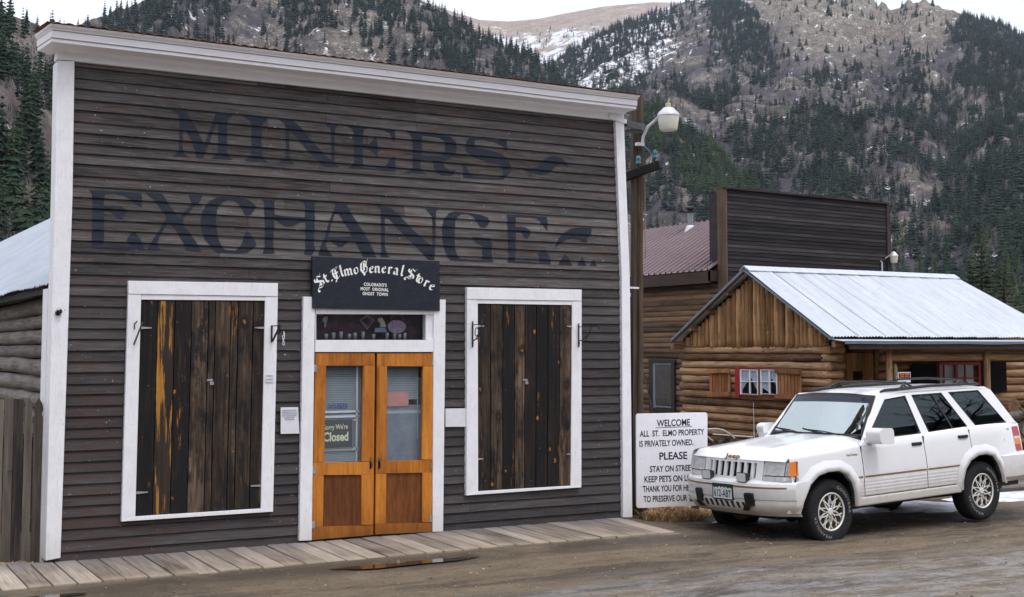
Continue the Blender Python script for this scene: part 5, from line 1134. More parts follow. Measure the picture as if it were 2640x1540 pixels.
# tail lamps, rear bumper, fuel door
for sgn in (1, -1):
    m = MB()
    for z0, z1, mt in ((.80, .885, 'redlens'), (.885, .955, 'amber'), (.955, .985, 'lens'), (.985, 1.105, 'redlens')):
        t = MB(); t.add([(x, sgn*(Wd(x, z)+.004), z) for x, z in ((-.66-.02*(z0 < .95), z0), (-.66-.0*(z1 < .95), z1), (-.80, z1), (-.815, z0))]+[(-.855, sgn*.70, z0), (-.855, sgn*.70, z1)], [(0, 1, 2, 3), (3, 2, 5, 4)]); obj('tail_lamp', t, MT[mt], car, fix=False)
m = MB(); vs = []; zs2 = [.46, .50, .60, .70, .76, .79]
for (x, y) in [(-.33, .868), (-.6, .872), (-.88, .855), (-.99, .78), (-1.03, .5), (-1.04, 0), (-1.03, -.5), (-.99, -.78), (-.88, -.855), (-.6, -.872), (-.33, -.868)]:
    for z in zs2: k_ = 1-.03*(z < .5)-.05*(z > .78); vs.append((x*k_ if x < -.8 else x, y*k_, z))
m.add(vs, [(i*6+j, (i+1)*6+j, (i+1)*6+j+1, i*6+j+1) for i in range(10) for j in range(5)]+[(i*6+5, (i+1)*6+5, (9-i)*6+5, (10-i)*6+5) for i in range(5)]); obj('rear_bumper', m, MT['carwhite'], car, fix=True)
m = MB(); m.add([(x, Wd(x, z)+.008, z) for x, z in ((-.42, .715), (-.86, .72), (-.86, .738), (-.42, .735))], [(0, 1, 2, 3)]); obj('gold_strip', m, MT['gold'], car, fix=False)
m = MB(); pts = [(-.36-.085*math.cos(w), Wd(-.36-.085*math.cos(w), .95)+.002, .955+.075*math.sin(w)) for w in np.linspace(-1.4, .2, 9)]; m.tube(pts, .0022, 4); obj('fuel_door', m, MT['lens'], car)
# roof rack and aerial
for sgn in (1, -1):
    m = MB(); m.tube([(1.50, sgn*.555, 1.632), (1.42, sgn*.555, 1.648), (.6, sgn*.555, 1.668), (-.30, sgn*.545, 1.662), (-.38, sgn*.54, 1.650)], [.012, .020, .020, .020, .012], 8); obj('roof_rail', m, MT['trimblack'], car, smooth=True)
for x in (1.02, -.04):
    m = MB(); m.tube([(x, -.555, 1.665), (x, -.50, 1.712), (x, -.40, 1.722), (x, 0, 1.735), (x, .40, 1.722), (x, .50, 1.712), (x, .555, 1.665)], .014, 8)
    for sgn in (1, -1): m.beam((x+.10, sgn*.555, 1.672), (x+.03, sgn*.535, 1.705), .03, .018); m.beam((x-.10, sgn*.555, 1.672), (x-.03, sgn*.535, 1.705), .03, .018)
    obj('roof_crossbar', m, MT['trimblack'], car, smooth=True, autos=40)
m = MB(); m.tube([(2.29, -.775, 1.06), (2.28, -.775, 1.30), (2.275, -.775, 1.52)], [.006, .004, .003], 6); obj('aerial', m, MT['steel'], car)
# interior
m = MB(); m.box(-.75, 2.1, -.78, .78, .38, .46); m.box(1.72, 2.05, -.72, .72, .95, 1.13); obj('dashboard', m, MT['trimblack'], car)
for x, ys2 in ((1.05, (.36, -.36)), (.15, (.38, -.38))):
    for y in ys2:
        m = MB(); m.box(x-.1, x+.42, y-.25, y+.25, .55, .72); m.hexa([(x-.06, y-.25, .70), (x+.06, y-.25, .70), (x+.06, y+.25, .70), (x-.06, y+.25, .70), (x-.22, y-.22, 1.24), (x-.12, y-.22, 1.24), (x-.12, y+.22, 1.24), (x-.22, y+.22, 1.24)]); m.box(x-.24, x-.14, y-.13, y+.13, 1.27, 1.44); obj('seat', m, MT['seat'], car, bevel=.03)
m = MB(); pts = [(1.62+.09*math.cos(w)*.5, .37+.18*math.sin(w), 1.06+.18*math.cos(w)) for w in np.linspace(0, 6.283, 25)]; m.tube(pts, .013, 6, cap=False); obj('steering_wheel', m, MT['trimblack'], car)
m = MB(); m.box(-.8, 3.25, -.50, .50, .30, .42); m.tube([(2.69, -.6, .34), (2.69, .6, .34)], .045, 8); m.tube([(0, -.6, .34), (0, .6, .34)], .05, 8); m.lathe([(.03, -.12), (.12, -.06), (.13, .06), (.03, .12)], (2.69, .22, .33), (1, 0, 0), 12); obj('chassis', m, MT['trimblack'], car)
# wheels
def tyre_mb(sgn):
    P = [(.212, .085), (.222, .100), (.270, .112), (.318, .108), (.345, .096), (.357, .078), (.361, .045), (.362, 0), (.361, -.045), (.357, -.078), (.345, -.096), (.318, -.108), (.222, -.10), (.212, -.085)]
    m = MB(); n = 64; vs = []
    for j in range(n):
        a = 2*math.pi*j/n
        for i, (r, y) in enumerate(P):
            rr = r-(.006 if (abs(y) > .06 and r > .35 and j % 2) else 0); vs.append((rr*math.cos(a), sgn*y, rr*math.sin(a)))
    k = len(P); m.add(vs, [(j*k+i, ((j+1) % n)*k+i, ((j+1) % n)*k+i+1, j*k+i+1) for j in range(n) for i in range(k-1)], .5); return m
wheel0 = None
for sgn in (1, -1):
    for wx in (2.69, 0.0):
        T = thing('wheel', '', ''); del T['label']; del T['category']; T.parent = car; T.location = (wx, sgn*.70, .36); OFF[T.name] = Vector((0, 0, 0))
        if sgn == 1 and wx > 1: T.rotation_euler = (0, 0, 0)
        obj('tyre', tyre_mb(sgn), MT['rubber'], T, smooth=True)
        o_ = lambda r, a, y: (r*math.cos(a), sgn*y, r*math.sin(a))
        m = MB(); m.lathe([(.213, -.09), (.213, .092), (.205, .098), (.196, .090), (.190, .055), (.184, -.02), (.06, -.02), (.0005, -.02)], (0, 0, 0), (0, sgn, 0), 48); obj('wheel_dish', m, MT['goldwheel'], T, smooth=True, autos=40)
        m = MB(); n = 48; pr = [(.209, .092), (.2135, .100), (.206, .104), (.194, .094)]; vs = [o_(r, 2*math.pi*j/n, y) for j in range(n) for r, y in pr]
        m.add(vs, [(j*4+i, ((j+1) % n)*4+i, ((j+1) % n)*4+i+1, j*4+i+1) for j in range(n) for i in range(3)], .5)
        for k in range(10):
            a = 2*math.pi*k/10
            for dd in (.47, -.47):
                q_ = [o_(.050+.152*t_, a+dd*t_**1.1, .080-.008*t_) for t_ in (0, .33, .66, 1)]
                for e0, e1 in zip(q_[:-1], q_[1:]): m.beam(e0, e1, .0115, .016, (0, 1, 0))
        m.lathe([(.044, .05), (.044, .086), (.034, .094), (.0005, .096)], (0, 0, 0), (0, sgn, 0), 20); obj('spokes', m, MT['alloy'], T)
        m = MB()
        for k in range(5):
            a = 2*math.pi*k/5+.3; c = o_(.080, a, .078); m.lathe([(.010, 0), (.010, .022), (.006, .026), (.0005, .027)], c, (0, sgn, 0), 8)
        obj('wheel_nut', m, MT['trimblack'], T)
        if sgn == 1:
            m = MB()
            for t, a0 in (('GOODYEAR', rad(108)), ('WRANGLER', rad(275))):
                vv, ff = text2d(t, .052, 'LEFT', 1.2, 1.25, .0); x0 = min(p_[0] for p_ in vv)
                pp = []
                for px_, pz_ in vv: a = a0-(0-(px_-x0))/.285*1.0; r = .262+pz_*.95; aa = a; pp.append((-r*math.cos(aa)*-1, .1135, r*math.sin(aa)))
                m.add([(a_[0], a_[1], a_[2]) for a_ in pp], ff, .5)
            obj('tyre_lettering', m, plain('white_tyre_lettering', (.30, .30, .30), .8, .2), T, fix=False)
# ------------------------------------------------------------------ log cabin behind the car
C6 = lambda x, y: (1740+x/2.8, 500+y/2.8)
Z2_ = lambda x, y: (1600+x/3.673, 740+y/3.673)
XG, XO = 14.16, 13.90
cA = onX(1918.5, 691, XO); cL = onX(1729, 876.5, XO); cR = onX(2143.6, 868.5, XO)
yc, yb = onX(2131, 1000, XG)[1], onX(1769, 1000, XG)[1]
zpl = onX(2131, 894, XG)[2]                                  # wall plate / bottom of gable boards
xre = onY(2459.6, 705, cA[1])[0]; xw2 = xre+2.2
cabin = thing('log_cabin', 'low log cabin with bright corrugated metal roof and red framed windows', 'cabin', (XG, yc, -.1))
# gable wall logs, laid up with staggered ends
m = MB(); z = -.05; k = 0; d = .149; r5 = random.Random(21)
while z < zpl-.02:
    e0, e1 = (.10, .05) if k % 2 else (-.02, .14)
    a_, b_ = yc-e0, yb+e1; n = 11
    m.tube([(XG+.012*mnoise.noise(Vector((i*.7, k*2.1, 3))), a_+(b_-a_)*i/n, z+d/2+.010*mnoise.noise(Vector((i*.5, k, 7)))) for i in range(n+1)], [d*.495*(1+.13*mnoise.noise(Vector((i*.9, k*1.7, 1)))) for i in range(n+1)], 12); z += d; k += 1
obj('gable_wall', m, MT['logy'], cabin, smooth=True)
m = MB(); m.box(XG+.02, XG+.06, yc, yb, -.1, zpl, .5); 
# street wall, set back under the porch roof
YW = yc+.95
m.box(XG+.05, xw2, YW+.03, YW+.06, -.1, zpl+.3, .5); m.box(XG+.06, xw2, yb-.04, yb, -.1, zpl, .5); obj('chinking', m, MT['chink'], cabin)
m = MB(); z = -.05; k = 0
while z < zpl+.05:
    xs0 = XG+1.55; n = 12
    m.tube([(xs0+(xw2-xs0)*i/n, YW+.012*mnoise.noise(Vector((i*.7, k*2.1, 13))), z+.08+.010*mnoise.noise(Vector((i*.5, k, 17)))) for i in range(n+1)], [.080*(1+.13*mnoise.noise(Vector((i*.9, k*1.7, 11)))) for i in range(n+1)], 12); z += .160; k += 1
obj('street_wall', m, MT['logx'], cabin, smooth=True)
m = MB(); z = -.05; k = 0       # short return of the gable room beside the porch
while z < zpl-.02: m.tube([(XG-.06+.05*(k % 2), yc, z+d/2), (XG+.36+.05*(k % 2), yc, z+d/2)], d*.48, 10); z += d; k += 1
obj('porch_return_wall', m, MT['logx'], cabin, smooth=True)
# vertical slab boards in the gable
m = MB(); ya, yb_ = yc-.10, yb+.05; y = ya; i = 0; XS = XG-.02
def rake_z(y): return cA[2]+(cR[2]-cA[2])*(cA[1]-y)/(cA[1]-cR[1]) if y < cA[1] else cA[2]+(cL[2]-cA[2])*(y-cA[1])/(cL[1]-cA[1])
while y < yb_:
    w = r5.uniform(.10, .155); c = y+w/2; zt = min(rake_z(y+.02), rake_z(y+w-.02))-.10; zb = zpl+r5.uniform(-.03, .02)
    if zt > zb+.05:
        n = 7; pts = [(XS+.008*mnoise.noise(Vector((q*.8, i*3.3, 0))), c+.012*mnoise.noise(Vector((q*.6, i*2.3, 5))), zb+(zt-zb)*q/n) for q in range(n+1)]
        m.tube(pts, [w*.475*(1+.15*mnoise.noise(Vector((q*.9, i*1.9, 2)))) for q in range(n+1)], 9)
    y += w; i += 1
obj('gable_boards', m, MT['gable'], cabin, smooth=True)
m = MB(); m.prism([[(cR[1], cR[2]-.02), (cA[1], cA[2]-.02), (cL[1], cL[2]-.02)]], lambda y, z: (XG+.03, y, z), lambda y, z: (XG+.06, y, z)); obj('gable_backing', m, MT['chink'], cabin)
# roof
def corr(e0, e1, r0, r1, pitch=.076, amp=.013, ny=None, sag_=.01, lift=0):
    """corrugated sheet between an eave line e0-e1 and a ridge line r0-r1, waves running up the slope"""
    e0, e1, r0, r1 = map(Vector, (e0, e1, r0, r1)); L = (e1-e0).length; n = int(L/pitch*6); nrm = (e1-e0).cross(r0-e0).normalized(); 
    if nrm.z < 0: nrm = -nrm
    mb = MB(); vs = []; K = 10
    for i in range(n+1):
        t = i/n; w = amp*math.sin(2*math.pi*t*L/pitch)
        seam = .016*((t*L/.62) % 1.0)
        for q in range(K+1): vs.append(e0.lerp(e1, t).lerp(r0.lerp(r1, t), q/K)+nrm*(w+lift+seam+sag_*mnoise.noise(Vector((t*L*.6, q*.3, 1)))))
    mb.add(vs, [(i*(K+1)+q, i*(K+1)+q+1, (i+1)*(K+1)+q+1, (i+1)*(K+1)+q) for i in range(n) for q in range(K)], .5); return mb
xe = xre+.55
eL = (XO, cR[1], cR[2]); eR = (xe, cR[1]-.0, cR[2]+.01)
obj('roof', corr(eL, eR, (XO, cA[1], cA[2]), (xre, cA[1], cA[2]-.0)), MT['tinbright'], cabin, smooth=True, fix=False)
obj('roof', corr((XO, cL[1], cL[2]), (xre, cL[1], cL[2]), (XO, cA[1], cA[2]), (xre, cA[1], cA[2])), MT['tinbright'], cabin, smooth=True, fix=False)
m = MB(); x = XO+.62
while x < xre: m.beam((x+(xe-xre)*(x-XO)/(xre-XO), cR[1]+.02, cR[2]+.026), (x, cA[1]-.10, cA[2]-.049), .009, .008); x += .62
obj('roof_lap', m, MT['steel'], cabin)
m = MB(); m.hexa([(XO-.01, cA[1]-.16, cA[2]-.06), (xre+.01, cA[1]-.16, cA[2]-.06), (xre+.01, cA[1], cA[2]+.03), (XO-.01, cA[1], cA[2]+.03), (XO-.01, cA[1]-.155, cA[2]-.048), (xre+.01, cA[1]-.155, cA[2]-.048), (xre+.01, cA[1], cA[2]+.045), (XO-.01, cA[1], cA[2]+.045)])
m.hexa([(XO-.01, cA[1]+.14, cA[2]-.06), (xre+.01, cA[1]+.14, cA[2]-.06), (xre+.01, cA[1]+.001, cA[2]+.03), (XO-.01, cA[1]+.001, cA[2]+.03), (XO-.01, cA[1]+.135, cA[2]-.048), (xre+.01, cA[1]+.135, cA[2]-.048), (xre+.01, cA[1]+.001, cA[2]+.045), (XO-.01, cA[1]+.001, cA[2]+.045)]); obj('ridge_cap', m, MT['tinbright'], cabin)
m = MB(); m.beam((XO+.02, cR[1], cR[2]-.045), (XO+.02, cA[1], cA[2]-.045), .03, .085, (1, 0, 0)); m.beam((XO+.02, cL[1], cL[2]-.045), (XO+.02, cA[1], cA[2]-.045), .03, .085, (1, 0, 0)); obj('rake_edge', m, MT['trimblue'], cabin)
for t in (.25, .5, .75, 1.0):
    for e in (cR, cL): q = Vector(cA).lerp(Vector(e), t); m = MB(); m.box(XO+.04, XG, q.y-.045, q.y+.045, q.z-.17-.02*(t == 1), q.z-.075); obj('purlin', m, MT['logx'], cabin, bevel=.01)
# flatter porch strip below the eave, its dark drip edge and fascia
lx0 = XO+.25
m = MB(); m.hexa([(XO+.02, cR[1]-.30, cR[2]-.085), (xe, cR[1]-.30, cR[2]-.085), (xe, cR[1]+.10, cR[2]-.045), (XO+.02, cR[1]+.10, cR[2]-.045), (XO+.02, cR[1]-.30, cR[2]-.075), (xe, cR[1]-.30, cR[2]-.075), (xe, cR[1]+.10, cR[2]-.035), (XO+.02, cR[1]+.10, cR[2]-.035)]); obj('porch_roof_strip', m, MT['tinbright'], cabin)
m = MB(); n = 30; vs = []
for i in range(n+1):
    x = XO+.02+(xe-XO)*i/n; j = .012*mnoise.noise(Vector((x*1.1, 0, 5))); vs += [(x, cR[1]-.305, cR[2]-.070+j*.3), (x, cR[1]-.31, cR[2]-.125+j*1.5)]
m.add(vs, [(i*2, i*2+1, i*2+3, i*2+2) for i in range(n)]); obj('drip_edge', m, MT['trimblue'], cabin, fix=False)
m = MB(); m.box(XG-.1, xe, cR[1]-.28, cR[1]-.24, cR[2]-.22, cR[2]-.09); obj('fascia', m, MT['fascia'], cabin)
YP = cR[1]+.02
zb_ = onY(*C6(1900, 1160), YP)[2]
m = MB(); x0 = onY(*C6(1478, 1110), YP)[0]; m.tube([(x0+(xe-x0)*i/8, YP, cR[2]-.20+.01*mnoise.noise(Vector((i, 2, 0)))) for i in range(9)], .075, 12); m.tube([(x0+.15+(xe-x0)*i/8, YP+.10, cR[2]-.36+.01*mnoise.noise(Vector((i, 9, 0)))) for i in range(9)], .080, 12); obj('porch_beam', m, MT['logx'], cabin, smooth=True)
for x_ in (1545, 2250):
    q = onY(*C6(x_, 1200), YP-.03); m = MB(); m.tube([(q[0]+.008*mnoise.noise(Vector((i, x_, 0))), YP-.03, -.1+(cR[2]-.1)*i/6) for i in range(7)], .062, 10); obj('porch_post', m, MT['logz'], cabin, smooth=True)
# porch: door, windows, shutters
def wbox(parent, name, x0, y0, x1, y1, yy, th, mt, bevel=0):
    a = onY(*C6(x0, y0), yy); b = onY(*C6(x1, y1), yy); m = MB(); m.box(a[0], b[0], yy, yy+th, b[2], a[2]); return obj(name, m, mt, parent, bevel=bevel)
YD = YW-.10
a = onY(*C6(1205, 1150), YD); b = onY(*C6(1440, 1150), YD); m = MB(); n = 7
for i in range(n): m.box(a[0]+(b[0]-a[0])*i/n+.003, a[0]+(b[0]-a[0])*(i+1)/n-.003, YD, YD+.04, -.08, a[2])
dr2 = obj('door', m, log_mat('yellow_board_door', (.10, .045, .014), (.26, .13, .045), (.38, .21, .085), 'z'), cabin)
wbox(dr2, 'door_window', 1288, 1282, 1356, 1345, YD-.008, .006, MT['dark'])
m = MB(); q = onY(*C6(1210, 1150), YD-.05); m.box(q[0]-.09, q[0]+.0, YD-.05, YD-.005, -.1, a[2]+.05); q = onY(*C6(1445, 1150), YD-.05); m.box(q[0], q[0]+.09, YD-.05, YD-.005, -.1, a[2]+.05); obj('door_post', m, MT['logz'], cabin)
YN = YW-.17
for x0, y0, x1, y1 in ((1712, 1228, 1898, 1420), (2205, 1215, 2398, 1430)): wbox(cabin, 'shutter', x0, y0, x1, y1, YN, .03, MT['dark'])
m = MB(); P = [onY(*C6(x, y), YN) for x, y in ((1900, 1217), (2200, 1213), (2200, 1440), (1900, 1440))]; x0, x1, z1, z0 = P[0][0], P[1][0], P[0][2], P[2][2]
w = .055
m.box(x0, x1, YN-.02, YN+.02, z1-w, z1); m.box(x1-w*1.1, x1, YN-.02, YN+.02, z0, z1-w); m.box(x0, x0+w*.5, YN-.02, YN+.02, z0, z1-w)
xm = onY(*C6(2030, 1300), YN)[0]; m.box(xm-.04, xm+.035, YN-.018, YN+.02, z0, z1-w)
for q in (1942, 2095): xx = onY(*C6(q, 1300), YN)[0]; m.box(xx-.014, xx+.014, YN-.012, YN+.015, z0, z1-w)
zm = onY(*C6(1950, 1333), YN)[2]; m.box(x0, x1, YN-.010, YN+.013, zm-.014, zm+.014); wf = obj('window_frame', m, MT['red'], cabin)
m = MB(); m.box(x0+.02, x1-.16, YN+.022, YN+.026, z0, z1); obj('window_pane', m, MT['glass'], wf)
m = MB(); m.box(x0, x1-.14, YN+.05, YN+.055, z0, z1-.02); obj('curtain', m, plain('white_lace_curtain', (.62, .63, .68), .9, .1, 0, .2, 25), wf)
# gable window with red frame, sashes, lace curtains and a pair of open shutters
def gq(x, y, X=XG-.14): return onX(*C6(x, y), X)
def gbox(mb, x0, y0, x1, y1, X=XG-.14, th=.04):
    a = gq(x0, y0, X); b = gq(x1, y1, X); mb.box(X, X+th, min(a[1], b[1]), max(a[1], b[1]), min(a[2], b[2]), max(a[2], b[2])); return mb
m = MB(); gbox(m, 432, 1256, 464, 1466); gbox(m, 464, 1254, 738, 1268); gbox(m, 464, 1450, 738, 1466); wf2 = obj('window_frame', m, MT['red'], cabin)
m = MB(); gbox(m, 600, 1268, 614, 1450, XG-.135); obj('mullion', m, MT['logz'], wf2)
for (x0, x1) in ((468, 600), (614, 738)):
    m = MB(); xm = (x0+x1)/2+4; gbox(m, x0, 1268, x0+8, 1450, XG-.13); gbox(m, x1-8, 1268, x1, 1450, XG-.13); gbox(m, x0+8, 1268, x1-8, 1276, XG-.13); gbox(m, x0+8, 1442, x1-8, 1450, XG-.13); gbox(m, xm-4, 1276, xm+4, 1442, XG-.128, .03); gbox(m, x0+8, 1352, xm-4, 1359, XG-.128, .03); gbox(m, xm+4, 1352, x1-8, 1359, XG-.128, .03)
    s = obj('sash', m, MT['white'], wf2)
    m = MB(); gbox(m, x0+2, 1270, x1-2, 1448, XG-.110, .003); obj('window_pane', m, MT['glass'], s)
m = MB(); gbox(m, 464, 1268, 738, 1450, XG-.078, .004); obj('dark_room', m, MT['dark'], wf2)
cm = plain('white_lace_curtain', (.55, .57, .64), .9, .1, 0, .3, 30)
for x0, x1, yb1, yb2 in ((472, 540, 1440, 1330), (548, 598, 1320, 1430), (618, 690, 1390, 1440), (694, 736, 1330, 1390)):
    m = MB(); n = 14; vs = []
    for i in range(n+1):
        t = i/n; xx = x0+(x1-x0)*t; a = gq(xx, 1272, XG-.095+.006*math.sin(i*1.9)); b = gq(xx, yb1+(yb2-yb1)*t, XG-.095+.006*math.sin(i*1.9)); vs += [tuple(a), tuple(b)]
    m.add(vs, [(i*2, i*2+1, i*2+3, i*2+2) for i in range(n)]); obj('curtain', m, cm, wf2, smooth=True, fix=False)
def gshutter(x0, x1, out0, out1, ytops, ybots, slope, lab):
    m = MB(); n = 7; 
    for i in range(n):
        t0, t1 = i/n+.012, (i+1)/n-.012; A = gq(x0+(x1-x0)*t0, 1300+slope*t0, XG-.10-(out0+(out1-out0)*t0)); B = gq(x0+(x1-x0)*t1, 1300+slope*t1, XG-.10-(out0+(out1-out0)*t1)); zt_, zb2 = gq(x0, ytops+8, XG-.1)[2], gq(x0, ybots-8, XG-.1)[2]
        m.hexa([(A[0], A[1], zb2), (B[0], B[1], zb2), (B[0]+.02, B[1], zb2), (A[0]+.02, A[1], zb2), (A[0], A[1], zt_), (B[0], B[1], zt_), (B[0]+.02, B[1], zt_), (A[0]+.02, A[1], zt_)])
    s = obj('shutter', m, MT['redwood'], cabin, bevel=.004)
    for y_ in (ytops, ybots):
        m = MB(); A = gq(x0, y_, XG-.11-out0); B = gq(x1, y_+slope, XG-.11-out1); d_ = (Vector(B)-Vector(A))*.04; m.beam(Vector(A)-d_-Vector((.02, 0, 0)), Vector(B)+d_-Vector((.02, 0, 0)), .045, .085)
        obj('batten', m, MT['redwood'], s, bevel=.006)
gshutter(247, 398, .24, .02, 1282, 1450, -6, 'l'); gshutter(738, 910, .02, .26, 1278, 1462, 8, 'r')
# small warning sign and bark strip on the porch
a = onY(*C6(1611, 1288), YP-.12); b = onY(*C6(1702, 1360), YP-.12)
sm = thing('small_sign', 'small framed sign with orange and black lettering on the cabin porch', 'sign', ((a[0]+b[0])/2, YP-.12, b[2]))
m = MB(); m.box(a[0], b[0], YP-.12, YP-.10, b[2], a[2]); obj('sign_board', m, MT['paper'], sm)
m = MB(); m.box(a[0]+.015, b[0]-.015, YP-.1225, YP-.1205, (a[2]+b[2])/2-.01, a[2]-.015); obj('black_field', m, MT['black'], sm)
m = MB(); orange = plain('orange_lettering', (.65, .14, .02), .6, .3); w = b[0]-a[0]
for (s0, s1, q0, q1) in ((.12, .45, .12, .26), (.52, .88, .12, .26), (.16, .46, .34, .46), (.54, .84, .34, .46)): m.box(a[0]+w*s0, a[0]+w*s1, YP-.124, YP-.1228, a[2]+(b[2]-a[2])*q1, a[2]+(b[2]-a[2])*q0)
obj('orange_band', m, orange, sm)
m = MB(); q = onY(*C6(1590, 1225), YP-.10); q2 = onY(*C6(1597, 1360), YP-.10); n = 12
m.tube([(q[0]+(q2[0]-q[0])*i/n, YP-.10, q[2]+(q2[2]-q[2])*i/n) for i in range(n+1)], [.010+.022*math.sin(min(1, i/4)*1.5)*(1+.25*(i % 2)) for i in range(n+1)], 8); tag(obj('carved_strip', m, plain('mottled_pale_wood', (.22, .20, .13), .8, .2, 0, .6, 40)), 'pale notched strip hanging beside the cabin porch post', 'ornament')
# ------------------------------------------------------------------ brown plank building with the dark false front
YB = 11.0
fl_ = onY(1874, 486, YB); fr_ = onY(2284, 527, YB); zt0, zt1 = fl_[2], onY(2284, 526, YB)[2]
XB = fl_[0]
bb = thing('brown_building', 'brown plank building with mauve metal roof and tall charred false front', 'building', (XB, YB, -.1))
m = MB(); nb = 62; H0 = 0.0; r6 = random.Random(9); dz = (zt0-H0)/nb
for k in range(nb):
    z0 = H0+dz*k; z1 = z0+dz*1.08; t = (k+1)/nb; n = 16; vs = []
    for i in range(n+1):
        x = XB+(fr_[0]-XB)*i/n; dzz = (zt1-zt0)*(i/n)*(z0/zt0); s = .012*mnoise.noise(Vector((x*.5, k*5., 2)))
        vs += [(x, YB-.022, z0+dzz+s), (x, YB-.004, z1+dzz+s), (x, YB-.001, z0+dzz+s)]
    m.add(vs, [(i*3, i*3+3, i*3+4, i*3+1) for i in range(n)]+[(i*3, i*3+2, i*3+5, i*3+3) for i in range(n)], r6.random())
obj('false_front', m, MT['falsefront'], bb, fix=False)
m = MB(); m.prism([[(XB, 0), (fr_[0], 0), (fr_[0], zt1-.03), (XB, zt0-.03)]], lambda x, z: (x, YB+.005, z), lambda x, z: (x, YB+.10, z)); obj('front_backing', m, MT['chink'], bb)
m = MB(); m.beam((XB-.12, YB-.02, zt0+.01), (fr_[0]+.05, YB-.02, zt1+.01), .12, .05); m.box(fr_[0]-.02, fr_[0]+.10, YB-.05, YB+.10, 0, zt1-.02); obj('coping', m, MT['falsefront'], bb)
pb = onX(1852, 600, XB-.03); m = MB(); m.box(XB-.06, XB-.02, YB-.03, pb[1], onX(1855, 800, XB)[2]-1.5, zt0); obj('corner_post', m, MT['brownpost'], bb)
m = MB(); m.box(XB-.02, XB+.10, pb[1], pb[1]+.35, 3, zt0-.05); obj('return_wall', m, MT['falsefront'], bb)
# side wall of rounded planks
yE = 19.5; ze = onX(1826, 697, XB-.35)[2]
m = MB(); z = -.1; k = 0; dz = .131
while z < ze+.1:
    n = 9; vs = []; P = [(0, 0), (-.028, .25), (-.034, .5), (-.028, .75), (0, 1)]
    for i in range(n+1):
        y = YB+.1+(yE-YB)*i/n
        for (dx, t) in P: vs.append((XB+dx+.006*mnoise.noise(Vector((y*.6, k*3, 0))), y, z+dz*t))
    m.add(vs, [(i*5+j, (i+1)*5+j, (i+1)*5+j+1, i*5+j+1) for i in range(n) for j in range(4)], r6.random()); z += dz; k += 1
obj('side_wall', m, MT['brownx'], bb, smooth=False, fix=False)
rt = onX(1845, 570, XB+2.3); SLb = (rt[2]-ze)/2.65
m = MB(); vs = []; pitch = .235; y = YB+.30; ys_ = []
while y < yE: ys_ += [(y, 0), (y+.015, .055), (y+.045, .055), (y+.06, 0)]; y += pitch
for y, w in ys_:
    for q in range(3): x = XB-.35+2.65*q/2; vs.append((x, y, ze+2.65*q/2*SLb+w))
m.add(vs, [(i*3+q, i*3+q+1, (i+1)*3+q+1, (i+1)*3+q) for i in range(len(ys_)-1) for q in range(2)], .5)
b_ = len(m.v); m.v += [(2*(XB+2.3)-a[0], a[1], a[2]) for a in m.v]; nf = len(m.f); m.f += [tuple(b_+i for i in f[::-1]) for f in m.f]; m.r += m.r[:nf]
obj('roof', m, MT['mauve'], bb, fix=False)
m = MB(); m.box(XB-.34, XB-.30, YB+.28, yE, ze-.30, ze-.02); m.box(XB-.34, XB-.02, YB+.28, YB+.32, ze-.26, ze-.0); obj('eave_fascia', m, MT['fascia'], bb)
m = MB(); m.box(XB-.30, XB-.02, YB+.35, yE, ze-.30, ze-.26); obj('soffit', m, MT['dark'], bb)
def bx6(x0, y0, x1, y1, X, th, mb):
    a = onX(*Z2_(x0, y0), X); b = onX(*Z2_(x1, y1), X); mb.box(X, X+th, min(a[1], b[1]), max(a[1], b[1]), b[2], a[2]); return mb
X6 = XB-.085
m = MB(); bx6(262, 684, 512, 722, X6-.01, .05, m); bx6(265, 722, 303, 1192, X6, .05, m); bx6(478, 722, 510, 1192, X6, .05, m); bx6(303, 1148, 478, 1192, X6, .05, m); wf3 = obj('window_frame', m, MT['brown_frame'], bb)
m = MB(); bx6(303, 722, 330, 1148, X6+.01, .03, m); bx6(330, 722, 478, 740, X6+.01, .03, m); bx6(330, 1122, 478, 1148, X6+.01, .03, m); obj('inner_frame', m, plain('slate_blue_frame', (.13, .17, .20), .5, .4), wf3)
m = MB(); bx6(330, 740, 478, 1122, X6+.018, .004, m); obj('window_pane', m, MT['glass'], wf3)
m = MB(); bx6(325, 735, 480, 1125, X6+.03, .003, m); obj('dark_screen', m, plain('dark_insect_screen', (.045, .035, .045), .8, .2, 0, .15, 8), wf3)
m = MB(); a = onX(*Z2_(220, 812), XB-.10); b = onX(*Z2_(312, 1200), XB-.10); m.beam(a, b, .025, .025); tag(obj('leaning_pole', m, MT['greywood']), 'thin pale pole leaning on the brown plank wall by its window', 'pole')
# stove pipe
xs_p = XB+2.0; zp = ze+(xs_p-XB+.35)*SLb; q = onX(*C6(112, 215), xs_p)
sp_ = thing('stove_pipe', 'black capped stove pipe with pale flashing on the mauve roof', 'chimney', (xs_p, q[1], zp))
pxm = lambda v: onX(1780, v, xs_p)[2]
m = MB(); m.lathe([(.17, -.12), (.16, -.05), (.10, .09), (.06, .11)], (xs_p, q[1], zp), n=16); obj('flashing', m, MT['paper'], sp_, smooth=True, autos=40)
m = MB(); m.lathe([(.075, 0), (.075, pxm(545)-zp)], (xs_p, q[1], zp), n=14); obj('flue', m, plain('grey_stove_pipe', (.24, .25, .27), .5, .4, .3), sp_, smooth=True, autos=40)
z1 = pxm(549); m = MB(); m.lathe([(.09, 0), (.12, .01), (.12, .03), (.09, .04)], (xs_p, q[1], z1), n=14); m.lathe([(.08, .04), (.08, .10)], (xs_p, q[1], z1), n=14); m.lathe([(.15, .10), (.15, .14), (.05, .17)], (xs_p, q[1], z1), n=14); obj('rain_cap', m, MT['iron'], sp_, smooth=True, autos=40)
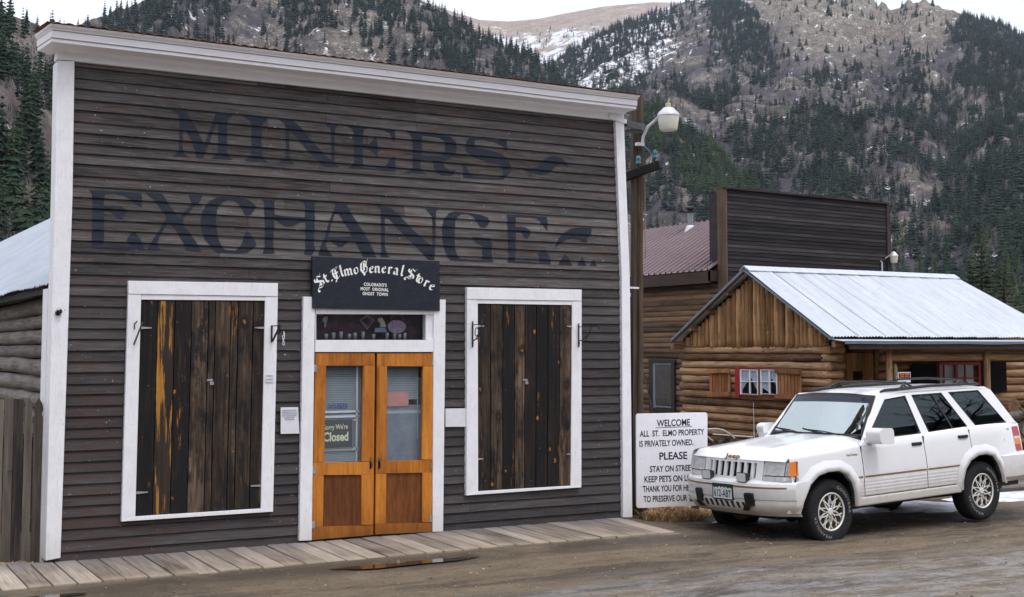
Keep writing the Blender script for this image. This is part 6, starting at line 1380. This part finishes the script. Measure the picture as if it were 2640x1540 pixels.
# wall lamp and conduit at the right edge of the false front
q = onY(*C6(1580, 470), YB-.15); qa = onY(*C6(1530, 460), YB-.05)
wl = thing('wall_lamp', 'small white bowl lamp on the right edge of the charred false front', 'lamp', (qa[0], YB-.05, qa[2]))
m = MB(); m.tube([(qa[0]-.02, YB-.02, qa[2]-.02), (qa[0]+.06, YB-.10, qa[2]+.06), (q[0]-.03, YB-.15, q[2]+.12)], .014, 8); obj('arm', m, MT['lampmetal'], wl)
m = MB(); m.lathe([(.02, .19), (.05, .17), (.11, .09), (.115, .06), (.05, .06)], (q[0], YB-.15, q[2]), n=18); obj('hood', m, MT['lampmetal'], wl, smooth=True, autos=35)
m = MB(); m.lathe([(.105, .06), (.095, -.04), (.08, -.10), (.005, -.11)], (q[0], YB-.15, q[2]), n=18); obj('refractor_bowl', m, bpy.data.materials['milky_lamp_bowl'], wl, smooth=True, autos=50)
q = onY(*C6(1494, 495), YB-.05); m = MB(); m.tube([(q[0], YB-.05, q[2]-1.2), (q[0], YB-.05, q[2]), (q[0]-.04, YB-.05, q[2]+.03)], .022, 8); tag(obj('conduit', m, MT['lampmetal']), 'thin grey conduit standing against the dark false front above the cabin ridge', 'conduit')
# ------------------------------------------------------------------ things around the cabin yard
Z9 = lambda x, y: (2400+x/2.625, 780+y/2.625)
y9 = 2.6
q0, q1 = onY(*Z9(505, 775), y9), onY(*Z9(660, 760), y9)
m = MB(); m.tube([(q0[0]+(q1[0]-q0[0])*i/5, y9, q0[2]+(q1[2]-q0[2])*i/5) for i in range(6)], .075, 12); m.tube([(q0[0]+.5, y9+.02, -.1), (q0[0]+.5, y9+.02, q0[2])], .06, 10); tag(obj('hitching_rail', m, MT['greyx'], smooth=True), 'grey round log rail behind the tail of the parked car', 'rail')
m = MB(); m.tube([onY(*Z9(545, 790), y9-.2), onY(*Z9(590, 850), y9-.22), onY(*Z9(640, 925), y9-.2)], [.018, .022, .014], 7); m.tube([onY(*Z9(600, 705), y9-.1), onY(*Z9(640, 760), y9-.1)], .018, 6); tag(obj('bare_branch', m, MT['pole']), 'bare bent branch leaning on the grey log rail', 'branch')
m = MB(); q = onY(*Z9(505, 705), 3.9); m.lathe([(.001, 0), (.16, .0), (.165, .03), (.165, .45), (.001, .45)], (q[0], 3.7, q[2]), (0, 1, 0), 18); tag(obj('cut_log', m, MT['logy'], smooth=True, autos=40), 'round sawn log end behind the car tail under the porch', 'log')
m = MB()
for i in range(5): q0 = onY(*Z9(560+i*8, 950+i*18), 2.2); m.tube([(q0[0], 2.2+.1*i, q0[2]), (q0[0]+1.6, 2.25+.1*i, q0[2]+.02)], .05, 8)
tag(obj('log_pile', m, MT['logx'], smooth=True), 'low pile of brown poles beyond the car tail lamp', 'log pile')
wk = MB(); w0 = onZ(*Z9(470, 1262), -.06); w1 = onZ(*Z9(640, 1205), -.06); x = w0[0]-1.2
for j in range(5): wk.box(x-1.5, x+7, w0[1]+.12*j*1.9, w0[1]+.12*j*1.9+.21, -.10, -.055+.004*(j % 2))
struct(obj('plank_walk', wk, MT['greyx'], bevel=.006))
y8 = 2.2; CZ = lambda x, y: (1740+x*.357143, 960+y*.357143)
m = MB(); m.tube([onY(*CZ(236, 412), y8), onY(*CZ(300, 408), y8), onY(*CZ(350, 418), y8), onY(*CZ(400, 448), y8), onY(*CZ(430, 478), y8)], .013, 7); m.tube([onY(*CZ(272, 448), y8+.1), onY(*CZ(390, 456), y8+.1), onY(*CZ(560, 468), y8+.1)], .011, 7); m.tube([onY(*CZ(235, 465), y8), onY(*CZ(272, 495), y8)], .012, 6); tag(obj('bent_pipe', m, plain('pale_bent_pipe', (.40, .39, .37), .6, .3)), 'pale bent pipes lying by the log wall behind the welcome sign', 'pipe')
m = MB()
for i in range(6): q = onY(*CZ(245+i*28, 500+5*(i % 3)), y8+.2); m.beam((q[0], y8+.2+.1*i, -.1), (q[0]+.06*(i % 2), y8+.1, q[2]+.02*i), .07, .03)
tag(obj('scrap_boards', m, MT['greywood']), 'weathered scrap boards stacked against the log wall behind the welcome sign', 'boards')
# snow left lying in the shade
def snow_mat():
    n = NT('dirty_snow', .6, .3); f = n.noise(5, 6, .65); n.col(n.ramp(f, [(.34, (.30, .29, .31)), (.5, (.58, .59, .64)), (.7, (.74, .76, .82))])); n.bump(n.noise(14, 5, .7), .5, .02); return n.m
MT['snow'] = snow_mat()
def snow(u, v, rx, ry, seed, hgt=.035):
    c = onZ(u, v, -.12); m = MB(); N = 40; rings = [1, .93, .75, .5, .25, 0]; B = blob(0, 0, rx, ry, N, seed, .55); vs = []
    for k_, q in enumerate(rings):
        for a, b in B:
            x, y = c[0]+a*q, c[1]+b*q; vs.append((x, y, gz(x, y)-.01+hgt*(1-q**3)*(1+.4*mnoise.noise(Vector((x*5, y*5, seed))))))
    m.add(vs, [(k_*N+i, k_*N+(i+1) % N, (k_+1)*N+(i+1) % N, (k_+1)*N+i) for k_ in range(5) for i in range(N)], .5); struct(obj('snow', m, MT['snow'], smooth=True))
snow(1985, 1338, .75, .30, 3); snow(2120, 1325, .5, .22, 5); snow(2395, 1306, .75, .50, 7); snow(2600, 1280, 1.2, .34, 8); snow(2240, 1316, .45, .2, 9); snow(1880, 1347, .25, .08, 12)
# loose stones on the street
m = MB(); r8 = random.Random(33)
for _ in range(1700):
    x = r8.uniform(-1, 12.5); y = r8.uniform(-6.2, -1.2) if x < 6.6 else r8.uniform(-6.2, .2); s_ = .006+.012*r8.random()**3
    if r8.random() < .02: s_ *= 2.0
    z = gz(x, y)+s_*.15; a0 = r8.uniform(0, 6.3); vs = [(x, y, z+s_*.75), (x, y, z-s_*.5)]
    for k in range(5): q = a0+k*1.2566; e = s_*r8.uniform(.75, 1.3); vs.append((x+e*math.cos(q), y+e*.85*math.sin(q), z+s_*r8.uniform(-.1, .25)))
    m.add(vs, [(0, 2+k, 2+(k+1) % 5) for k in range(5)]+[(1, 2+(k+1) % 5, 2+k) for k in range(5)], r8.random())
n = NT('road_gravel', .9, .2); n.col(n.ramp(n.attr(), [(0., (.10, .080, .060)), (.6, (.22, .18, .135)), (1., (.42, .37, .30))])); o = obj('gravel', m, n.m, fix=False); o['kind'] = 'stuff'
# ------------------------------------------------------------------ mountains: real slopes at their distances
def hdir(u):
    d = ray(u, 902); d = np.array([d[0], d[1], 0]); return d/np.linalg.norm(d)
def pl(P, u):
    if u <= P[0][0]: return P[0][1]
    for (a, b), (c, d) in zip(P[:-1], P[1:]):
        if u <= c: return b+(d-b)*(u-a)/(c-a)
    return P[-1][1]
class Slope:
    def __init__(s, ridge, dist, foot, amp, seed, conc=1.12, jag=0, rock=None):
        s.ridge, s.dist, s.foot, s.amp, s.seed, s.conc, s.jag, s.rock = ridge, dist, foot, amp, seed, conc, jag, rock
    def pos(s, u, t):
        d = hdir(u); D = pl(s.dist, u); Fd = pl(s.foot, u); v = pl(s.ridge, u)
        rr = ray(u, v); zr = CAM[2]+D*rr[2]/math.hypot(rr[0], rr[1])
        q = min(t, 1.0); r = Fd+(D-Fd)*t; z = -1+(zr+1)*q**s.conc
        if t > 1: z -= (t-1)*(D-Fd)*.8
        x, y = CAM[0]+d[0]*r, CAM[1]+d[1]*r; k = 1.0/(D*.14)
        n = mnoise.fractal(Vector((x*k+s.seed, y*k, s.seed)), .9, 2.1, 6)
        env = math.sin(math.pi*min(1, max(0, q)))**.7
        z += s.amp*n*env
        gl = abs(mnoise.noise(Vector((u*.006+s.seed*2, t*1.2, s.seed))))
        z -= s.amp*.7*(1-gl*2)*env*.5
        if s.jag:
            w = s.rock(u, t) if s.rock else 1
            jn = mnoise.ridged_multi_fractal(Vector((x*.010, y*.010, z*.006+s.seed)), 1.0, 2.1, 5, 1.0, 2.0)
            z += s.jag*w*(jn-1.1)
        return (x, y, z)
def smoothstep(a, b, x): return smooth(a, b, x)
A_ = Slope([(-500,-60),(-150,10),(0,36),(70,60),(115,88),(160,118),(230,180),(400,330)], [(-500,520),(0,640),(400,900)], [(-500,120),(0,130),(400,260)], 14, 1.3, 1.05)
B_ = Slope([(0,190),(100,130),(190,64),(250,40),(330,4),(420,-50),(600,-120),(800,-130),(960,-70),(1060,-8),(1100,8),(1180,62),(1290,108),(1400,160),(1490,230),(1600,340),(1700,470),(1800,600)], [(0,900),(700,1500),(1400,1250),(1800,1000)], [(0,450),(1800,560)], 42, 4.1, 1.08, 14, lambda u, t: .5)
C_ = Slope([(600,-30),(1000,-40),(1110,10),(1150,26),(1235,52),(1310,56),(1390,49),(1470,33),(1560,17),(1690,6),(1770,7),(1900,0),(2100,10)], [(600,5200),(2100,5200)], [(600,2600),(2100,2600)], 60, 7.7, .9)
rockline = [(1850,-40),(1900,-10),(1960,40),(2000,92),(2100,132),(2200,152),(2300,176),(2400,182),(2450,168),(2485,112),(2530,50),(2600,20)]
def d_rock(u, t):
    p = D_.px(u, t); return smoothstep(40, -40, p[1]-pl(rockline, u)) if u > 1830 else 0
D_ = Slope([(1180,420),(1300,250),(1400,185),(1470,135),(1530,100),(1600,66),(1690,34),(1770,6),(1830,-6),(1900,-16),(2000,-34),(2120,-44),(2220,-24),(2272,0),(2282,16),(2290,3),(2302,12),(2311,29),(2330,27),(2345,22),(2368,13),(2400,9),(2425,16),(2445,24),(2475,36),(2495,37),(2520,44),(2560,53),(2600,62),(2640,86),(2760,130),(3000,210),(3300,330)],
            [(1180,1700),(1700,2300),(2300,2300),(3300,1700)], [(1180,520),(1800,480),(3300,420)], 55, 9.2, 1.10, 20)
def px_lin(S_, u, t):
    D = pl(S_.dist, u); Fd = pl(S_.foot, u); v = pl(S_.ridge, u); rr = ray(u, v); zr = CAM[2]+D*rr[2]/math.hypot(rr[0], rr[1])
    r = Fd+(D-Fd)*t; z = -1+(zr+1)*t**S_.conc; 
    return (u, 902-(z-CAM[2])/r*FPX*.98)
D_.px = lambda u, t: px_lin(D_, u, t)
D_.rock = d_rock
def hill_mesh(name, S_, u0, u1, nu, nt, m, attrs):
    ts = list(np.linspace(0, 1, nt))+[1.05, 1.2, 1.6]; vs = []; at = {k: [] for k in attrs}
    for i in range(nu+1):
        u = u0+(u1-u0)*i/nu
        for t in ts:
            vs.append(S_.pos(u, t))
            for k, fn in attrs.items(): at[k].append(fn(u, min(t, 1)))
    n = len(ts); fs = [(i*n+j, (i+1)*n+j, (i+1)*n+j+1, i*n+j+1) for i in range(nu) for j in range(n-1)]
    me = mesh_from(name, vs, fs, None, True)
    for k, a in at.items(): q = me.attributes.new(k, 'FLOAT', 'POINT'); q.data.foreach_set('value', np.array(a, np.float32))
    me.materials.append(m); o = bpy.data.objects.new(name, me); COL.objects.link(o); return struct(o)
def hill_mat(name, brush, rockc, pale, snowamt, sc=1.0, green=None, grass=None):
    n = NT(name, .95, .05); f = n.noise(.012*sc, 8, .68); g = n.noise(.06*sc, 8, .72); h = n.noise(.35*sc, 5, .75)
    mixv = n.math('ADD', n.math('MULTIPLY', g, .5), n.math('MULTIPLY', h, .5)); vb = n.voro(.22*sc); bd = n.math('MULTIPLY', n.rng(vb.outputs['Distance'], .42, .20), n.rng(vb.outputs['Color'], .55, .62))
    c = n.ramp(mixv, [(.34, tuple(x*.45 for x in brush)), (.5, brush), (.66, tuple(min(1, x*1.65) for x in brush))])
    rc = n.ramp(mixv, [(.36, tuple(x*.35 for x in rockc)), (.5, rockc), (.64, pale)])
    patch = n.rng(n.noise(.010*sc, 6, .7, n.map((1, 1, .5), (50, 20, 0))), .47, .57)
    rc = n.mix(n.math('MULTIPLY', bd, .75), rc, tuple(min(1, x*1.25) for x in pale))
    sr = n.noise(.03*sc, 6, .7, n.map((1, .25, 1.6), (0, 0, 0), rot=(.5, .6, .4))); rc = n.mix(n.math('MULTIPLY', n.attr('rock'), n.rng(sr, .52, .64, 0, .55)), rc, tuple(x*.42 for x in rockc))
    fac = n.math('MAXIMUM', n.math('MULTIPLY', patch, .8), n.attr('rock'))
    c = n.mix(fac, c, rc)
    if green: 
        gm = n.rng(n.noise(.02*sc, 6, .7, n.map((1, 1, 1), (9, 4, 2))), .5, .62, 0, .6); c = n.mix(n.math('MULTIPLY', gm, n.math('SUBTRACT', 1.0, n.attr('rock'))), c, green)
    sn = n.noise(.05*sc, 7, .75, n.map((1, 1, .6), (3, 8, 1)))
    s = n.rng(n.math('ADD', sn, n.math('MULTIPLY', n.attr('snow'), .26)), .655, .68, 0, .95)
    c = n.mix(s, c, (.80, .81, .86)); n.col(c); n.bump(mixv, .9, 6.0/sc); return n.m
zero = lambda u, t: 0.0
def pv(S_, fn): return lambda u, t: fn(u, px_lin(S_, u, t)[1])
hill_mesh('near_hillside', A_, -500, 400, 70, 60, hill_mat('near_hill_ground', (.125, .105, .098), (.19, .165, .14), (.30, .27, .235), 0, 2.5, (.055, .055, .03)), {'rock': zero, 'snow': lambda u, t: .08})
hill_mesh('middle_hillside', B_, 0, 1800, 220, 80, hill_mat('middle_hill_ground', (.080, .071, .079), (.18, .155, .13), (.46, .41, .34), 0, 1.2), {'rock': lambda u, t: smoothstep(700, 900, u)*smoothstep(1080, 980, u)*.7+smoothstep(1380, 1440, u)*.8, 'snow': lambda u, t: .20})
hill_mesh('far_ridge', C_, 600, 2100, 160, 70, hill_mat('far_ridge_ground', (.36, .275, .225), (.38, .30, .25), (.44, .37, .31), 0, .35), {'rock': zero, 'snow': pv(C_, lambda u, v: .10+.62*smoothstep(72, 105, v)+.25*smoothstep(40, 25, v)*smoothstep(1250, 1130, u))})
hill_mesh('mountain_slope', D_, 1180, 3300, 330, 170, hill_mat('mountain_ground', (.078, .069, .082), (.190, .163, .137), (.42, .37, .31), 0, 1.5, (.070, .068, .046)), {'rock': d_rock,
    'snow': pv(D_, lambda u, v: .17+.50*smoothstep(1780, 1700, u)*smoothstep(150, 110, v-max(0, (1750-u)*.45))*smoothstep(1380, 1450, u)+.42*smoothstep(1780, 1850, u)*smoothstep(1960, 1930, u)*smoothstep(38, 18, v)+.06*smoothstep(180, 40, v))})
# hill across the street, behind the photographer (seen only in the window panes)
E_ = Slope([(0, 620), (1, 620)], [(0, 260), (1, 260)], [(0, 60), (1, 60)], 10, 2.2)
vs = []; n = 90
for i in range(n+1):
    a = math.pi*(.62+1.02*i/n)
    for t in (0, .2, .4, .6, .8, 1, 1.2):
        r = 70+260*t; z = -1+75*min(t, 1)**1.1*(1+.3*mnoise.noise(Vector((i*.09, 0, 3))))+3*mnoise.noise(Vector((i*.9, t*4, 1))); vs.append((CAM[0]+5+math.sin(a)*r, CAM[1]+math.cos(a)*r, z))
me = mesh_from('opposite_hillside', vs, [(i*7+j, (i+1)*7+j, (i+1)*7+j+1, i*7+j+1) for i in range(n) for j in range(6)], None, True); me.materials.append(plain('dark_forest_slope', (.035, .042, .03), .95, .05, 0, .5, .06)); o = bpy.data.objects.new('opposite_hillside', me); COL.objects.link(o); struct(o)
# a leafless tree across the street, mirrored in the side glass of the car
bt = thing('bare_tree', 'tall leafless tree across the street, mirrored in the side windows of the parked car', 'tree', (33, -15.5, -.2))
m = MB(); rb = random.Random(4)
def limb(p, d, L_, r, k):
    q = [Vector(p)]; d = Vector(d)
    for i in range(4): d = (d+Vector((rb.uniform(-.16, .16), rb.uniform(-.16, .16), rb.uniform(-.05, .12)))).normalized(); q.append(q[-1]+d*L_/4)
    m.tube(q, [r*(1-.55*i/4) for i in range(5)], 5, cap=False)
    if k:
        for i in range(4 if k > 1 else 5):
            j = rb.randint(1, 4); e = (d+Vector((rb.uniform(-1, 1), rb.uniform(-1, 1), rb.uniform(-.1, .6)))*.9).normalized(); limb(q[j], e, L_*rb.uniform(.5, .75), r*.5, k-1)
limb((33, -15.5, -.3), (0, 0, 1), 6.5, .22, 4); obj('trunk', m, plain('dark_bare_bark', (.03, .026, .022), .9, .1), bt, fix=False)
# ------------------------------------------------------------------ conifers
def conifer(seed, tiers=10, per=7, wid=.17, trunk=True, ragged=.35):
    r = random.Random(seed); V = []; F = []
    def tri(a, b, c): V.extend([a, b, c]); F.append((len(V)-3, len(V)-2, len(V)-1))
    if trunk:
        for k in range(4):
            a0, a1 = k*1.571, (k+1)*1.571; tri((.014*math.cos(a0), .014*math.sin(a0), 0), (.014*math.cos(a1), .014*math.sin(a1), 0), (0, 0, .9))
    for i in range(tiers):
        h = .06+.90*(i/(tiers-1))**.92; rad_ = wid*(1-(h-.06)/.97)**.82+.012; 
        for k in range(per):
            if r.random() < .10: continue
            a = 6.283*(k+r.random()*.7)/per+i*.6; R_ = rad_*r.uniform(1-ragged, 1.12); w = R_*r.uniform(.34, .55); dz = R_*r.uniform(.25, .6); ca, sa = math.cos(a), math.sin(a)
            tip = (R_*ca, R_*sa, h-dz*.75); top = (0, 0, h+R_*.35+.02); l_ = (R_*.55*ca-w*sa, R_*.55*sa+w*ca, h-dz*.45); q = (R_*.55*ca+w*sa, R_*.55*sa-w*ca, h-dz*.45)
            tri(top, l_, tip); tri(top, tip, q)
    tri((.012, 0, .93), (-.012, .004, .93), (0, 0, 1.0)); tri((0, .012, .93), (0, -.012, .93), (0, 0, 1.0))
    return np.array(V), np.array(F)
PROT = [conifer(s, [9, 10, 10, 8, 10, 9][s], 7, [.17, .15, .20, .24, .13, .18][s], ragged=.42) for s in range(6)]
def tree_mat(name, lo, mid, hi):
    n = NT(name, .9, .08); inf = n.t.nodes.new('ShaderNodeObjectInfo'); a = n.math('FRACT', n.math('ADD', n.attr('rnd'), inf.outputs['Random'])); f = n.noise(.5, 3, .6)
    n.col(n.ramp(n.math('ADD', n.math('MULTIPLY', a, .7), n.math('MULTIPLY', f, .3)), [(.1, lo), (.5, mid), (.95, hi)])); return n.m
MT['conifer'] = tree_mat('conifer_needles', (.012, .022, .014), (.022, .038, .022), (.040, .058, .030))
MT['conifer_far'] = tree_mat('far_conifer_needles', (.016, .027, .021), (.027, .041, .031), (.043, .058, .041))
MT['young'] = tree_mat('young_green_needles', (.035, .058, .020), (.048, .076, .026), (.060, .088, .032))
MT['brush'] = tree_mat('bare_grey_brush', (.060, .052, .061), (.100, .087, .096), (.16, .138, .138))
RT = np.random.RandomState(5)
def cn(x, y, s): return mnoise.fractal(Vector((x*s, y*s, 3.3)), .9, 2.0, 4)
def scatter(S_, n, urange, dens, hfun, bias=.5):
    out = []; tries = 0
    while len(out) < n and tries < n*30:
        tries += 1; u = RT.uniform(*urange); t = RT.uniform(0.005, .995)**bias; v = px_lin(S_, u, t)[1]
        if RT.rand() > dens(u, v, t): continue
        out.append((S_.pos(u, t), hfun(u, v, t)*RT.uniform(.5, 1.35), u, v))
    return out
def clumps(u, v, k=.006, off=0): return .5+.9*mnoise.fractal(Vector((u*k+off, v*k*.8, off)), .9, 2.1, 4)
TA = scatter(A_, 560, (-120, 330), lambda u, v, t: max(.06, min(1, clumps(u, v, .012, 3)*1.3)), lambda u, v, t: 11.5, .8)
TB = scatter(B_, 4200, (60, 1620), lambda u, v, t: (0 if v > 480 else max(.02, min(1, (clumps(u, v, .010, 6)-.12)*1.25+.5*smoothstep(960, 1120, u)-.55*smoothstep(680, 800, u)*smoothstep(1040, 900, u)*smoothstep(20, 130, v)))), lambda u, v, t: 13, .75)
def densD(u, v, t):
    if v > 760: return 0
    rl = pl(rockline, u) if u > 1830 else -100
    if v < rl+8: return .035
    d = clumps(u, v, .009, 1)
    base = (d-.12)*.95+.22*smoothstep(200, 420, v)
    if u < 1800 and v < 230: base = base*.55-.12+.45*smoothstep(110, 60, v-(1760-u)*.35)
    base -= .35*smoothstep(1990, 2060, u)*smoothstep(2380, 2250, u)*smoothstep(330, 230, v)*(1-.4*d)
    base += .6*smoothstep(2520, 2600, u)
    base -= .40*max(0, mnoise.noise(Vector((u*.005+9, (v-u*.45)*.011, 4))))
    return max(.03, min(1, base))
TD = scatter(D_, 12500, (1380, 2760), densD, lambda u, v, t: 12.0, .62)
def inband(u, v):    # the band of young green trees on the spur
    return 1630 < u < 1975 and pl([(1630,318),(1700,348),(1830,402),(1975,478)], u) < v < pl([(1630,420),(1700,450),(1800,495),(1900,505),(1975,490)], u)
TY = scatter(D_, 900, (1630, 1975), lambda u, v, t: 1.0 if inband(u, v) else 0, lambda u, v, t: 9.5, .9)
TF = scatter(D_, 420, (2230, 2700), lambda u, v, t: 1.0 if v > 590 and clumps(u, v, .02, 8) > .2 else 0, lambda u, v, t: 9, 1.6)
TC = scatter(C_, 620, (1200, 1760), lambda u, v, t: smoothstep(70, 120, v)*max(.1, clumps(u, v, .02, 2)), lambda u, v, t: 17, .6)
def individuals(lst, mat, label, cat, group, name='conifer', meshes={}):
    for i, (P, h, u, v) in enumerate(lst):
        k = i % 6; key = (mat.name, k)
        if key not in meshes:
            V, F = PROT[k]; me = bpy.data.meshes.new('conifer'); me.from_pydata(V.tolist(), [], F.tolist()); me.materials.append(mat); meshes[key] = me
        o = bpy.data.objects.new(name, meshes[key]); COL.objects.link(o); o.location = (P[0], P[1], P[2]-.3); s = h; o.scale = (s*RT.uniform(.9, 1.35), s*RT.uniform(.9, 1.35), s); o.rotation_euler = (0, 0, RT.uniform(0, 6.28)); tag(o, label, cat, group)
def merged(lst, mat, name, kindstuff=True, protos=PROT, fat=(1.0, 1.4)):
    Vs, Fs, Rs = [], [], []; b = 0
    for i, (P, h, u, v) in enumerate(lst):
        V, F = protos[RT.randint(len(protos))]; a = RT.uniform(0, 6.283); c, s = math.cos(a), math.sin(a); f = RT.uniform(*fat)*h
        W = np.empty_like(V); W[:, 0] = (V[:, 0]*c-V[:, 1]*s)*f+P[0]; W[:, 1] = (V[:, 0]*s+V[:, 1]*c)*f+P[1]; W[:, 2] = V[:, 2]*h+P[2]-.3
        Vs.append(W); Fs.append(F+b); b += len(V); Rs.append(np.full(len(F), RT.rand(), np.float32))
    V = np.concatenate(Vs); F = np.concatenate(Fs).astype(np.int32); R_ = np.concatenate(Rs)
    me = bpy.data.meshes.new(name); me.vertices.add(len(V)); me.vertices.foreach_set('co', V.astype(np.float32).ravel()); me.loops.add(F.size); me.loops.foreach_set('vertex_index', F.ravel())
    me.polygons.add(len(F)); me.polygons.foreach_set('loop_start', np.arange(0, F.size, 3, dtype=np.int32)); me.polygons.foreach_set('loop_total', np.full(len(F), 3, np.int32)); me.update(calc_edges=True)
    at = me.attributes.new('rnd', 'FLOAT', 'FACE'); at.data.foreach_set('value', R_); me.materials.append(mat)
    o = bpy.data.objects.new(name, me); COL.objects.link(o); o['kind'] = 'stuff'; return o
dist = lambda e: math.hypot(e[0][0]-CAM[0], e[0][1]-CAM[1])/e[1]
vis = lambda e: -20 < e[2] < 150 and e[3] < 640
near = sorted([e for e in TA if vis(e)], key=dist)[:170]; nid = set(map(id, near))
individuals(near, MT['conifer'], 'dark green conifer on the steep slope left of the white corner board', 'conifer', 'conifers on the slope at the left edge')
merged([e for e in TA if id(e) not in nid], MT['conifer'], 'conifer_forest')
near2 = sorted([e for e in TF if e[2] < 2660 and e[3] < 720], key=dist)[:60]; nid2 = set(map(id, near2))
individuals(near2, MT['young'], 'young green conifer at the mountain foot right of the false front', 'conifer', 'young conifers at the mountain foot')
near3 = sorted([e for e in TB if e[2] < 1560 and e[3] < 300], key=dist)[:60]; nid3 = set(map(id, near3))
individuals(near3, MT['conifer_far'], 'dark conifer on the hillside rising behind the white cornice', 'conifer', 'conifers on the hillside behind the cornice')
merged([e for e in TB if id(e) not in nid3], MT['conifer_far'], 'conifer_forest'); merged(TD, MT['conifer_far'], 'conifer_forest', fat=(.85, 1.9)); merged(TY, MT['young'], 'young_conifer_forest', fat=(1.2, 1.7)); merged([e for e in TF if id(e) not in nid2], MT['young'], 'young_conifer_forest'); merged(TC, MT['conifer_far'], 'conifer_forest')
# leafless brush between the trees
def brushp(seed):
    r = random.Random(seed); V = []; F = []
    for k in range(9):
        a = r.uniform(0, 6.28); x, y = .3*math.cos(a)*r.random(), .3*math.sin(a)*r.random(); b = r.uniform(0, 6.28); w = .035; tx, ty, tz = x+.25*math.cos(b), y+.25*math.sin(b), r.uniform(.6, 1)
        V += [(x-w*math.sin(b), y+w*math.cos(b), 0), (x+w*math.sin(b), y-w*math.cos(b), 0), (tx, ty, tz)]; F.append((len(V)-3, len(V)-2, len(V)-1))
    return np.array(V), np.array(F)
BP = [brushp(s) for s in range(5)]
SB = scatter(A_, 1200, (-120, 330), lambda u, v, t: .8, lambda u, v, t: 3.2, .9)+scatter(B_, 2600, (60, 1560), lambda u, v, t: .8 if v < 420 else 0, lambda u, v, t: 5, .8)+scatter(D_, 9000, (1400, 2760), lambda u, v, t: (.9 if v > (pl(rockline, u) if u > 1830 else 60)+20 else .03) if v < 760 else 0, lambda u, v, t: 6, .7)
merged(SB, MT['brush'], 'bare_brush', protos=BP, fat=(1.0, 1.8))
# nearer spruces beyond the cabin
def spruce(seed, tiers, per):
    r = random.Random(seed); V = []; F = []; R_ = []
    def quad(a, b, c, d, q): n = len(V); V.extend([a, b, c, d]); F.append((n, n+1, n+2, n+3)); R_.append(q)
    for i in range(tiers):
        h = .05+.92*(i/(tiers-1)); rr = .20*(1-(h-.05)/.96)**.8+.012
        for k in range(per):
            a = 6.283*(k/per)+i*.9+r.uniform(-.3, .3); L_ = rr*r.uniform(.6, 1.15); ca, sa = math.cos(a), math.sin(a); q0 = r.random(); up = .25*L_
            for j in range(5):
                s0, s1 = j/5, (j+1)/5; 
                for side in (-1, 1, -1, 1):
                    w = L_*.30*(1-s0*.55)*r.uniform(.5, 1.2)*side; z0 = h-.30*L_*s0+up*s0*s0; z1 = z0-.10*L_*r.uniform(0, 1.3); b0 = (L_*s0*ca, L_*s0*sa, z0); b1 = (L_*s1*ca, L_*s1*sa, z0-.04*L_)
                    t0 = (L_*(s0+.35)*ca-w*sa, L_*(s0+.35)*sa+w*ca, z1); t1 = (L_*(s0+.18)*ca-w*sa*.8, L_*(s0+.18)*sa+w*ca*.8, z1+.02*L_); quad(b0, b1, t0, t1, min(1, max(0, q0*.6+.4*r.random())))
    return V, F, R_
MT['spruce'] = tree_mat('spruce_needles', (.030, .046, .014), (.055, .078, .022), (.095, .115, .036)); MT['trunk'] = plain('grey_brown_bark', (.09, .07, .055), .9, .1, 0, .4, 8)
for u, vt, D, seed, lab in ((2536, 604, 92, 1, 'tallest green spruce rising behind the right end of the cabin roof'), (2592, 690, 84, 2, 'smaller yellow green spruce just right of the tallest spruce'), (2650, 735, 80, 3, 'bushy green spruce cut off by the right picture edge')):
    d = hdir(u); P = CAM+d*D; zt = CAM[2]+D*(902-vt)/FPX; t = thing('spruce_tree', lab, 'spruce', (P[0], P[1], -.3), 'spruces beyond the cabin'); h = zt+.3
    V, F, R_ = spruce(seed, 30, 8); f = 1.0 if seed == 1 else 1.25; m = MB(); m.v = [(P[0]+a[0]*h*f, P[1]+a[1]*h*f, -.3+a[2]*h) for a in V]; m.f = F; m.r = R_; obj('crown', m, MT['spruce'], t, fix=False)
    m = MB(); m.tube([(P[0], P[1], -.5), (P[0], P[1], h*.5), (P[0], P[1], h*.96)], [.16, .09, .01], 8); obj('trunk', m, MT['trunk'], t, smooth=True)
# ------------------------------------------------------------------ mountain air
hz = MB(); hz.box(-4200, 7800, -700, 7800, -14, 2100); me = mesh_from('haze', hz.v, hz.f); fix_normals(me)
hm = bpy.data.materials.new('mountain_haze'); hm.use_nodes = True; ht = hm.node_tree; ht.nodes.clear(); ho = ht.nodes.new('ShaderNodeOutputMaterial'); hv = ht.nodes.new('ShaderNodeVolumePrincipled')
hv.inputs['Color'].default_value = (.70, .82, 1.0, 1); hv.inputs['Density'].default_value = 5.2e-5; hv.inputs['Anisotropy'].default_value = .2; ht.links.new(hv.outputs[0], ho.inputs['Volume'])
me.materials.append(hm); hzo = bpy.data.objects.new('haze', me); COL.objects.link(hzo); hzo['kind'] = 'stuff'
